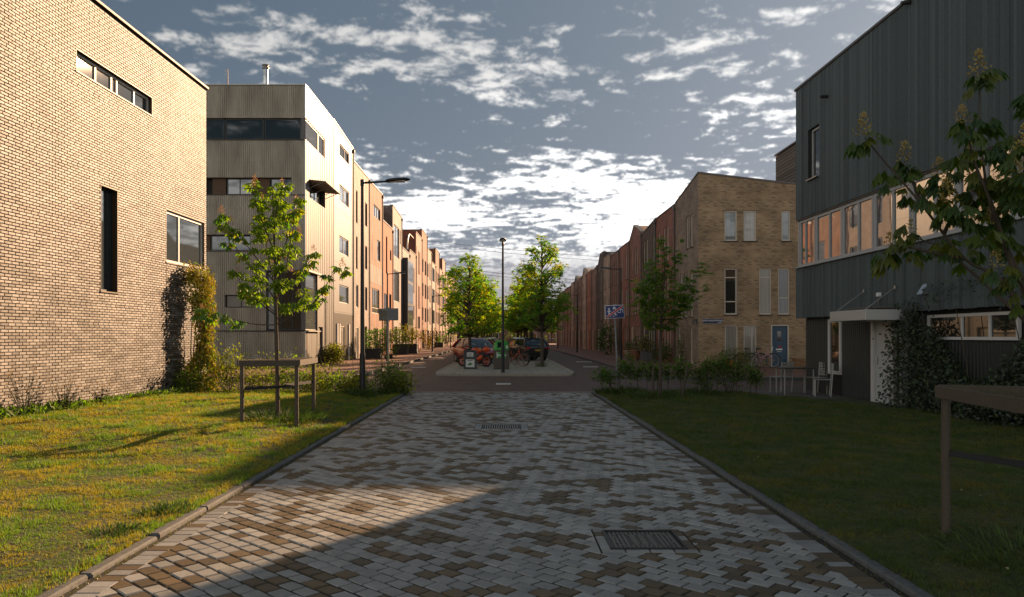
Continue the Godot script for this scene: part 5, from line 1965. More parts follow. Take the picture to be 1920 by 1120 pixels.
func build_lamps_and_signs() -> void:
	var first := make_lamp("tall black street lamp standing in the left lawn near the road", v3(-3.7, 0.08, 19.5), 0)
	copy_of(first, "black street lamp on the left pavement behind the back of the double sign", v3(-7.5, 0.08, 48), 0)
	copy_of(first, "black street lamp on the left pavement, next one beyond the double sign's lamp", v3(-7.15, 0.08, 74.5), 0)
	copy_of(first, "distant black street lamp on the left pavement beside the median trees", v3(-7.3, 0.08, 102), 0)
	copy_of(first, "black street lamp at the front of the traffic island, its arm towards the viewer", v3(-0.05, 0.07, 32.4), -PI / 2)
	copy_of(first, "black street lamp on the right pavement behind the blue traffic sign", v3(7.0, 0.08, 44.7), PI)
	copy_of(first, "black street lamp in the middle of the right pavement", v3(7.15, 0.08, 73), PI)
	copy_of(first, "distant black street lamp on the right pavement", v3(7.0, 0.08, 97), PI)
	# the blue traffic sign
	var grey := mat("galvanised", Color(0.32, 0.34, 0.33), 0.5, 0.6, {"albedo_texture": noise_tex("concrete", 0.03, 0.5, 1.1, 5), "uv1_triplanar": true})
	var blue := mat("sign_blue", Color(0.006, 0.024, 0.16), 0.35)
	var white := mat("sign_white", Color.WHITE)
	var o := thing("traffic_sign", "blue traffic sign with white figures, house and car crossed by a red bar", "traffic sign", v3(3.31, 0.02, 21.6))
	var m := MB.new()
	m.rod(Vector3(0, -0.05, 0), Vector3(-0.12, 2.56, 0), 0.03, 0.03, 10)
	part("pole", m.mesh(), grey, o)
	var pb := Basis(Vector3(0, 0, 1), 0.045)
	var plate := part("plate", box_mesh(Vector3(0.56, 0.385, 0.022), 0.008), white, o, Vector3(-0.115, 2.34, 0.042), pb)
	m = MB.new()
	m.box(Vector3(0, 0, 0.0125), Vector3(0.53, 0.355, 0.003))
	part("blue_field", m.mesh(), blue, plate)
	m = MB.new()
	var z := 0.0155
	# adult, child with ball, car, house
	disc(m, Vector2(-0.16, 0.09), 0.026, z)
	for s in [[Vector2(-0.165, 0.055), Vector2(-0.165, -0.02), 0.045], [Vector2(-0.17, 0.05), Vector2(-0.215, -0.005), 0.016], [Vector2(-0.155, 0.05), Vector2(-0.1, 0.005), 0.016], [Vector2(-0.17, -0.02), Vector2(-0.19, -0.13), 0.02], [Vector2(-0.155, -0.02), Vector2(-0.12, -0.13), 0.02]]:
		bar2(m, s[0], s[1], s[2], z)
	disc(m, Vector2(0.005, 0.005), 0.019, z)
	for s in [[Vector2(0.005, -0.02), Vector2(0.01, -0.07), 0.034], [Vector2(0.005, -0.07), Vector2(0.005, -0.135), 0.016], [Vector2(0.012, -0.07), Vector2(0.07, -0.11), 0.016], [Vector2(0.01, -0.03), Vector2(0.05, -0.05), 0.012], [Vector2(0.0, -0.03), Vector2(-0.04, -0.05), 0.012]]:
		bar2(m, s[0], s[1], s[2], z)
	disc(m, Vector2(-0.045, -0.125), 0.016, z)
	for s in [[Vector2(-0.05, 0.1), Vector2(0.04, 0.1), 0.035], [Vector2(-0.03, 0.13), Vector2(0.02, 0.13), 0.03], [Vector2(-0.04, 0.08), Vector2(-0.04, 0.065), 0.02], [Vector2(0.03, 0.08), Vector2(0.03, 0.065), 0.02]]:
		bar2(m, s[0], s[1], s[2], z)
	for s in [[Vector2(0.09, -0.03), Vector2(0.09, 0.035), 0.016], [Vector2(0.09, -0.03), Vector2(0.17, -0.03), 0.016], [Vector2(0.165, -0.03), Vector2(0.165, 0.05), 0.016], [Vector2(0.15, 0.06), Vector2(0.235, 0.06), 0.02], [Vector2(0.225, 0.06), Vector2(0.225, -0.035), 0.016]]:
		bar2(m, s[0], s[1], s[2], z)
	part("white_symbol", m.mesh(), white, plate)
	m = MB.new()
	bar2(m, Vector2(-0.235, -0.15), Vector2(0.24, 0.155), 0.062, z + 0.0015)
	part("bar_edge", m.mesh(), white, plate)
	m = MB.new()
	bar2(m, Vector2(-0.235, -0.15), Vector2(0.24, 0.155), 0.042, z + 0.003)
	part("red_bar", m.mesh(), mat("sign_red", Color(0.5, 0.008, 0.012), 0.35), plate)
	m = MB.new()
	for y in [2.26, 2.44]:
		m.box(Vector3(-0.115, y, 0.02), Vector3(0.1, 0.03, 0.06))
	part("clamp", m.mesh(), grey, o)
	# the other pair, seen from behind
	o = thing("traffic_sign", "bare grey backs of two small signs on a galvanised post by the left bush", "traffic sign", v3(-3.42, 0.05, 22.0))
	m = MB.new()
	m.rod(Vector3(0, -0.05, 0), Vector3(0, 2.46, 0), 0.03, 0.03, 10)
	part("pole", m.mesh(), grey, o)
	var back := mat("sign_back", Color(0.16, 0.165, 0.155), 0.5, 0.5)
	part("plate", box_mesh(Vector3(0.3, 0.36, 0.016), 0.006), back, o, Vector3(-0.14, 2.24, -0.05), Basis(Vector3.UP, -0.3))
	part("plate", box_mesh(Vector3(0.3, 0.36, 0.016), 0.006), back, o, Vector3(0.15, 2.25, -0.05), Basis(Vector3.UP, 0.3))
	m = MB.new()
	for y in [2.12, 2.38]:
		m.box(Vector3(0, y, -0.02), Vector3(0.36, 0.025, 0.03))
	part("clamp", m.mesh(), grey, o)


func disc(m: MB, at: Vector2, r: float, z: float) -> void:
	var p := []
	for i in 12:
		p.append(Vector3(at.x + r * cos(TAU * i / 12), at.y + r * sin(TAU * i / 12), z))
	m.poly(p, Vector3.BACK)


func bar2(m: MB, a: Vector2, b: Vector2, w: float, z: float) -> void:
	var s := (b - a).normalized().orthogonal() * w / 2
	m.poly([Vector3(a.x + s.x, a.y + s.y, z), Vector3(b.x + s.x, b.y + s.y, z), Vector3(b.x - s.x, b.y - s.y, z), Vector3(a.x - s.x, a.y - s.y, z)], Vector3.BACK)


# ------------------------------------------------------------------ bins, bicycles, motorcycle on the island
func build_island_things() -> void:
	var black := mat("bin_black", Color(0.02, 0.026, 0.028), 0.4)
	var o := thing("litter_bin", "black steel bin with two white printed posters on the traffic island", "bin", v3(-1.63, 0.07, 36.0))
	var m := MB.new()
	m.bev(Vector3(0, 0.46, -0.2), Vector3(0.6, 0.9, 0.5), 0.04)
	for s in [-1, 1]:
		m.bev(Vector3(s * 0.28, 0.46, 0.06), Vector3(0.08, 0.92, 0.06), 0.01)
	m.bev(Vector3(0, 0.05, 0.06), Vector3(0.5, 0.1, 0.05), 0.01)
	m.bev(Vector3(0, 0.88, 0.05), Vector3(0.5, 0.06, 0.06), 0.02)
	m.bev(Vector3(0, 0.5, 0.055), Vector3(0.5, 0.05, 0.05), 0.01)
	part("housing", m.mesh(), black, o)
	var paper := mat("poster_white", Color(0.55, 0.54, 0.5), 0.5)
	var green := mat("print_green", Color(0.02, 0.16, 0.03), 0.5)
	var ink := mat("ink", Color(0.02, 0.02, 0.02), 0.6)
	var p := part("poster", box_mesh(Vector3(0.42, 0.38, 0.01), 0.003), paper, o, Vector3(0, 0.28, 0.075))
	m = MB.new()
	bar2(m, Vector2(-0.12, 0.13), Vector2(0.12, 0.13), 0.03, 0.006)
	part("print", m.mesh(), ink, p)
	m = MB.new()
	disc(m, Vector2(0.0, -0.03), 0.07, 0.006)
	bar2(m, Vector2(-0.12, -0.07), Vector2(0.1, -0.02), 0.05, 0.0065)
	part("print", m.mesh(), green, p)
	p = part("poster", box_mesh(Vector3(0.32, 0.22, 0.01), 0.003), paper, o, Vector3(0, 0.7, 0.075))
	m = MB.new()
	for i in 4:
		bar2(m, Vector2(-0.12, 0.07 - i * 0.03), Vector2(0.12 - 0.03 * (i % 2), 0.07 - i * 0.03), 0.012, 0.006)
	part("print", m.mesh(), mat("print_grey", Color(0.2, 0.12, 0.12), 0.6), p)
	m = MB.new()
	bar2(m, Vector2(-0.13, -0.075), Vector2(0.13, -0.075), 0.03, 0.006)
	part("print", m.mesh(), green, p)
	o = thing("paper_container", "tall brown recycling container with a bright green domed top behind the island lamp", "recycling bin", v3(-0.13, 0.07, 36.1))
	m = MB.new()
	m.bev(Vector3(0, 0.46, 0), Vector3(0.74, 0.92, 0.74), 0.03)
	part("body", m.mesh(), mat("bin_brown", Color(0.075, 0.06, 0.045), 0.6), o)
	m = MB.new()
	var rings := []
	for q in [[0.38, 0.92], [0.38, 1.1], [0.35, 1.24], [0.27, 1.34], [0.14, 1.38], [0.0, 1.39]]:
		var ring := []
		for i in 16:
			var a := TAU * i / 16.0
			var c := Vector2(cos(a), sin(a))
			var sq := 1.0 / pow(pow(absf(c.x), 4) + pow(absf(c.y), 4), 0.25)
			ring.append(Vector3(c.x * sq * q[0], q[1], -c.y * sq * q[0]))
		rings.append(ring)
	m.loft(rings)
	var top := part("lid", m.mesh(), mat("bin_green", Color(0.02, 0.27, 0.02), 0.35), o)
	m = MB.new()
	m.bev(Vector3(-0.09, 1.17, 0.36), Vector3(0.18, 0.26, 0.07), 0.02)
	part("slot", m.mesh(), mat("black_hole", Color.WHITE), top)
	m = MB.new()
	m.box(Vector3(0.27, 1.07, 0.385), Vector3(0.1, 0.15, 0.01))
	part("sticker", m.mesh(), paper, top)
	m = MB.new()
	m.box(Vector3(-0.01, 0.69, 0.377), Vector3(0.44, 0.28, 0.008))
	p = part("label", m.mesh(), mat("bin_green", Color.WHITE), o)
	m = MB.new()
	m.box(Vector3(-0.2, 0.69, 0.382), Vector3(0.05, 0.28, 0.01))
	part("label_edge", m.mesh(), paper, p)
	text("lettering", "Papier", 0.1, mat("sign_white", Color.WHITE), p, Vector3(0.04, 0.68, 0.382))
	build_motorcycle()
	bicycle("bicycle", "bicycle with an orange front wheel rim leaning behind the brown container", v3(0.55, 0.07, 39.6), 1.0, Color(0.4, 0.07, 0.03), Color(0.5, 0.24, 0.1))
	bicycle("bicycle", "dark bicycle standing by the black car behind the container", v3(0.9, 0.07, 41.2), 0.6, Color(0.03, 0.03, 0.035), Color(0.2, 0.2, 0.2))
	bicycle("bicycle", "red bicycle between the orange motorcycle and the container", v3(-0.78, 0.07, 39.2), 0.9, Color(0.35, 0.02, 0.02), Color(0.3, 0.3, 0.3))
	bicycle("bicycle", "pink bicycle with black fittings leaning beside the blue door", v3(RIGHT_X + 3.05, 0.08, 37.7), PI / 2, Color(0.5, 0.24, 0.3), Color(0.45, 0.45, 0.44))
	bicycle("bicycle", "older bicycle half hidden to the left of the pink one by the house wall", v3(RIGHT_X + 2.55, 0.08, 37.95), PI / 2 + 0.12, Color(0.03, 0.03, 0.03), Color(0.3, 0.26, 0.18))


func bicycle(called: String, label: String, at: Vector3, turn: float, col: Color, rimc: Color) -> Node3D:
	# built along +z, front wheel towards +z
	var o := thing(called, label, "bicycle", at, turn)
	var paint := mat("bike_paint %s" % col, col, 0.35)
	var rubber := mat("rubber", Color(0.02, 0.02, 0.02), 0.8)
	var rim := mat("bike_rim %s" % rimc, rimc, 0.35, 0.3)
	var steel := mat("steel_worn", Color(0.3, 0.28, 0.25), 0.4, 0.8)
	for z in [-0.54, 0.54]:
		var m := MB.new()
		m.ring(Vector3(0, 0.345, z), Vector3.RIGHT, 0.33, 0.018, 22, 6)
		var w := part("wheel", m.mesh(), rubber, o)
		m = MB.new()
		m.ring(Vector3(0, 0.345, z), Vector3.RIGHT, 0.308, 0.012, 22, 5)
		part("rim", m.mesh(), rim, w)
		m = MB.new()
		for i in 12:
			var a := TAU * i / 12
			m.rod(Vector3(0.02 * (1 if i % 2 else -1), 0.345, z), Vector3(0, 0.345 + 0.305 * cos(a), z + 0.305 * sin(a)), 0.003, 0.003, 3)
		m.rod(Vector3(-0.05, 0.345, z), Vector3(0.05, 0.345, z), 0.022)
		part("spoke", m.mesh(), steel, w)
	var f := MB.new()
	f.rod(Vector3(0, 0.82, 0.3), Vector3(0, 0.32, -0.08), 0.018)
	f.rod(Vector3(0, 0.66, 0.33), Vector3(0, 0.48, -0.14), 0.016)
	f.rod(Vector3(0, 0.88, -0.24), Vector3(0, 0.3, -0.08), 0.017)
	f.rod(Vector3(0.04, 0.345, -0.54), Vector3(0.02, 0.3, -0.08), 0.01)
	f.rod(Vector3(-0.04, 0.345, -0.54), Vector3(-0.02, 0.3, -0.08), 0.01)
	f.rod(Vector3(0.04, 0.345, -0.54), Vector3(0, 0.75, -0.2), 0.009)
	f.rod(Vector3(-0.04, 0.345, -0.54), Vector3(0, 0.75, -0.2), 0.009)
	f.rod(Vector3(0, 0.92, 0.27), Vector3(0, 0.62, 0.36), 0.02)
	f.rod(Vector3(0.05, 0.345, 0.54), Vector3(0.04, 0.64, 0.36), 0.011)
	f.rod(Vector3(-0.05, 0.345, 0.54), Vector3(-0.04, 0.64, 0.36), 0.011)
	part("frame", f.mesh(), paint, o)
	f = MB.new()
	f.rod(Vector3(0, 0.92, 0.27), Vector3(0, 1.06, 0.25), 0.012)
	f.tube([Vector3(-0.29, 1.06, 0.02), Vector3(-0.28, 1.08, 0.14), Vector3(-0.12, 1.07, 0.27), Vector3(0.12, 1.07, 0.27), Vector3(0.28, 1.08, 0.14), Vector3(0.29, 1.06, 0.02)], [0.011, 0.011, 0.011, 0.011, 0.011, 0.011], 6)
	part("handlebar", f.mesh(), steel, o)
	f = MB.new()
	f.loft([[Vector3(-0.02, 0.94, -0.02), Vector3(0, 0.955, -0.02), Vector3(0.02, 0.94, -0.02), Vector3(0, 0.925, -0.02)], [Vector3(-0.05, 0.945, -0.16), Vector3(0, 0.965, -0.16), Vector3(0.05, 0.945, -0.16), Vector3(0, 0.91, -0.16)], [Vector3(-0.11, 0.95, -0.28), Vector3(0, 0.975, -0.3), Vector3(0.11, 0.95, -0.28), Vector3(0, 0.9, -0.28)], [Vector3(-0.06, 0.94, -0.34), Vector3(0, 0.95, -0.35), Vector3(0.06, 0.94, -0.34), Vector3(0, 0.91, -0.34)]])
	f.rod(Vector3(0, 0.86, -0.23), Vector3(0, 0.92, -0.24), 0.014)
	part("saddle", f.mesh(), rubber, o)
	f = MB.new()
	for z in [-0.54, 0.54]:
		var pts := []
		var rr := []
		for i in 9:
			var a := lerpf(-0.5, 2.0, i / 8.0) * (1 if z < 0 else -1)
			pts.append(Vector3(0, 0.345 + 0.365 * cos(a), z - 0.365 * sin(a)))
			rr.append(0.022)
		f.tube(pts, rr, 4)
	f.box(Vector3(0, 0.74, -0.52), Vector3(0.13, 0.015, 0.4))
	f.rod(Vector3(0.05, 0.73, -0.68), Vector3(0.04, 0.345, -0.54), 0.007)
	f.rod(Vector3(-0.05, 0.73, -0.68), Vector3(-0.04, 0.345, -0.54), 0.007)
	part("mudguard", f.mesh(), mat("lamp_black", Color.WHITE), o)
	f = MB.new()
	f.ring(Vector3(0.05, 0.3, -0.08), Vector3.RIGHT, 0.085, 0.008, 14, 4)
	f.rod(Vector3(0.06, 0.3, -0.08), Vector3(0.06, 0.15, -0.02), 0.009)
	f.rod(Vector3(-0.06, 0.3, -0.08), Vector3(-0.06, 0.45, -0.14), 0.009)
	f.box(Vector3(0.11, 0.15, -0.02), Vector3(0.09, 0.02, 0.07))
	f.box(Vector3(-0.11, 0.45, -0.14), Vector3(0.09, 0.02, 0.07))
	part("crank", f.mesh(), steel, o)
	return o


func build_motorcycle() -> void:
	var o := thing("motorcycle", "orange and black sports motorcycle parked behind the black bin", "motorcycle", v3(-1.55, 0.07, 39.0), 1.15)
	var orange := mat("motor_orange", Color(0.55, 0.065, 0.006), 0.3)
	var rubber := mat("rubber", Color(0.02, 0.02, 0.02), 0.8)
	var steel := mat("steel_worn", Color.WHITE)
	var dark := mat("lamp_black", Color.WHITE)
	for z in [-0.68, 0.7]:
		var m := MB.new()
		m.ring(Vector3(0, 0.31, z), Vector3.RIGHT, 0.25, 0.065, 22, 8)
		var w := part("wheel", m.mesh(), rubber, o)
		m = MB.new()
		m.ring(Vector3(0, 0.31, z), Vector3.RIGHT, 0.195, 0.028, 20, 6)
		for i in 5:
			var a := TAU * i / 5
			m.rod(Vector3(0, 0.31, z), Vector3(0, 0.31 + 0.19 * cos(a), z + 0.19 * sin(a)), 0.02, 0.016, 5)
		part("rim", m.mesh(), orange, w)
		m = MB.new()
		m.ring(Vector3(0.075, 0.31, z), Vector3.RIGHT, 0.12, 0.012, 16, 4)
		part("brake_disc", m.mesh(), steel, w)
	var b := MB.new()
	b.loft(body_rings([[0.46, 0.76, 0.84, 0.06], [0.33, 0.74, 0.93, 0.14], [0.1, 0.7, 1.0, 0.17], [-0.12, 0.72, 0.9, 0.12], [-0.2, 0.74, 0.82, 0.07]]))
	part("tank", b.mesh(), orange, o)
	b = MB.new()
	b.loft(body_rings([[0.92, 0.84, 0.9, 0.03], [0.84, 0.8, 1.0, 0.09], [0.66, 0.76, 1.06, 0.12], [0.52, 0.78, 0.96, 0.1]]))
	b.loft(body_rings([[0.5, 0.42, 0.6, 0.05], [0.35, 0.3, 0.6, 0.16], [0.05, 0.26, 0.42, 0.17], [-0.2, 0.28, 0.38, 0.1]]))
	b.loft(body_rings([[-0.3, 0.78, 0.86, 0.1], [-0.6, 0.88, 0.98, 0.11], [-0.98, 1.0, 1.05, 0.05]]))
	part("fairing", b.mesh(), orange, o)
	b = MB.new()
	b.loft(body_rings([[0.02, 0.78, 0.86, 0.09], [-0.25, 0.78, 0.87, 0.15], [-0.5, 0.9, 0.97, 0.12], [-0.7, 0.97, 1.02, 0.08]]))
	part("seat", b.mesh(), rubber, o)
	b = MB.new()
	b.bev(Vector3(0, 0.45, 0.05), Vector3(0.3, 0.34, 0.5), 0.05)
	for s in [-1, 1]:
		b.rod(Vector3(s * 0.1, 0.31, 0.7), Vector3(s * 0.09, 0.98, 0.46), 0.028)
		b.rod(Vector3(s * 0.09, 0.42, -0.1), Vector3(s * 0.09, 0.31, -0.68), 0.028)
		b.rod(Vector3(s * 0.05, 1.0, 0.45), Vector3(s * 0.34, 1.02, 0.38), 0.016)
		b.rod(Vector3(s * 0.2, 1.06, 0.62), Vector3(s * 0.3, 1.16, 0.6), 0.008)
		b.bev(Vector3(s * 0.34, 1.18, 0.6), Vector3(0.13, 0.08, 0.03), 0.015)
	part("chassis", b.mesh(), dark, o)
	b = MB.new()
	b.rod(Vector3(0.17, 0.35, -0.1), Vector3(0.2, 0.55, -0.75), 0.045, 0.055, 10)
	part("exhaust", b.mesh(), steel, o)
	b = MB.new()
	b.quad(Vector3(-0.1, 1.12, 0.7), Vector3(0.1, 1.12, 0.7), Vector3(0.08, 1.3, 0.52), Vector3(-0.08, 1.3, 0.52))
	part("windscreen", b.mesh(), glass("glass_dim"), o)


func body_rings(st: Array) -> Array:
	# rounded cross sections [z, bottom, top, half width], front to back
	var rings := []
	for s in st:
		var ring := []
		var h: float = (s[2] - s[1]) / 2
		var c: float = (s[2] + s[1]) / 2
		for i in 12:
			var a := TAU * i / 12.0
			var q := Vector2(cos(a), sin(a))
			var k := 1.0 / pow(pow(absf(q.x), 3) + pow(absf(q.y), 3), 1 / 3.0)
			ring.append(Vector3(-q.x * k * s[3], c + q.y * k * h, s[0]))
		rings.append(ring)
	return rings


# ------------------------------------------------------------------ cars
func make_car(label: String, at: Vector3, turn: float, paint: Material, estate: bool) -> Node3D:
	var o := thing("parked_car", label, "car", at, turn, "cars parked between the median trees")
	var st := [[2.08, 0.42, 0.6, 0.6], [2.0, 0.3, 0.72, 0.76], [1.6, 0.24, 0.84, 0.85], [1.05, 0.22, 0.95, 0.88], [0.2, 0.21, 0.98, 0.89], [-0.9, 0.22, 1.0, 0.89], [-1.7, 0.26, 1.02, 0.86], [-2.02, 0.34, 0.98, 0.8], [-2.1, 0.45, 0.8, 0.7]]
	var rings := []
	for s in st:
		var ring := []
		for q in [[0.0, 0.0, 1], [0.85, 0.0, 1], [0.97, 0.16, 1], [1.0, 0.45, 1], [0.98, 0.72, 1], [0.93, 0.93, 1], [0.8, 1.0, 1], [0.0, 1.02, 1]]:
			ring.append(Vector3(-q[0] * s[3], lerpf(s[1], s[2], q[1]), s[0]))
		for q in [[0.8, 1.0], [0.93, 0.93], [0.98, 0.72], [1.0, 0.45], [0.97, 0.16], [0.85, 0.0]]:
			ring.append(Vector3(q[0] * s[3], lerpf(s[1], s[2], q[1]), s[0]))
		ring.reverse()
		rings.append(ring)
	rings.reverse()
	for r in rings:
		r.reverse()
	var m := MB.new()
	m.loft(rings)
	m.poly(rings[0], Vector3.FORWARD)
	m.poly(rings[-1], Vector3.BACK)
	part("body", m.mesh(), paint, o)
	# glasshouse: rings from belt to roof; [y, front z, rear z, half width]
	m = MB.new()
	rings = []
	var rear := [-2.0, -1.85, -1.62] if estate else [-1.95, -1.6, -1.2]
	for s in [[0.96, 1.08, rear[0], 0.83], [1.2, 0.68, rear[1], 0.76], [1.42, 0.22, rear[2], 0.64]]:
		var ring := []
		for q in [[1.0, 0.0], [0.82, 0.06], [0.3, 0.0], [-0.3, 0.0], [-0.82, 0.06], [-1.0, 0.0]]:
			ring.append(Vector3(q[0] * s[3], s[0], s[1] + (0.1 - absf(q[0]) * 0.16)))
		for q in [-1.0, -0.8, 0.8, 1.0]:
			ring.append(Vector3(q * s[3], s[0], s[2] + absf(q) * 0.1))
		rings.append(ring)
	for r in rings:
		r.reverse()
	m.loft(rings)
	part("window", m.mesh(), glass("glass_car", Color(0.02, 0.025, 0.03)), o)
	m = MB.new()
	var top := []
	for p in rings[2]:
		top.append(p + Vector3(0, 0.0, 0))
	var crown := []
	for p in rings[2]:
		crown.append(Vector3(p.x * 0.8, 1.475, lerpf(p.z, (0.22 + rear[2]) / 2, 0.2)))
	m.loft([top, crown])
	crown.reverse()
	m.poly(crown, Vector3.UP)
	for s in [-1, 1]:
		m.tube([Vector3(s * 0.845, 0.97, 1.06), Vector3(s * 0.77, 1.2, 0.66), Vector3(s * 0.655, 1.43, 0.2)], [0.035, 0.03, 0.035], 6)
		m.tube([Vector3(s * 0.845, 0.97, rear[0] + 0.08), Vector3(s * 0.77, 1.2, rear[1] + 0.1), Vector3(s * 0.655, 1.43, rear[2] + 0.1)], [0.08, 0.07, 0.05], 6)
		m.tube([Vector3(s * 0.84, 0.97, -0.2), Vector3(s * 0.77, 1.2, -0.3), Vector3(s * 0.655, 1.43, -0.4)], [0.03, 0.03, 0.03], 6)
	part("roof", m.mesh(), paint, o)
	var rubber := mat("rubber", Color.WHITE)
	var alloy := mat("alloy", Color(0.35, 0.35, 0.36), 0.35, 0.8)
	for z in [-1.3, 1.32]:
		for s in [-1, 1]:
			var b := Basis(Vector3(0, 0, 1), PI / 2 * -s)
			m = MB.new()
			m.lathe(Vector3(s * 0.68, 0.31, z), [Vector2(0.18, 0.0), Vector2(0.29, 0.0), Vector2(0.31, 0.04), Vector2(0.31, 0.17), Vector2(0.28, 0.21), Vector2(0.2, 0.21)], 18, b)
			var w := part("wheel", m.mesh(), rubber, o)
			m = MB.new()
			m.lathe(Vector3(s * 0.68, 0.31, z), [Vector2(0.2, 0.2), Vector2(0.18, 0.17), Vector2(0.06, 0.18), Vector2(0, 0.19)], 18, b)
			part("rim", m.mesh(), alloy, w)
	for s in [-1, 1]:
		m = MB.new()
		m.bev(Vector3(s * 0.6, 0.7, 1.96), Vector3(0.28, 0.12, 0.16), 0.04, Basis(Vector3.UP, s * 0.35))
		part("headlight", m.mesh(), mat("headlight", Color(0.5, 0.5, 0.5), 0.1, 0.4), o)
		m = MB.new()
		m.bev(Vector3(s * 0.66, 0.82, -2.04), Vector3(0.26, 0.14, 0.1), 0.03, Basis(Vector3.UP, -s * 0.3))
		part("taillight", m.mesh(), mat("taillight", Color(0.4, 0.01, 0.015), 0.2), o)
		m = MB.new()
		m.bev(Vector3(s * 0.97, 1.0, 0.8), Vector3(0.18, 0.13, 0.1), 0.04)
		part("mirror", m.mesh(), paint, o)
	m = MB.new()
	m.box(Vector3(0, 0.42, 2.075), Vector3(0.46, 0.1, 0.02))
	m.box(Vector3(0, 0.68, -2.115), Vector3(0.46, 0.1, 0.02))
	part("number_plate", m.mesh(), mat("plate_yellow", Color(0.55, 0.36, 0.03), 0.5), o)
	m = MB.new()
	m.bev(Vector3(0, 0.5, 2.06), Vector3(0.9, 0.12, 0.05), 0.02)
	m.bev(Vector3(0, 0.32, -2.05), Vector3(1.3, 0.14, 0.08), 0.02)
	part("grille", m.mesh(), mat("lamp_black", Color.WHITE), o)
	return o


func build_cars() -> void:
	var opt := {"clearcoat_enabled": true, "clearcoat": 1.0, "clearcoat_roughness": 0.03}
	var red := mat("paint_red", Color(0.32, 0.007, 0.014), 0.4, 0.1, opt)
	var black := mat("paint_black", Color(0.012, 0.012, 0.014), 0.4, 0.1, opt)
	var paints := [mat("paint_slate", Color(0.08, 0.1, 0.13), 0.4, 0.4, opt), mat("paint_silver", Color(0.34, 0.36, 0.37), 0.35, 0.7, opt), mat("paint_navy", Color(0.02, 0.03, 0.07), 0.4, 0.2, opt), mat("paint_white", Color(0.6, 0.6, 0.58), 0.4, 0, opt), mat("paint_graphite", Color(0.05, 0.05, 0.055), 0.4, 0.4, opt)]
	make_car("red hatchback parked nose towards the viewer behind the black bin", v3(-1.62, 0.07, 44.6), 0.42, red, false)
	make_car("black estate car seen from behind, parked right of the island lamp", v3(1.35, 0.07, 50.0), PI + 0.42, black, true)
	var names := ["slate grey", "silver", "navy blue", "white", "graphite"]
	for i in 5:
		make_car("%s car in the left parking line, %s behind the red hatchback" % [names[i], ordinal(i)], v3(-1.5, 0.07, 50.5 + 5.8 * i), 0.3, paints[i], i % 2 == 0)
		make_car("%s car in the right parking line, %s beyond the black estate car" % [names[(i + 3) % 5], ordinal(i)], v3(1.4, 0.07, 56.0 + 5.8 * i), PI + 0.2, paints[(i + 3) % 5], i % 2 == 1)


# ------------------------------------------------------------------ trees
func leaf_shapes(leaflets: int, droop: float) -> Array:
	# three chestnut leaves of one metre reach, pointing towards +z
	var out := []
	for i in 4:
		var mb := MB.new()
		mb.palmate(Vector3.ZERO, Vector3(0.05 * i - 0.07, 0.0, 1.0), 1.0, droop + 0.16 * i, leaflets)
		out.append(mb.mesh())
	return out


func blossom_mesh(h: float, seed_: int) -> ArrayMesh:
	# an upright, loose candle of small florets
	var r := RandomNumberGenerator.new()
	r.seed = seed_
	var mb := MB.new()
	for i in 80:
		var t := pow(r.randf(), 1.2)
		var a := r.randf() * TAU
		var rad := h * 0.46 * (1.0 - t * 0.7) * sqrt(r.randf())
		var p := Vector3(cos(a) * rad, t * h, sin(a) * rad)
		mb.leaf(p, Vector3(r.randf_range(-1, 1), r.randf_range(-0.3, 1), r.randf_range(-1, 1)).normalized(), Vector3(r.randf_range(-1, 1), 1, r.randf_range(-1, 1)).normalized(), h * r.randf_range(0.12, 0.22), h * 0.055, 0.5)
	return mb.mesh()


func limb(parent: Node3D, pts: Array, r0: float, bark: Material, called := "branch") -> void:
	var rr := []
	for i in pts.size():
		rr.append(lerpf(r0, r0 * 0.22, float(i) / maxi(1, pts.size() - 1)))
	var m := MB.new()
	m.tube(smooth_line(pts), spread(rr, pts.size()), 7)
	part(called, m.mesh(), bark, parent)


func smooth_line(pts: Array) -> Array:
	var out := []
	for i in pts.size() - 1:
		var p0: Vector3 = pts[maxi(i - 1, 0)]
		var p3: Vector3 = pts[mini(i + 2, pts.size() - 1)]
		for k in 4:
			out.append(pts[i].cubic_interpolate(pts[i + 1], p0, p3, k / 4.0))
	out.append(pts[-1])
	return out


func spread(rr: Array, n: int) -> Array:
	var out := []
	for i in n - 1:
		for k in 4:
			out.append(lerpf(rr[i], rr[i + 1], k / 4.0))
	out.append(rr[-1])
	return out


func leaf_cluster(parent: Node3D, at: Vector3, out: Vector3, n: int, size: float, shapes: Array, tones: Array, budget: Array, rest: Array) -> void:
	# leaves round the end of a twig
	for i in n:
		var a := TAU * i / n + rf(-0.5, 0.5)
		var d := (Vector3(cos(a), rf(-0.35, 0.25), sin(a)) + out * 0.35).normalized()
		var s := size * rf(0.75, 1.15)
		var z := d
		var x := Vector3.UP.cross(z).normalized()
		var b := Basis(x, z.cross(x), z) * Basis(Vector3(0, 0, 1), rf(-0.5, 0.5))
		var p := at + d * rf(0.02, 0.07) + Vector3(0, rf(-0.07, 0.05), 0)
		if budget[0] > 0:
			budget[0] -= 1
			part("leaf", shapes[rng.randi() % shapes.size()], tones[rng.randi() % tones.size()], parent, p, b.scaled(Vector3.ONE * s))
		else:
			rest.append(Transform3D(b.scaled(Vector3.ONE * s), p))


func bark_mat() -> Material:
	return mat("bark", Color(0.11, 0.082, 0.056), 0.9, 0, {"albedo_texture": noise_tex("bark", 0.04, 0.4, 1.2, 5), "uv1_triplanar": true, "uv1_scale": Vector3(4, 1.2, 4), "normal_enabled": true, "normal_texture": bump_tex("rough_bump", 0.06, 3.0), "normal_scale": 1.2})


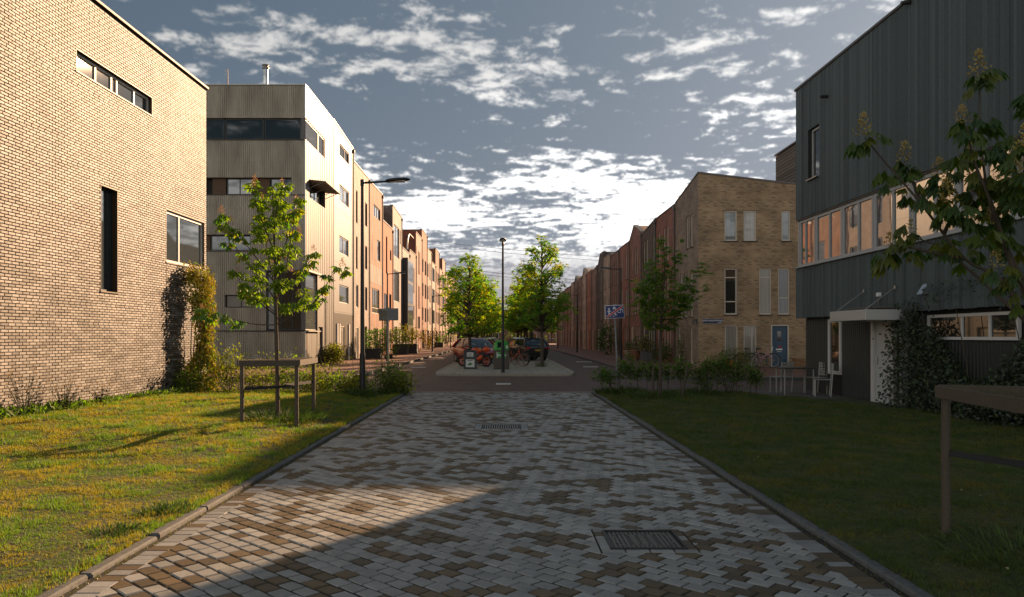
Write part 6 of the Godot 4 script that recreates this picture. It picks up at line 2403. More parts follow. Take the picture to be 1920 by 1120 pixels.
func leaf_tones(key: String, k: float) -> Array:
	return [leaf_mat(key + "_0", Color(0.045, 0.085, 0.012) * k, Color(0.4, 0.62, 0.06) * k), leaf_mat(key + "_1", Color(0.065, 0.11, 0.013) * k, Color(0.46, 0.66, 0.06) * k), leaf_mat(key + "_2", Color(0.09, 0.13, 0.014) * k, Color(0.58, 0.72, 0.07) * k), leaf_mat(key + "_3", Color(0.12, 0.14, 0.014) * k, Color(0.72, 0.72, 0.07) * k)]


func stake_frame(called: String, label: String, corners: Array, base: Vector3, top: float, broad: float) -> void:
	# three posts joined by planks at the top and a strap lower down; corners as (x, d) from the base
	var o := thing(called, label, "tree stakes", base)
	var wood := wood_mat("weathered_wood", Color(0.105, 0.082, 0.053))
	var pts := []
	for c in corners:
		pts.append(Vector3(c.x, 0, -c.y))
	for p in pts:
		var m := MB.new()
		m.tube([p + Vector3(0, -0.1, 0), p + Vector3(0, top - broad * 0.4, 0)], [0.036, 0.034], 10)
		part("post", m.mesh(), wood, o)
	for i in 3:
		var a: Vector3 = pts[i]
		var b: Vector3 = pts[(i + 1) % 3]
		var dir := (b - a).normalized()
		var out := dir.cross(Vector3.UP)
		if out.dot((a + b) / 2 - (pts[0] + pts[1] + pts[2]) / 3) < 0:
			out = -out
		var m := MB.new()
		m.bev(Vector3.ZERO, Vector3((b - a).length() + 0.09, broad, 0.028), 0.004)
		part("plank", m.mesh(), wood, o, (a + b) / 2 + out * (0.052 + 0.004 * i) + Vector3(0, top - broad / 2 + 0.003 * i, 0), Basis(dir, Vector3.UP, dir.cross(Vector3.UP)))
		m = MB.new()
		var mid: Vector3 = (pts[0] + pts[1] + pts[2]) / 3
		m.box(Vector3.ZERO, Vector3((mid - a).length(), 0.05, 0.012))
		var d2: Vector3 = (mid - a).normalized()
		part("strap", m.mesh(), mat("rubber", Color.WHITE), o, (a + mid) / 2 + Vector3(0, top * 0.55 + 0.012 * i, 0), Basis(d2, Vector3.UP, d2.cross(Vector3.UP)))


func build_trees() -> void:
	var bark := bark_mat()
	var shapes := leaf_shapes(5, 0.8)
	var blossom := blossom_mesh(0.15, 3)
	var bl_m := leaf_mat("blossom_pink", Color(0.42, 0.27, 0.14), Color(0.5, 0.36, 0.18))
	# ---- the young chestnut on the left lawn
	var base := v3(-4.05, lawn_height(-4.05, 13.36), 13.36)
	var t := thing("young_chestnut_tree", "slender young chestnut with pinkish candles growing inside stakes on the left lawn", "tree", base)
	var s := 106.0
	var q := func(x: float, y: float, z: float) -> Vector3: return Vector3((x - 521) / s, (785 - y) / s, z)
	var tr := MB.new()
	var trunk_pts: Array = [Vector3(0, -0.08, 0), q.call(520, 690, 0.0), q.call(518, 600, 0.01), q.call(517, 520, 0.02), q.call(514, 440, 0.0), q.call(512, 345, 0.03)]
	tr.tube(smooth_line(trunk_pts), spread([0.042, 0.037, 0.033, 0.024, 0.016, 0.006], 6), 9)
	part("trunk", tr.mesh(), bark, t)
	var budget := [300]
	var rest := []
	var tones := leaf_tones("young_leaf", 1.0)
	var limbs := [
		[[518, 608, 0.0], [485, 607, 0.15], [455, 600, 0.3], [425, 588, 0.42], [398, 585, 0.5]],
		[[518, 608, 0.0], [545, 592, -0.1], [575, 572, -0.2], [598, 545, -0.3], [614, 512, -0.35], [634, 496, -0.42]],
		[[517, 560, 0.02], [487, 515, 0.12], [458, 478, 0.2], [440, 440, 0.28], [426, 405, 0.3]],
		[[518, 585, 0.02], [490, 566, -0.15], [462, 548, -0.32], [438, 535, -0.45]],
		[[517, 540, 0.02], [500, 480, -0.12], [487, 420, -0.2], [476, 375, -0.22], [470, 335, -0.2]],
		[[518, 565, 0.02], [538, 520, 0.15], [552, 460, 0.25], [560, 420, 0.3], [566, 392, 0.33]],
		[[516, 500, 0.02], [530, 450, -0.2], [540, 405, -0.3], [545, 372, -0.36]],
		[[517, 530, 0.02], [495, 490, 0.3], [470, 450, 0.5], [455, 430, 0.6]],
		[[517, 545, 0.02], [540, 515, -0.3], [562, 485, -0.5], [572, 462, -0.6]],
		[[518, 600, 0.02], [540, 585, 0.3], [560, 572, 0.5], [578, 560, 0.62]],
		[[518, 590, 0.02], [500, 570, 0.3], [480, 548, 0.55], [470, 520, 0.7]],
		[[515, 470, 0.01], [500, 420, 0.2], [492, 390, 0.3], [488, 360, 0.33]],
		[[514, 450, 0.0], [522, 400, 0.15], [530, 370, 0.2], [536, 350, 0.22]],
	]
	for l in limbs:
		var pts := []
		for p in l:
			pts.append(q.call(p[0], p[1], p[2]))
		limb(t, pts, 0.013, bark)
		var line := smooth_line(pts)
		for i in range(int(line.size() * 0.42), line.size()):
			if i == line.size() - 1 or i % 2 == 0:
				var end: bool = i == line.size() - 1
				leaf_cluster(t, line[i] + Vector3(rf(-0.08, 0.08), rf(-0.04, 0.06), rf(-0.08, 0.08)), (line[i] - line[i - 1]).normalized(), 9 if end else 7, 0.165 if end else 0.15, shapes, tones, budget, rest)
		if rng.randf() < 0.85:
			part("blossom", blossom, bl_m, t, pts[-1] + Vector3(0, 0.03, 0), Basis(Vector3.UP, rf(0, 6)).scaled(Vector3.ONE * rf(0.7, 1.1)))
	for y in [345, 375, 400, 430, 465, 500, 535, 560]:
		leaf_cluster(t, q.call(514, y, 0.0) + Vector3(rf(-0.1, 0.1), 0, rf(-0.1, 0.1)), Vector3.UP, 7, 0.17, shapes, tones, budget, rest)
	for i in 14:
		part("blossom", blossom, bl_m, t, q.call(rf(475, 565), rf(350, 520), rf(-0.4, 0.4)), Basis(Vector3.UP, rf(0, 6)).scaled(Vector3.ONE * rf(0.5, 0.9)))
	for i in 44:
		var y := rf(345, 545)
		leaf_cluster(t, q.call(514 + rf(-1, 1) * lerpf(18, 55, (y - 345) / 200.0), y, rf(-0.45, 0.45)), Vector3.UP, 6, 0.15, shapes, tones, budget, rest)
	if rest.size() > 0:
		multi("foliage", shapes[0], tones[2], t, rest)
	# its stakes
	stake_frame("tree_stakes", "triangle of three wooden posts with planks round the young chestnut on the left lawn", [Vector2(-0.35, -0.83), Vector2(0.5, -0.59), Vector2(0.45, 0.74)], base, 1.06, 0.1)
	# ---- the chestnut at the right edge, close to the camera
	base = v3(3.9, 0.05, 5.45)
	t = thing("chestnut_tree", "near chestnut with large dark leaves and yellowish candles at the right edge", "tree", base)
	var s2 := 257.0
	var q2 := func(x: float, y: float, z: float) -> Vector3: return Vector3((x - 1947) / s2, (1042 - y) / s2, z)
	tr = MB.new()
	tr.tube(smooth_line([Vector3(0, -0.1, 0), q2.call(1945, 800, 0), q2.call(1943, 600, 0.02), q2.call(1945, 420, 0.0), q2.call(1940, 200, 0.03), q2.call(1938, 60, 0.0)]), spread([0.04, 0.036, 0.032, 0.025, 0.014, 0.006], 6), 10)
	part("trunk", tr.mesh(), bark, t)
	var big := leaf_shapes(6, 1.2)
	var dark_tones := leaf_tones("painted_shade_leaf", 0.62)  # chestnut leaf colours scaled darker to stand for shade
	budget = [300]
	rest = []
	var bl_y := leaf_mat("blossom_yellow", Color(0.3, 0.23, 0.06), Color(0.42, 0.34, 0.1))
	var candle := blossom_mesh(0.15, 8)
	limbs = [
		[[1943, 640, 0.02], [1880, 527, 0.0], [1800, 486, 0.05], [1712, 385, 0.1], [1645, 312, 0.12], [1603, 268, 0.15]],
		[[1943, 610, 0.02], [1872, 480, 0.1], [1830, 380, 0.15], [1818, 250, 0.12], [1822, 150, 0.1]],
		[[1943, 580, 0.02], [1902, 455, -0.1], [1865, 350, -0.2], [1850, 300, -0.22]],
		[[1872, 480, 0.1], [1820, 400, 0.25], [1775, 320, 0.32], [1756, 262, 0.36]],
		[[1943, 500, 0.02], [1925, 330, 0.15], [1908, 230, 0.2], [1905, 180, 0.22]],
		[[1943, 650, 0.02], [1895, 580, 0.2], [1850, 535, 0.35], [1808, 515, 0.42]],
		[[1800, 486, 0.05], [1760, 470, -0.1], [1722, 455, -0.2], [1700, 460, -0.25]],
		[[1712, 385, 0.1], [1712, 340, 0.0], [1706, 305, -0.05]],
		[[1760, 440, 0.07], [1755, 410, 0.2], [1750, 395, 0.25]],
		[[1943, 620, 0.0], [1890, 520, -0.3], [1840, 450, -0.5], [1790, 420, -0.62]],
		[[1943, 560, 0.0], [1880, 430, 0.4], [1830, 360, 0.6], [1800, 330, 0.7]],
		[[1943, 600, 0.0], [2010, 480, 0.1], [2070, 380, 0.2], [2110, 300, 0.2]],
		[[1943, 520, 0.0], [1990, 380, -0.2], [2030, 280, -0.3], [2050, 220, -0.3]],
	]
	for l in limbs:
		var pts := []
		for p in l:
			pts.append(q2.call(p[0], p[1], p[2]))
		limb(t, pts, 0.016, bark)
		var line := smooth_line(pts)
		for i in range(int(line.size() * 0.38), line.size()):
			if i == line.size() - 1 or i % 3 == 0:
				var end: bool = i == line.size() - 1
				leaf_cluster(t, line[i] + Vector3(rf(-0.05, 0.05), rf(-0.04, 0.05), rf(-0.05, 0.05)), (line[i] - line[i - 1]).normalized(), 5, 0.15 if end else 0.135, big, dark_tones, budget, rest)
				if end or rng.randf() < 0.12:
					part("blossom", candle, bl_y, t, line[i] + Vector3(rf(-0.03, 0.03), 0.02, rf(-0.03, 0.03)), Basis(Vector3.UP, rf(0, 6)).scaled(Vector3.ONE * rf(0.7, 1.15)))
	for i in 22:
		var p: Vector3 = q2.call(rf(1790, 1960), rf(250, 470), rf(-0.4, 0.5))
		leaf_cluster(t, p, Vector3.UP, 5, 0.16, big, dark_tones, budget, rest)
		if i % 5 == 0:
			part("blossom", candle, bl_y, t, p, Basis(Vector3.UP, rf(0, 6)).scaled(Vector3.ONE * rf(0.7, 1.1)))
	if rest.size() > 0:
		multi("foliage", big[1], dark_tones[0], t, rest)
	stake_frame("tree_stakes", "weathered posts and planks round the near chestnut at the right edge", [Vector2(-0.33, 0.58), Vector2(-0.55, -0.95), Vector2(0.7, 0.2)], base, 1.2, 0.1)
	# ---- the young tree behind the right hedge
	base = v3(4.12, lawn_height(4.12, 19.7), 19.7)
	t = thing("young_maple_tree", "young tree with a loose green crown beside the blue traffic sign, behind the hedge", "tree", base)
	tr = MB.new()
	tr.tube(smooth_line([Vector3(0, -0.08, 0), Vector3(0.01, 1.2, 0), Vector3(0.03, 2.0, 0), Vector3(0.1, 3.0, 0.02), Vector3(0.12, 3.95, 0)]), spread([0.05, 0.045, 0.038, 0.024, 0.006], 5), 9)
	part("trunk", tr.mesh(), bark, t)
	var m := MB.new()
	var lf := Leafy.new(leaf_tones("crown_leaf", 1.0))
	for l in [[1.75, -0.75, 2.6, 0.1], [1.8, 0.7, 2.55, -0.2], [1.9, -0.55, 3.1, -0.4], [2.1, 1.05, 3.35, 0.1], [2.2, 0.6, 3.0, 0.5], [2.3, -0.35, 3.5, 0.3], [2.5, 0.45, 3.9, -0.1], [2.7, 0.0, 4.05, 0.15], [2.0, 0.1, 2.9, 0.7], [2.0, 0.05, 2.8, -0.75], [1.75, -0.5, 2.2, 0.5], [1.8, 0.85, 2.75, 0.35], [2.4, -0.1, 3.4, -0.4], [1.7, 0.35, 2.15, -0.5], [2.2, -0.6, 2.9, 0.35]]:
		var a := Vector3(0.03, l[0], 0)
		var e := Vector3(l[1] + 0.05, l[2], l[3])
		limb(t, [a, a.lerp(e, 0.5) + Vector3(0, -0.06, 0), e], 0.014, bark)
		for k in 46:
			var p := a.lerp(e, rf(0.36, 1.08)) + Vector3(rf(-0.2, 0.2), rf(-0.18, 0.18), rf(-0.2, 0.2))
			for g in 2:
				lf.tone(rng.randf() * 0.9).palmate(p, Vector3(rf(-1, 1), rf(-0.2, 0.4), rf(-1, 1)), rf(0.1, 0.15), rf(0.3, 0.9))
	var cr := part("crown", lf.mesh(), null, t)
	cr.set_meta("kind", "stuff")
	var so := thing("tree_stakes", "two short leaning stakes with a strap at the foot of the tree behind the hedge", "tree stakes", base)
	for p in [[-0.22, 0.1, -0.2], [0.5, 0.25, 0.66], [0.1, -0.5, 0.12]]:
		m = MB.new()
		m.tube([Vector3(p[0], -0.05, p[1]), Vector3(p[2], 0.82, p[1])], [0.035, 0.033], 8)
		part("post", m.mesh(), wood_mat("weathered_wood", Color.WHITE), so)
	# ---- the two lines of chestnuts on the island
	var protos := []
	for i in 3:
		protos.append(island_crown(i))
	var k := 0
	for side in [[-1.85, 40.0, "left"], [1.97, 39.0, "right"]]:
		for i in 9:
			var d: float = side[1] + i * 11.6
			var pos := v3(side[0] + (0.0 if i == 0 else rf(-0.15, 0.15)), 0.07, d)
			var lab := "%s chestnut of the %s line on the traffic island, full green crown with pale candles" % ["nearest" if i == 0 else ordinal(i), side[2]]
			var o := thing("island_chestnut", lab, "tree", pos, 0.0 if i == 0 else rf(0, 6), "chestnuts in two lines on the traffic island")
			if i > 0:
				o.scale = Vector3(1.22, 1.0, 1.22)
			var pr: Array = protos[0 if k == 0 else (1 if k == 9 else 2)]
			part("trunk", pr[0], bark, o)
			var c := part("crown", pr[1], null, o)
			c.set_meta("kind", "stuff")
			c = part("blossom", pr[2], leaf_mat("blossom_cream", Color(0.4, 0.3, 0.14), Color(0.5, 0.4, 0.16)), o)
			c.set_meta("kind", "stuff")
			if k in [9, 10]:
				c = part("grass_tuft", tuft_mesh(60, 0.42, 0.32, 5), null, o)
				c.set_meta("kind", "stuff")
			k += 1
	# ---- trees and hedges at the end of the street
	for i in 9:
		var o := thing("distant_tree", "%s tree from the left in the hazy row across the street end" % ordinal(i), "tree", v3(-34 + i * 9.2 + rf(-1, 1), 0, 176 + rf(-3, 3)), rf(0, 6), "trees across the far end of the street")
		var pr: Array = protos[i % 3]
		o.scale = Vector3(1.5, 1.1, 1.5)
		part("trunk", pr[0], bark, o)
		part("crown", pr[1], null, o).set_meta("kind", "stuff")
	tag(part(numbered("hedge"), bush_mesh(Vector3(14, 1.3, 1.0), 2600, 0.3, 91, Color(0.12, 0.14, 0.02)), null, self, v3(0, 1.0, 170)), "long yellow green hedge across the far end of the street", "hedge")


func crown_radius(t: float, kind: int) -> float:
	# share of the crown's width at share t of its height
	var rows := [[0.6, 0.95, 1.0, 1.0, 0.98, 0.9, 0.74, 0.52, 0.18], [0.55, 0.95, 1.0, 1.0, 0.94, 0.82, 0.64, 0.42, 0.12], [0.55, 0.95, 1.0, 0.95, 0.85, 0.68, 0.5, 0.3, 0.1]]
	var x := clampf(t, 0, 1) * 7.999
	return lerpf(rows[kind][int(x)], rows[kind][int(x) + 1], x - int(x))


func island_crown(kind: int) -> Array:
	# [trunk, crown, blossoms] of a chestnut of the island
	var low: float = [1.75, 2.0, 2.35][kind]
	var top: float = [5.95, 6.75, 6.2][kind]
	var wide: float = [1.62, 1.68, 1.6][kind]
	var tr := MB.new()
	tr.tube(smooth_line([Vector3(0, -0.1, 0), Vector3(0.02, 1.2, 0.01), Vector3(-0.02, 2.6, 0.02), Vector3(0.0, 4.2, 0.0), Vector3(0, top - 0.3, 0)]), spread([0.105, 0.085, 0.07, 0.045, 0.01], 5), 10)
	var cr := Leafy.new(leaf_tones("island_leaf", 1.22))
	var bl := MB.new()
	var clumps := []
	while clumps.size() < 215:
		var t := rng.randf()
		if rng.randf() > crown_radius(t, kind) + 0.1:
			continue
		var a := rf(0, TAU)
		var lump := 0.93 + 0.14 * sin(a * 3.0 + kind * 2.0 + t * 5.0) + 0.12 * sin(a * 7.0 - t * 11.0)
		var r := wide * crown_radius(t, kind) * lump * sqrt(rf(0.25, 1.0))
		clumps.append(Vector3(cos(a) * r, lerpf(low, top, t), sin(a) * r))
	clumps.append(Vector3(0, top, 0))
	clumps.append(Vector3(0.08, top - 0.3, 0.05))
	for c in clumps:
		var from := Vector3(0, clampf(c.y - 0.5 - 0.3 * Vector2(c.x, c.z).length(), low - 0.2, top - 0.6), 0)
		tr.tube([from, from.lerp(c, 0.5) + Vector3(0, -0.05, 0), c], [0.022, 0.014, 0.006], 4, false)
		var tone := rf(0.0, 1.0)
		for i in 10:
			var d := Vector3(rf(-1, 1), rf(-0.5, 0.7), rf(-1, 1))
			var p: Vector3 = c + d * 0.2
			cr.tone(clampf(tone + rf(-0.3, 0.3), 0, 0.99)).palmate(p, (d + c * Vector3(0.4, 0, 0.4)).normalized(), rf(0.14, 0.22), rf(0.25, 1.0))
		if rng.randf() < 0.42 and Vector2(c.x, c.z).length() > 0.3:
			var h := rf(0.16, 0.26)
			var p: Vector3 = c + Vector3(c.x * 0.12, 0.14, c.z * 0.12)
			for j in 9:
				var a := j * 2.4
				bl.leaf(p + Vector3(0, h * j / 9.0, 0), Vector3(cos(a), 0.6, sin(a)).normalized(), Vector3.UP, h * 0.34 * (1.1 - j / 9.0), h * 0.15, 0.5)
	return [tr.mesh(), cr.mesh(), bl.mesh()]


# ------------------------------------------------------------------ bushes, climbers, pots, furniture
func green_tones(col: Color, through := 1.0) -> Array:
	var out := []
	for i in 4:
		var c := col * (0.55 + 0.3 * i)
		var glow := Color(col.r / maxf(col.r, col.g), col.g / maxf(col.r, col.g), 0.12).lerp(Color(0.75, 1, 0.14), 0.4) * (0.32 + 0.12 * i) * through
		out.append(leaf_mat("leaf %.3f %.3f %d %.1f" % [col.r, col.g, i, through], Color(c.r, c.g, c.b), glow, 0.75))
	return out


func bush_mesh(r: Vector3, n: int, leaf: float, seed_: int, col: Color, flat := 0.0) -> ArrayMesh:
	var g := RandomNumberGenerator.new()
	g.seed = seed_
	var lf := Leafy.new(green_tones(col))
	var clumps := []
	for i in maxi(6, n / 26):
		var d := Vector3(g.randfn(), g.randfn(), g.randfn()).normalized() * sqrt(g.randf_range(0.2, 1.0))
		clumps.append(Vector3(d.x * r.x, d.y * r.y, d.z * r.z))
	for i in n:
		var c: Vector3 = clumps[g.randi() % clumps.size()]
		var d := Vector3(g.randfn(), g.randfn(), g.randfn())
		var p := c + d * Vector3(minf(r.x, 0.45), minf(r.y, 0.45), minf(r.z, 0.45)) * 0.34
		var dir := (d + Vector3(0, 0.2 - flat, 0)).normalized()
		var up := Vector3(g.randf_range(-0.5, 0.5), 1, g.randf_range(-0.5, 0.5)).normalized()
		lf.tone(g.randf()).leaf(p, dir, up, leaf * g.randf_range(0.7, 1.3), leaf * 0.33)
	return lf.mesh()


func tuft_mesh(n: int, height: float, radius: float, seed_: int) -> ArrayMesh:
	# a clump of grass blades
	var g := RandomNumberGenerator.new()
	g.seed = seed_
	var lf := Leafy.new(green_tones(Color(0.045, 0.075, 0.01), 0.5))
	for i in n:
		var a := g.randf() * TAU
		var r := radius * sqrt(g.randf())
		var p := Vector3(cos(a) * r, 0, sin(a) * r)
		var lean := Vector3(cos(a) * r * 0.25 + g.randf_range(-0.3, 0.3) * height, 0, sin(a) * r * 0.25 + g.randf_range(-0.3, 0.3) * height)
		var h := height * g.randf_range(0.55, 1.1) * (1.0 - 0.45 * r / radius)
		blade(lf.tone(g.randf()), p, lean, h, 0.004 + height * 0.02, g.randf() * TAU)
	return lf.mesh()


func blade(mb: MB, p: Vector3, lean: Vector3, h: float, w: float, face: float) -> void:
	var s := Vector3(cos(face), 0, sin(face)) * w
	var mid := p + lean * 0.35 + Vector3(0, h * 0.6, 0)
	var tip := p + lean + Vector3(0, h, 0)
	mb.quad(p - s, p + s, mid + s * 0.7, mid - s * 0.7)
	mb.tri(mid - s * 0.7, mid + s * 0.7, tip)


func bush(called: String, label: String, category: String, at: Vector3, r: Vector3, n: int, leaf: float, col: Color, group := "", stems := 5) -> Node3D:
	var o := thing(called, label, category, at, 0, group)
	var f := part("foliage", bush_mesh(r, n, leaf, int(at.x * 100) + int(at.z * 10) + 5000, col), null, o, Vector3(0, r.y * 0.95, 0))
	f.set_meta("kind", "stuff")
	var m := MB.new()
	for i in stems:
		var a := TAU * i / stems
		m.tube([Vector3(cos(a) * 0.05, -0.05, sin(a) * 0.05), Vector3(cos(a) * r.x * 0.35, r.y * 0.7, sin(a) * r.z * 0.35), Vector3(cos(a) * r.x * 0.6, r.y * 1.4, sin(a) * r.z * 0.6)], [0.015, 0.011, 0.004], 5)
	part("stem", m.mesh(), bark_mat(), o)
	return o


func planter(label: String, at: Vector3, size: Vector3, box_m: Material, r: Vector3, n: int, leaf: float, col: Color) -> void:
	var o := thing("planter", label, "planter", at)
	var m := MB.new()
	m.bev(Vector3(0, size.y / 2, 0), size, 0.02)
	part("box", m.mesh(), box_m, o)
	var f := part("foliage", bush_mesh(r, n, leaf, int(at.z * 7) + 300, col), null, o, Vector3(0, size.y + r.y * 0.75, 0))
	f.set_meta("kind", "stuff")


func build_garden_things() -> void:
	var dark := mat("planter_black", Color(0.02, 0.021, 0.022), 0.6)
	var clay := mat("terracotta", Color(0.28, 0.12, 0.07), 0.7)
	# the yellow climber at the corner of the brick building, with its shadowed side
	var o := thing("climbing_wisteria", "yellow lit climbing plant trailing down the corner of the tan brick building", "climbing plant", v3(-8.75, 0.05, 21.2))
	var m := MB.new()
	var lf := Leafy.new(green_tones(Color(0.1, 0.13, 0.015)) + green_tones(Color(0.36, 0.27, 0.03)))
	var g := RandomNumberGenerator.new()
	g.seed = 12
	for c in 150:
		var t := g.randf()
		var y := 0.1 + 3.4 * t
		var w := 0.24 + 0.07 * sin(t * 11.0) + 0.26 * smoothstep(0.35, 0.0, t) + 0.14 * smoothstep(0.62, 0.85, t)
		var a := g.randf() * TAU
		var r := w * sqrt(g.randf())
		var at := Vector3(0.12 + cos(a) * r + 0.2 * sin(t * 3.0) - 0.05, y, sin(a) * r)
		var hue := g.randf_range(-0.15, 0.35) + 0.2 * t
		for i in 44:
			var p := at + Vector3(g.randfn() * 0.07, g.randfn() * 0.12, g.randfn() * 0.07)
			lf.tone(clampf(g.randf() + hue, 0, 0.99)).leaf(p, Vector3(g.randfn(), g.randfn() * 0.5 - 0.7, g.randfn()).normalized(), Vector3(g.randfn() * 0.4, 1, g.randfn() * 0.4).normalized(), g.randf_range(0.07, 0.14), 0.025)
	part("foliage", lf.mesh(), null, o).set_meta("kind", "stuff")
	m = MB.new()
	for i in 5:
		m.tube([Vector3(0.05 * i - 0.1, -0.05, 0.0), Vector3(0.1 * i - 0.15, 1.2, 0.05 * i), Vector3(0.12 * i - 0.1, 2.4, -0.05 * i), Vector3(0.15 * i - 0.2, 3.3, 0.04 * i)], [0.02, 0.016, 0.012, 0.006], 5)
	for i in 26:
		var p := Vector3(g.randf_range(-0.1, 0.55), g.randf_range(1.4, 3.5), g.randf_range(-0.3, 0.4))
		m.tube([p, p + Vector3(0.18, 0.02, 0.05), p + Vector3(0.28, -0.2, 0.08), p + Vector3(0.3, -0.5, 0.08)], [0.005, 0.005, 0.004, 0.003], 3, false)
	part("stem", m.mesh(), bark_mat(), o)
	# bushes behind the left lawn
	var n := 0
	for q in [[-7.9, 21.3, 0.5, 0.6, 0.45, "low yellow green bush at the foot of the yellow climber"], [-8.9, 20.6, 0.35, 0.35, 0.3, "small dark bush against the brick wall beside the climber"], [-7.0, 21.6, 0.55, 0.5, 0.4, "leafy bush seen between the left stakes and the climber"], [-6.1, 21.5, 0.55, 0.45, 0.4, "bush behind the left stakes with bright upper leaves"], [-5.3, 21.4, 0.4, 0.36, 0.35, "low bush directly right of the left stakes"], [-4.6, 20.9, 0.45, 0.26, 0.35, "flat weedy bush left of the near street lamp"], [-4.0, 20.4, 0.35, 0.24, 0.3, "small bush at the foot of the near street lamp"], [-3.25, 21.4, 0.36, 0.4, 0.32, "bright bush with thin shoots round the post of the double sign"], [-3.0, 21.5, 0.36, 0.24, 0.3, "dark low bush at the left corner of the path"]]:
		bush("bush", q[5], "bush", v3(q[0], 0.03, q[1]), Vector3(q[2], q[3], q[4]), 1000, 0.09, Color(0.19, 0.19, 0.022) if n % 2 == 0 else Color(0.12, 0.15, 0.018), "bushes along the back of the left lawn")
		n += 1
	# thin shoots
	lf = Leafy.new(green_tones(Color(0.17, 0.15, 0.03)))
	for i in 40:
		var p := v3(rf(-5.6, -2.9), 0.03, rf(20.6, 21.6))
		var h := rf(0.5, 1.15)
		lf.mbs[0].tube([p, p + Vector3(rf(-0.06, 0.06), h * 0.5, 0.02), p + Vector3(rf(-0.15, 0.15), h, 0.04)], [0.006, 0.005, 0.002], 4, false)
		for k in 9:
			lf.tone(rng.randf()).leaf(p + Vector3(rf(-0.07, 0.07), h * rf(0.5, 1.0), rf(-0.05, 0.05)), Vector3(rf(-1, 1), rf(-0.2, 0.6), rf(-1, 1)).normalized(), Vector3.UP, 0.06, 0.02)
	tag(part(numbered("weeds"), lf.mesh(), null, self), "thin yellowish shoots standing along the back of the left lawn", "weeds", "", "stuff")
	# weeds and yellow flowers along the brick wall
	lf = Leafy.new(green_tones(Color(0.07, 0.1, 0.016)))
	for i in 4200:
		var d := rf(9.5, 21.8)
		var x := -9.46 + 0.0214 * d + 0.08 + absf(rng.randfn()) * 0.2
		var h := rf(0.12, 0.36) * (1.25 if d < 15.5 else 0.75)
		for k in 2:
			lf.tone(rng.randf()).leaf(v3(x + rf(-0.06, 0.06), rf(0.0, 0.24), d + rf(-0.06, 0.06)), Vector3(rf(-0.8, 0.8), rf(0.1, 1.0), rf(-0.8, 0.8)).normalized(), Vector3(rf(-1, 1), 0.4, rf(-1, 1)).normalized(), h * 0.5, h * 0.075)
	tag(part(numbered("wall_weeds"), lf.mesh(), null, self), "rough green weeds growing along the foot of the tan brick wall", "weeds", "", "stuff")
	for q in [[13.7, 0.95, "tall stalks with yellow flowers at the left edge in front of the brick wall"], [14.9, 0.85, "yellow flowering stalks, middle clump along the brick wall"], [16.2, 0.6, "short yellow flowering stalks furthest along the brick wall"]]:
		o = thing("flowering_weed", q[2], "plant", v3(-9.46 + 0.0214 * q[0] + 0.35, 0.05, q[0]), 0, "yellow flowering stalks along the brick wall")
		m = MB.new()
		var fl := MB.new()
		for i in 16:
			var a := rf(0, TAU)
			var tip := Vector3(cos(a) * rf(0.05, 0.42), q[1] * rf(0.6, 1.05), sin(a) * rf(0.05, 0.42))
			m.tube([Vector3(rf(-0.08, 0.08), 0, rf(-0.08, 0.08)), tip * Vector3(0.5, 0.6, 0.5), tip], [0.006, 0.005, 0.003], 4, false)
			for k in 7:
				m.leaf(tip * rf(0.2, 0.8), Vector3(rf(-1, 1), rf(-0.1, 0.6), rf(-1, 1)).normalized(), Vector3.UP, 0.09, 0.02)
			for k in 5:
				fl.leaf(tip, Vector3(cos(k * 1.26), 0.4, sin(k * 1.26)), Vector3.UP, 0.035, 0.014)
		part("stalk", m.mesh(), mat("weed_stalk", Color(0.045, 0.055, 0.02), 0.8), o).set_meta("kind", "stuff")
		part("flower", fl.mesh(), leaf_mat("flower_yellow", Color(0.45, 0.28, 0.015), Color(0.6, 0.4, 0.05)), o).set_meta("kind", "stuff")
	# violet flowering branch reaching in from the left
	o = thing("wisteria_branch", "violet and orange blossom branch reaching in from the left picture edge", "tree", v3(-5.0, 0.04, 6.6))
	m = MB.new()
	m.tube([Vector3(-0.3, -0.05, 0), Vector3(-0.28, 1.0, 0), Vector3(-0.2, 1.8, 0), Vector3(0.12, 2.1, 0)], [0.04, 0.035, 0.02, 0.008], 7)
	m.tube([Vector3(-0.24, 1.5, 0), Vector3(0.3, 1.75, 0.0), Vector3(0.5, 1.72, 0)], [0.014, 0.01, 0.004], 5)
	part("trunk", m.mesh(), bark_mat(), o)
	lf = Leafy.new([leaf_mat("petal_violet", Color(0.2, 0.13, 0.24), Color(0.3, 0.2, 0.36)), leaf_mat("petal_orange", Color(0.4, 0.2, 0.03), Color(0.5, 0.26, 0.05)), leaf_mat("petal_brown", Color(0.2, 0.1, 0.05), Color(0.3, 0.15, 0.08))])
	for c in [Vector3(0.42, 2.18, 0), Vector3(0.5, 2.0, 0.1), Vector3(0.36, 1.95, -0.05), Vector3(0.2, 2.1, 0.1), Vector3(0.42, 1.5, 0.0), Vector3(0.3, 1.65, 0.1), Vector3(0.1, 1.9, 0.2)]:
		for i in 60:
			lf.tone(rng.randf()).leaf(c + Vector3(rf(-0.07, 0.07), rf(-0.09, 0.09), rf(-0.07, 0.07)), Vector3(rf(-1, 1), rf(-1, 0.5), rf(-1, 1)).normalized(), Vector3.UP, 0.035, 0.012)
	part("blossom", lf.mesh(), null, o).set_meta("kind", "stuff")
	# plants and boxes along the left pavement
	var tan := Color(0.14, 0.13, 0.02)
	bush("round_grass_bush", "rounded yellow green grass bush against the corrugated corner building", "bush", v3(-9.9, 0.08, 43.0), Vector3(0.62, 0.5, 0.6), 1500, 0.16, tan)
	planter("black planter box with a tall dark leafy shrub before the pinkish brick house", v3(-9.3, 0.08, 53.2), Vector3(1.1, 0.7, 1.1), dark, Vector3(0.8, 0.9, 0.8), 700, 0.16, Color(0.04, 0.06, 0.014))
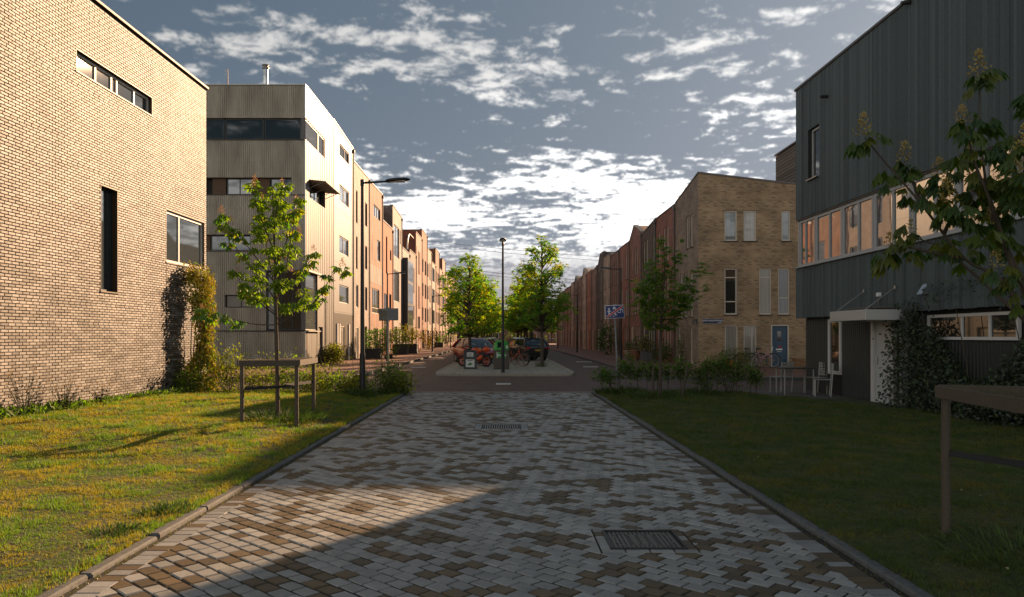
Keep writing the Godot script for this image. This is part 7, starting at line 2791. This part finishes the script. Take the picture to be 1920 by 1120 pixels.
	planter("planter with a bright yellow green shrub behind the double sign", v3(-8.2, 0.08, 53.0), Vector3(0.5, 0.3, 0.5), dark, Vector3(0.7, 0.95, 0.7), 700, 0.15, Color(0.12, 0.14, 0.018))
	planter("black planter with feathery yellow green grasses, nearer one of two", v3(-8.9, 0.08, 64.5), Vector3(1.2, 0.9, 1.0), dark, Vector3(0.8, 0.9, 0.7), 600, 0.18, Color(0.13, 0.14, 0.02))
	planter("black slatted planter with golden bamboo, further one of two", v3(-8.6, 0.08, 68.5), Vector3(1.3, 0.9, 1.0), dark, Vector3(0.8, 1.0, 0.7), 600, 0.18, Color(0.2, 0.16, 0.02))
	bench("low wooden bench on the left pavement past the golden bamboo planter", v3(-8.3, 0.08, 73.0), PI / 2)
	bush("shrub", "dark reddish shrub against the coral red house on the left", "bush", v3(-9.4, 0.08, 92.0), Vector3(1.0, 1.2, 0.8), 500, 0.2, Color(0.1, 0.06, 0.02))
	bush("shrub", "brownish shrub further along the left facades behind a lamp", "bush", v3(-9.3, 0.08, 99.0), Vector3(1.0, 1.3, 0.8), 500, 0.2, Color(0.12, 0.07, 0.02))
	planter("low planter of green plants at the far left facades", v3(-9.2, 0.08, 106.0), Vector3(1.2, 0.7, 1.0), dark, Vector3(0.7, 0.6, 0.6), 300, 0.2, Color(0.07, 0.1, 0.015))
	bush("shrub", "small green shrub furthest along the left facades", "bush", v3(-9.2, 0.08, 121.0), Vector3(0.9, 0.9, 0.8), 300, 0.25, Color(0.09, 0.12, 0.015))
	# the right pavement
	bush("shrub", "big dark green shrub against the cream and umber houses on the right", "bush", v3(9.0, 0.08, 65.5), Vector3(0.9, 1.5, 1.4), 800, 0.2, Color(0.03, 0.05, 0.012))
	pot("pale flower pot with a small plant beside a door on the right", v3(9.2, 0.08, 55.8), 0.3, mat("pot_pale", Color(0.42, 0.3, 0.22), 0.7), Color(0.05, 0.06, 0.012))
	pot("terracotta pot with a dark bush, nearer of the right pavement pots", v3(8.9, 0.08, 50.6), 0.36, clay, Color(0.03, 0.045, 0.012))
	planter("grey stone trough with feathery grass by the wine red house", v3(9.2, 0.08, 48.4), Vector3(0.6, 0.6, 1.0), mat("kerb_concrete", Color.WHITE), Vector3(0.4, 0.45, 0.6), 400, 0.16, Color(0.1, 0.09, 0.03))
	bush("shrub", "dark bush at the wall between the wine red house and the pale corner house", "bush", v3(9.4, 0.08, 44.5), Vector3(0.5, 0.6, 0.9), 400, 0.14, Color(0.03, 0.05, 0.012))
	bush("climbing_rose", "thin climbing rose against the street side of the corner house", "climbing plant", v3(9.75, 0.08, 41.0), Vector3(0.25, 1.25, 0.6), 220, 0.1, Color(0.05, 0.06, 0.02), "", 6)
	bush("flowering_bush", "yellow flowering bush left of the red pot by the corner house", "bush", v3(RIGHT_X + 0.75, 0.08, 37.6), Vector3(0.55, 0.42, 0.4), 520, 0.09, Color(0.11, 0.12, 0.018))
	bush("flowering_bush", "taller yellow green bush right of the red pot by the corner house", "bush", v3(RIGHT_X + 1.9, 0.08, 37.5), Vector3(0.5, 0.5, 0.35), 520, 0.09, Color(0.13, 0.12, 0.018))
	pot("bright red flower pot in front of the corner house", v3(RIGHT_X + 1.25, 0.08, 37.3), 0.22, mat("pot_red", Color(0.55, 0.06, 0.015), 0.5), Color(0.05, 0.07, 0.012))
	bench("orange brown wooden crate bench to the right of the blue door", v3(RIGHT_X + 5.2, 0.08, 37.9), 0)
	# the thin hedge behind the right lawn
	for i in 17:
		var x := 2.72 + i * 0.27 + rf(-0.06, 0.06)
		var d := 21.0 + rf(-0.15, 0.15) - (0.25 if i > 10 else 0.0)
		o = thing("hedge_plant", "slim young hedge plant, %s from the blue traffic sign along the right lawn" % ordinal(i), "hedge plant", v3(x, 0.03, d), rf(0, 6), "young hedge behind the right lawn")
		m = MB.new()
		var h := rf(0.75, 0.95)
		if i in [0, 1, 16]:
			h = rf(0.5, 0.7)
		m.tube([Vector3(0, -0.03, 0), Vector3(rf(-0.04, 0.04), h * 0.5, rf(-0.04, 0.04)), Vector3(rf(-0.06, 0.06), h * 0.95, 0)], [0.012, 0.01, 0.004], 5)
		for k in 5:
			var y := h * rf(0.3, 0.8)
			m.tube([Vector3(0, y, 0), Vector3(rf(-0.18, 0.18), y + 0.12, rf(-0.15, 0.15))], [0.006, 0.003], 4, false)
		part("stem", m.mesh(), bark_mat(), o)
		var f := part("foliage", bush_mesh(Vector3(0.2, h * 0.25, 0.2), 320, 0.075, 700 + i, Color(0.055, 0.085, 0.014)), null, o, Vector3(0, h * 0.8, 0))
		f.set_meta("kind", "stuff")
	for q in [[6.3, 20.9, 0.45, 0.5, "dense dark bush at the right end of the young hedge"], [5.6, 20.8, 0.35, 0.36, "small bush in the young hedge below the flower pots"]]:
		bush("bush", q[4], "bush", v3(q[0], 0.03, q[1]), Vector3(q[2], q[3], 0.4), 480, 0.07, Color(0.045, 0.07, 0.014))
	# dark ivy and shrubs against the timber building
	o = thing("ivy", "dark ivy and shrubs covering the foot of the timber building right of its door", "climbing plant", v3(9.0, 0.05, 15.5))
	lf = Leafy.new([leaf_mat("ivy_0", Color(0.012, 0.02, 0.008), Color(0.08, 0.14, 0.02)), leaf_mat("ivy_1", Color(0.02, 0.034, 0.01), Color(0.12, 0.2, 0.03)), leaf_mat("ivy_2", Color(0.03, 0.05, 0.012), Color(0.16, 0.25, 0.03))])
	for i in 9500:
		var d := rf(9.2, 17.0)
		var y := pow(rng.randf(), 0.8) * 1.6 * (0.8 + 0.35 * sin(d * 1.7))
		if d > 15.9:
			y = rng.randf() * 2.35
		var deep := rf(0.0, 0.3) * (1.6 - y * 0.5)
		lf.tone(rng.randf()).leaf(Vector3(9.13 - 0.0179 * d + 0.1 - deep - 9.0, y, -d + 15.5), Vector3(rf(-1, 0.2), rf(-0.9, 0.6), rf(-1, 1)).normalized(), Vector3(-1, rf(0, 1), rf(-0.5, 0.5)).normalized(), rf(0.06, 0.11), 0.03)
	for c in [[15.0, 2.5, 60], [14.2, 2.7, 60], [13.0, 2.4, 70], [12.5, 2.6, 60], [15.9, 2.1, 120], [16.3, 1.6, 120], [16.4, 0.9, 60]]:
		for i in c[2]:
			var d: float = c[0] + rng.randfn() * 0.3
			lf.tone(rng.randf()).leaf(Vector3(9.13 - 0.0179 * d - 0.06 - rf(0, 0.16) - 9.0, c[1] + rng.randfn() * 0.16, -d + 15.5), Vector3(rf(-1, 0.2), rf(-0.9, 0.6), rf(-1, 1)).normalized(), Vector3(-1, rf(0, 1), rf(-0.5, 0.5)).normalized(), rf(0.05, 0.09), 0.025)
	part("foliage", lf.mesh(), null, o).set_meta("kind", "stuff")
	m = MB.new()
	for d in [16.2, 15.6, 14.4, 12.8]:
		m.tube([Vector3(0.0, -0.05, -d + 15.5), Vector3(-0.12, 1.0, -d + 15.6), Vector3(-0.17, 2.2, -d + 15.3)], [0.016, 0.012, 0.006], 5)
	part("stem", m.mesh(), bark_mat(), o)
	# table and chairs on the patio
	patio_furniture()


func pot(label: String, at: Vector3, r: float, m_: Material, col: Color) -> void:
	var o := thing("flower_pot", label, "flower pot", at)
	var m := MB.new()
	m.lathe(Vector3.ZERO, [Vector2(0, 0), Vector2(r * 0.65, 0), Vector2(r * 0.95, r * 1.5), Vector2(r * 1.08, r * 1.5), Vector2(r * 1.08, r * 1.75), Vector2(r * 0.9, r * 1.75), Vector2(r * 0.85, r * 1.5), Vector2(0, r * 1.5)], 16)
	part("pot", m.mesh(), m_, o)
	part("foliage", bush_mesh(Vector3(r * 1.2, r * 1.2, r * 1.2), 200, r * 0.4, int(at.x * 31), col), null, o, Vector3(0, r * 2.6, 0)).set_meta("kind", "stuff")


func bench(label: String, at: Vector3, turn: float) -> void:
	var o := thing("wooden_bench", label, "bench", at, turn)
	var w := wood_mat("orange_wood", Color(0.36, 0.17, 0.06))
	for i in 3:
		part("slat", box_mesh(Vector3(1.0, 0.03, 0.1), 0.004), w, o, Vector3(0, 0.44, -0.12 + i * 0.12))
	for s in [-1, 1]:
		for z in [-1, 1]:
			part("leg", box_mesh(Vector3(0.06, 0.43, 0.06), 0.004), w, o, Vector3(s * 0.45, 0.215, z * 0.13))
	part("brace", box_mesh(Vector3(1.0, 0.05, 0.025), 0.004), w, o, Vector3(0, 0.26, 0.16), Basis(Vector3(0, 0, 1), 0.3))
	part("brace", box_mesh(Vector3(1.0, 0.05, 0.025), 0.004), w, o, Vector3(0, 0.26, 0.185), Basis(Vector3(0, 0, 1), -0.3))
	part("rail", box_mesh(Vector3(1.0, 0.06, 0.025), 0.004), w, o, Vector3(0, 0.1, 0.17))


func patio_furniture() -> void:
	var alu := mat("garden_alu", Color(0.36, 0.36, 0.33), 0.45, 0.4)
	var slat := mat("garden_slat", Color(0.3, 0.29, 0.25), 0.6)
	var o := thing("garden_table", "slim garden table with thin legs on the patio by the timber building", "table", v3(8.02, 0.055, 20.6))
	var m := MB.new()
	m.bev(Vector3(0, 0.72, 0), Vector3(0.85, 0.03, 0.7), 0.008)
	part("tabletop", m.mesh(), mat("dark_trim", Color.WHITE), o)
	for s in [-1, 1]:
		for z in [-1, 1]:
			part("leg", box_mesh(Vector3(0.03, 0.71, 0.03), 0.004), alu, o, Vector3(s * 0.39, 0.355, z * 0.31))
	for q in [[8.5, 19.9, -1.9, "pale slatted garden chair nearer the white window of the timber building"], [7.95, 21.4, -2.7, "pale slatted garden chair at the far side of the patio table"], [8.75, 20.9, -1.4, "pale slatted garden chair between patio table and dark wall"]]:
		var c := thing("garden_chair", q[3], "chair", v3(q[0], 0.055, q[1]), q[2], "garden chairs round the patio table")
		for s in [-1, 1]:
			part("leg", box_mesh(Vector3(0.025, 0.44, 0.025), 0.003), alu, c, Vector3(s * 0.22, 0.22, 0.2))
			part("leg", box_mesh(Vector3(0.025, 0.88, 0.025), 0.003), alu, c, Vector3(s * 0.22, 0.44, -0.21), Basis(Vector3.RIGHT, -0.07))
		for i in 5:
			part("slat", box_mesh(Vector3(0.46, 0.015, 0.07), 0.003), slat, c, Vector3(0, 0.445, -0.16 + i * 0.085))
		for i in 5:
			part("back_slat", box_mesh(Vector3(0.42, 0.06, 0.014), 0.003), slat, c, Vector3(0, 0.53 + i * 0.075, -0.215 - i * 0.006))


# ------------------------------------------------------------------ grass
func build_grass() -> void:
	# three mixtures of tufts: green, olive and straw coloured
	var kinds := [[Color(0.05, 0.095, 0.008), Color(0.075, 0.115, 0.009)], [Color(0.1, 0.13, 0.01), Color(0.13, 0.145, 0.012)], [Color(0.15, 0.14, 0.013), Color(0.18, 0.15, 0.015)]]
	var shapes := []
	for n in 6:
		# right lawn: shade painted in, its blade colour and translucency scaled darker
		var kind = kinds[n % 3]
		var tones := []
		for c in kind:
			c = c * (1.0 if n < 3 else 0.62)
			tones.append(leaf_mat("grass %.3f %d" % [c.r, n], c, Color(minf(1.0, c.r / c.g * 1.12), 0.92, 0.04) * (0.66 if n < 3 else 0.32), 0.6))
		var g := RandomNumberGenerator.new()
		g.seed = 60
		var lf := Leafy.new(tones)
		for k in 9:
			var a := g.randf() * TAU
			var r := 0.035 * sqrt(g.randf())
			blade(lf.tone(g.randf()), Vector3(cos(a) * r, -0.01, sin(a) * r), Vector3(g.randf_range(-0.035, 0.035), 0, g.randf_range(-0.035, 0.035)), g.randf_range(0.028, 0.06), 0.0024, g.randf() * TAU)
		shapes.append(lf.mesh())
	var tone := FastNoiseLite.new()
	tone.seed = 5
	tone.frequency = 1.1
	tone.fractal_octaves = 4
	tone.fractal_gain = 0.62
	var tall := FastNoiseLite.new()
	tall.seed = 15
	tall.frequency = 1.3
	tall.fractal_octaves = 3
	for lawn in [[-9.2, -2.9, "left"], [2.67, 9.0, "right"]]:
		var where := [[], [], []]
		var d := 3.4
		while d < 21.6:
			var dens := lerpf(820.0, 230.0, smoothstep(5.0, 15.0, d))
			var step := 0.25
			var x0 := maxf(lawn[0], -9.46 + 0.0214 * d)
			x0 = maxf(x0, -0.73 * d - 0.3)
			var x1 := minf(lawn[1], 0.74 * d + 0.3)
			if lawn[2] == "right" and d > 15.9:
				x1 = minf(x1, lerpf(8.2, 7.0, smoothstep(15.9, 21.5, d)))
			var n := int(maxf(0, x1 - x0) * step * dens)
			for i in n:
				var x := rf(x0, x1)
				var dd := d + rf(0, step)
				var t := tone.get_noise_2d(x, dd) + rf(-0.3, 0.3) - (0.1 if lawn[2] == "right" else 0.0)  # greener mix on the right, part of its painted shade
				var sc := lerpf(0.8, 1.5, smoothstep(5.0, 16.0, dd)) * rf(0.7, 1.25)
				var hs := clampf(0.85 + 1.3 * tall.get_noise_2d(x * 0.8, dd * 1.2), 0.5, 1.5)
				var edge := minf(absf(x + 2.94), absf(x - 2.7))
				if edge < 0.12:
					hs = 1.35
				if t < -0.18:
					hs *= 1.3
				var k := 0 if t < -0.06 else (1 if t < 0.26 else 2)
				where[k].append(Transform3D(Basis(Vector3.UP, rf(0, TAU)).scaled(Vector3(sc, sc * 0.85 * hs, sc)), v3(x, lawn_height(x, dd), dd)))
			d += step
		for k in 3:
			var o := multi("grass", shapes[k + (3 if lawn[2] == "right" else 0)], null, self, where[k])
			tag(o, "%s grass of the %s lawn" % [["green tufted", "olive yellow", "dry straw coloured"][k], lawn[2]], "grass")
	# longer grass where the mower does not reach
	var k := 0
	for q in [[-4.0, 13.4, 0.75, 0.22, 900, "long dark grass round the foot of the left tree stakes"], [-3.72, 19.4, 0.4, 0.34, 420, "long grass round the foot of the near street lamp"], [-3.2, 21.2, 0.5, 0.3, 500, "long grass round the post of the double sign"], [4.1, 19.7, 0.9, 0.24, 900, "long dark grass round the foot of the tree behind the hedge"], [3.3, 21.2, 0.7, 0.3, 700, "long grass round the post of the blue traffic sign"], [5.3, 20.9, 0.9, 0.22, 700, "long grass under the young hedge"], [3.9, 5.5, 0.7, 0.14, 500, "long dark grass inside the stakes at the right edge"], [-3.1, 6.9, 0.22, 0.12, 220, "thick green grass clump beside the left kerb"], [-3.2, 6.2, 0.2, 0.1, 200, "smaller grass clump beside the left kerb"]]:
		var mesh := tuft_mesh(q[4], q[3], q[2], 800 + k)
		tag(part(numbered("long_grass"), mesh, null, self, v3(q[0], lawn_height(q[0], q[1]) - 0.01, q[1])), q[5], "grass", "", "stuff")
		k += 1
	# moss and grass in the joint beside the left kerb
	var mb := MB.new()
	for i in 1500:
		var d := rf(4.2, 20.0)
		var x := (-2.785 if i % 4 else 2.545) + rng.randfn() * 0.012
		var a := rf(0, TAU)
		blade(mb, v3(x, -0.012, d), Vector3(cos(a), 0, sin(a)) * 0.02, rf(0.012, 0.035), 0.003, rf(0, TAU))
	tag(part(numbered("joint_weeds"), mb.mesh(), leaf_mat("joint_green", Color(0.12, 0.11, 0.02), Color(0.4, 0.4, 0.1)), self), "tiny weeds and moss in the joint between kerb and pavers", "weeds", "", "stuff")
	# dandelion clocks and fallen leaves
	mb = MB.new()
	for i in 60:
		var left := i % 3 > 0
		var x := rf(-7.5, -3.2) if left else rf(2.9, 6.5)
		var d := rf(5.0, 18.0)
		if absf(x) > d * 0.7:
			continue
		mb.leaf(v3(x, lawn_height(x, d) + 0.035, d), Vector3(rf(-1, 1), rf(0, 0.5), rf(-1, 1)).normalized(), Vector3.UP, 0.04, 0.012)
	tag(part(numbered("fallen_leaves"), mb.mesh(), leaf_mat("dry_leaf", Color(0.35, 0.26, 0.12), Color(0.4, 0.3, 0.1)), self), "dry leaves scattered on both lawns", "leaves", "", "stuff")
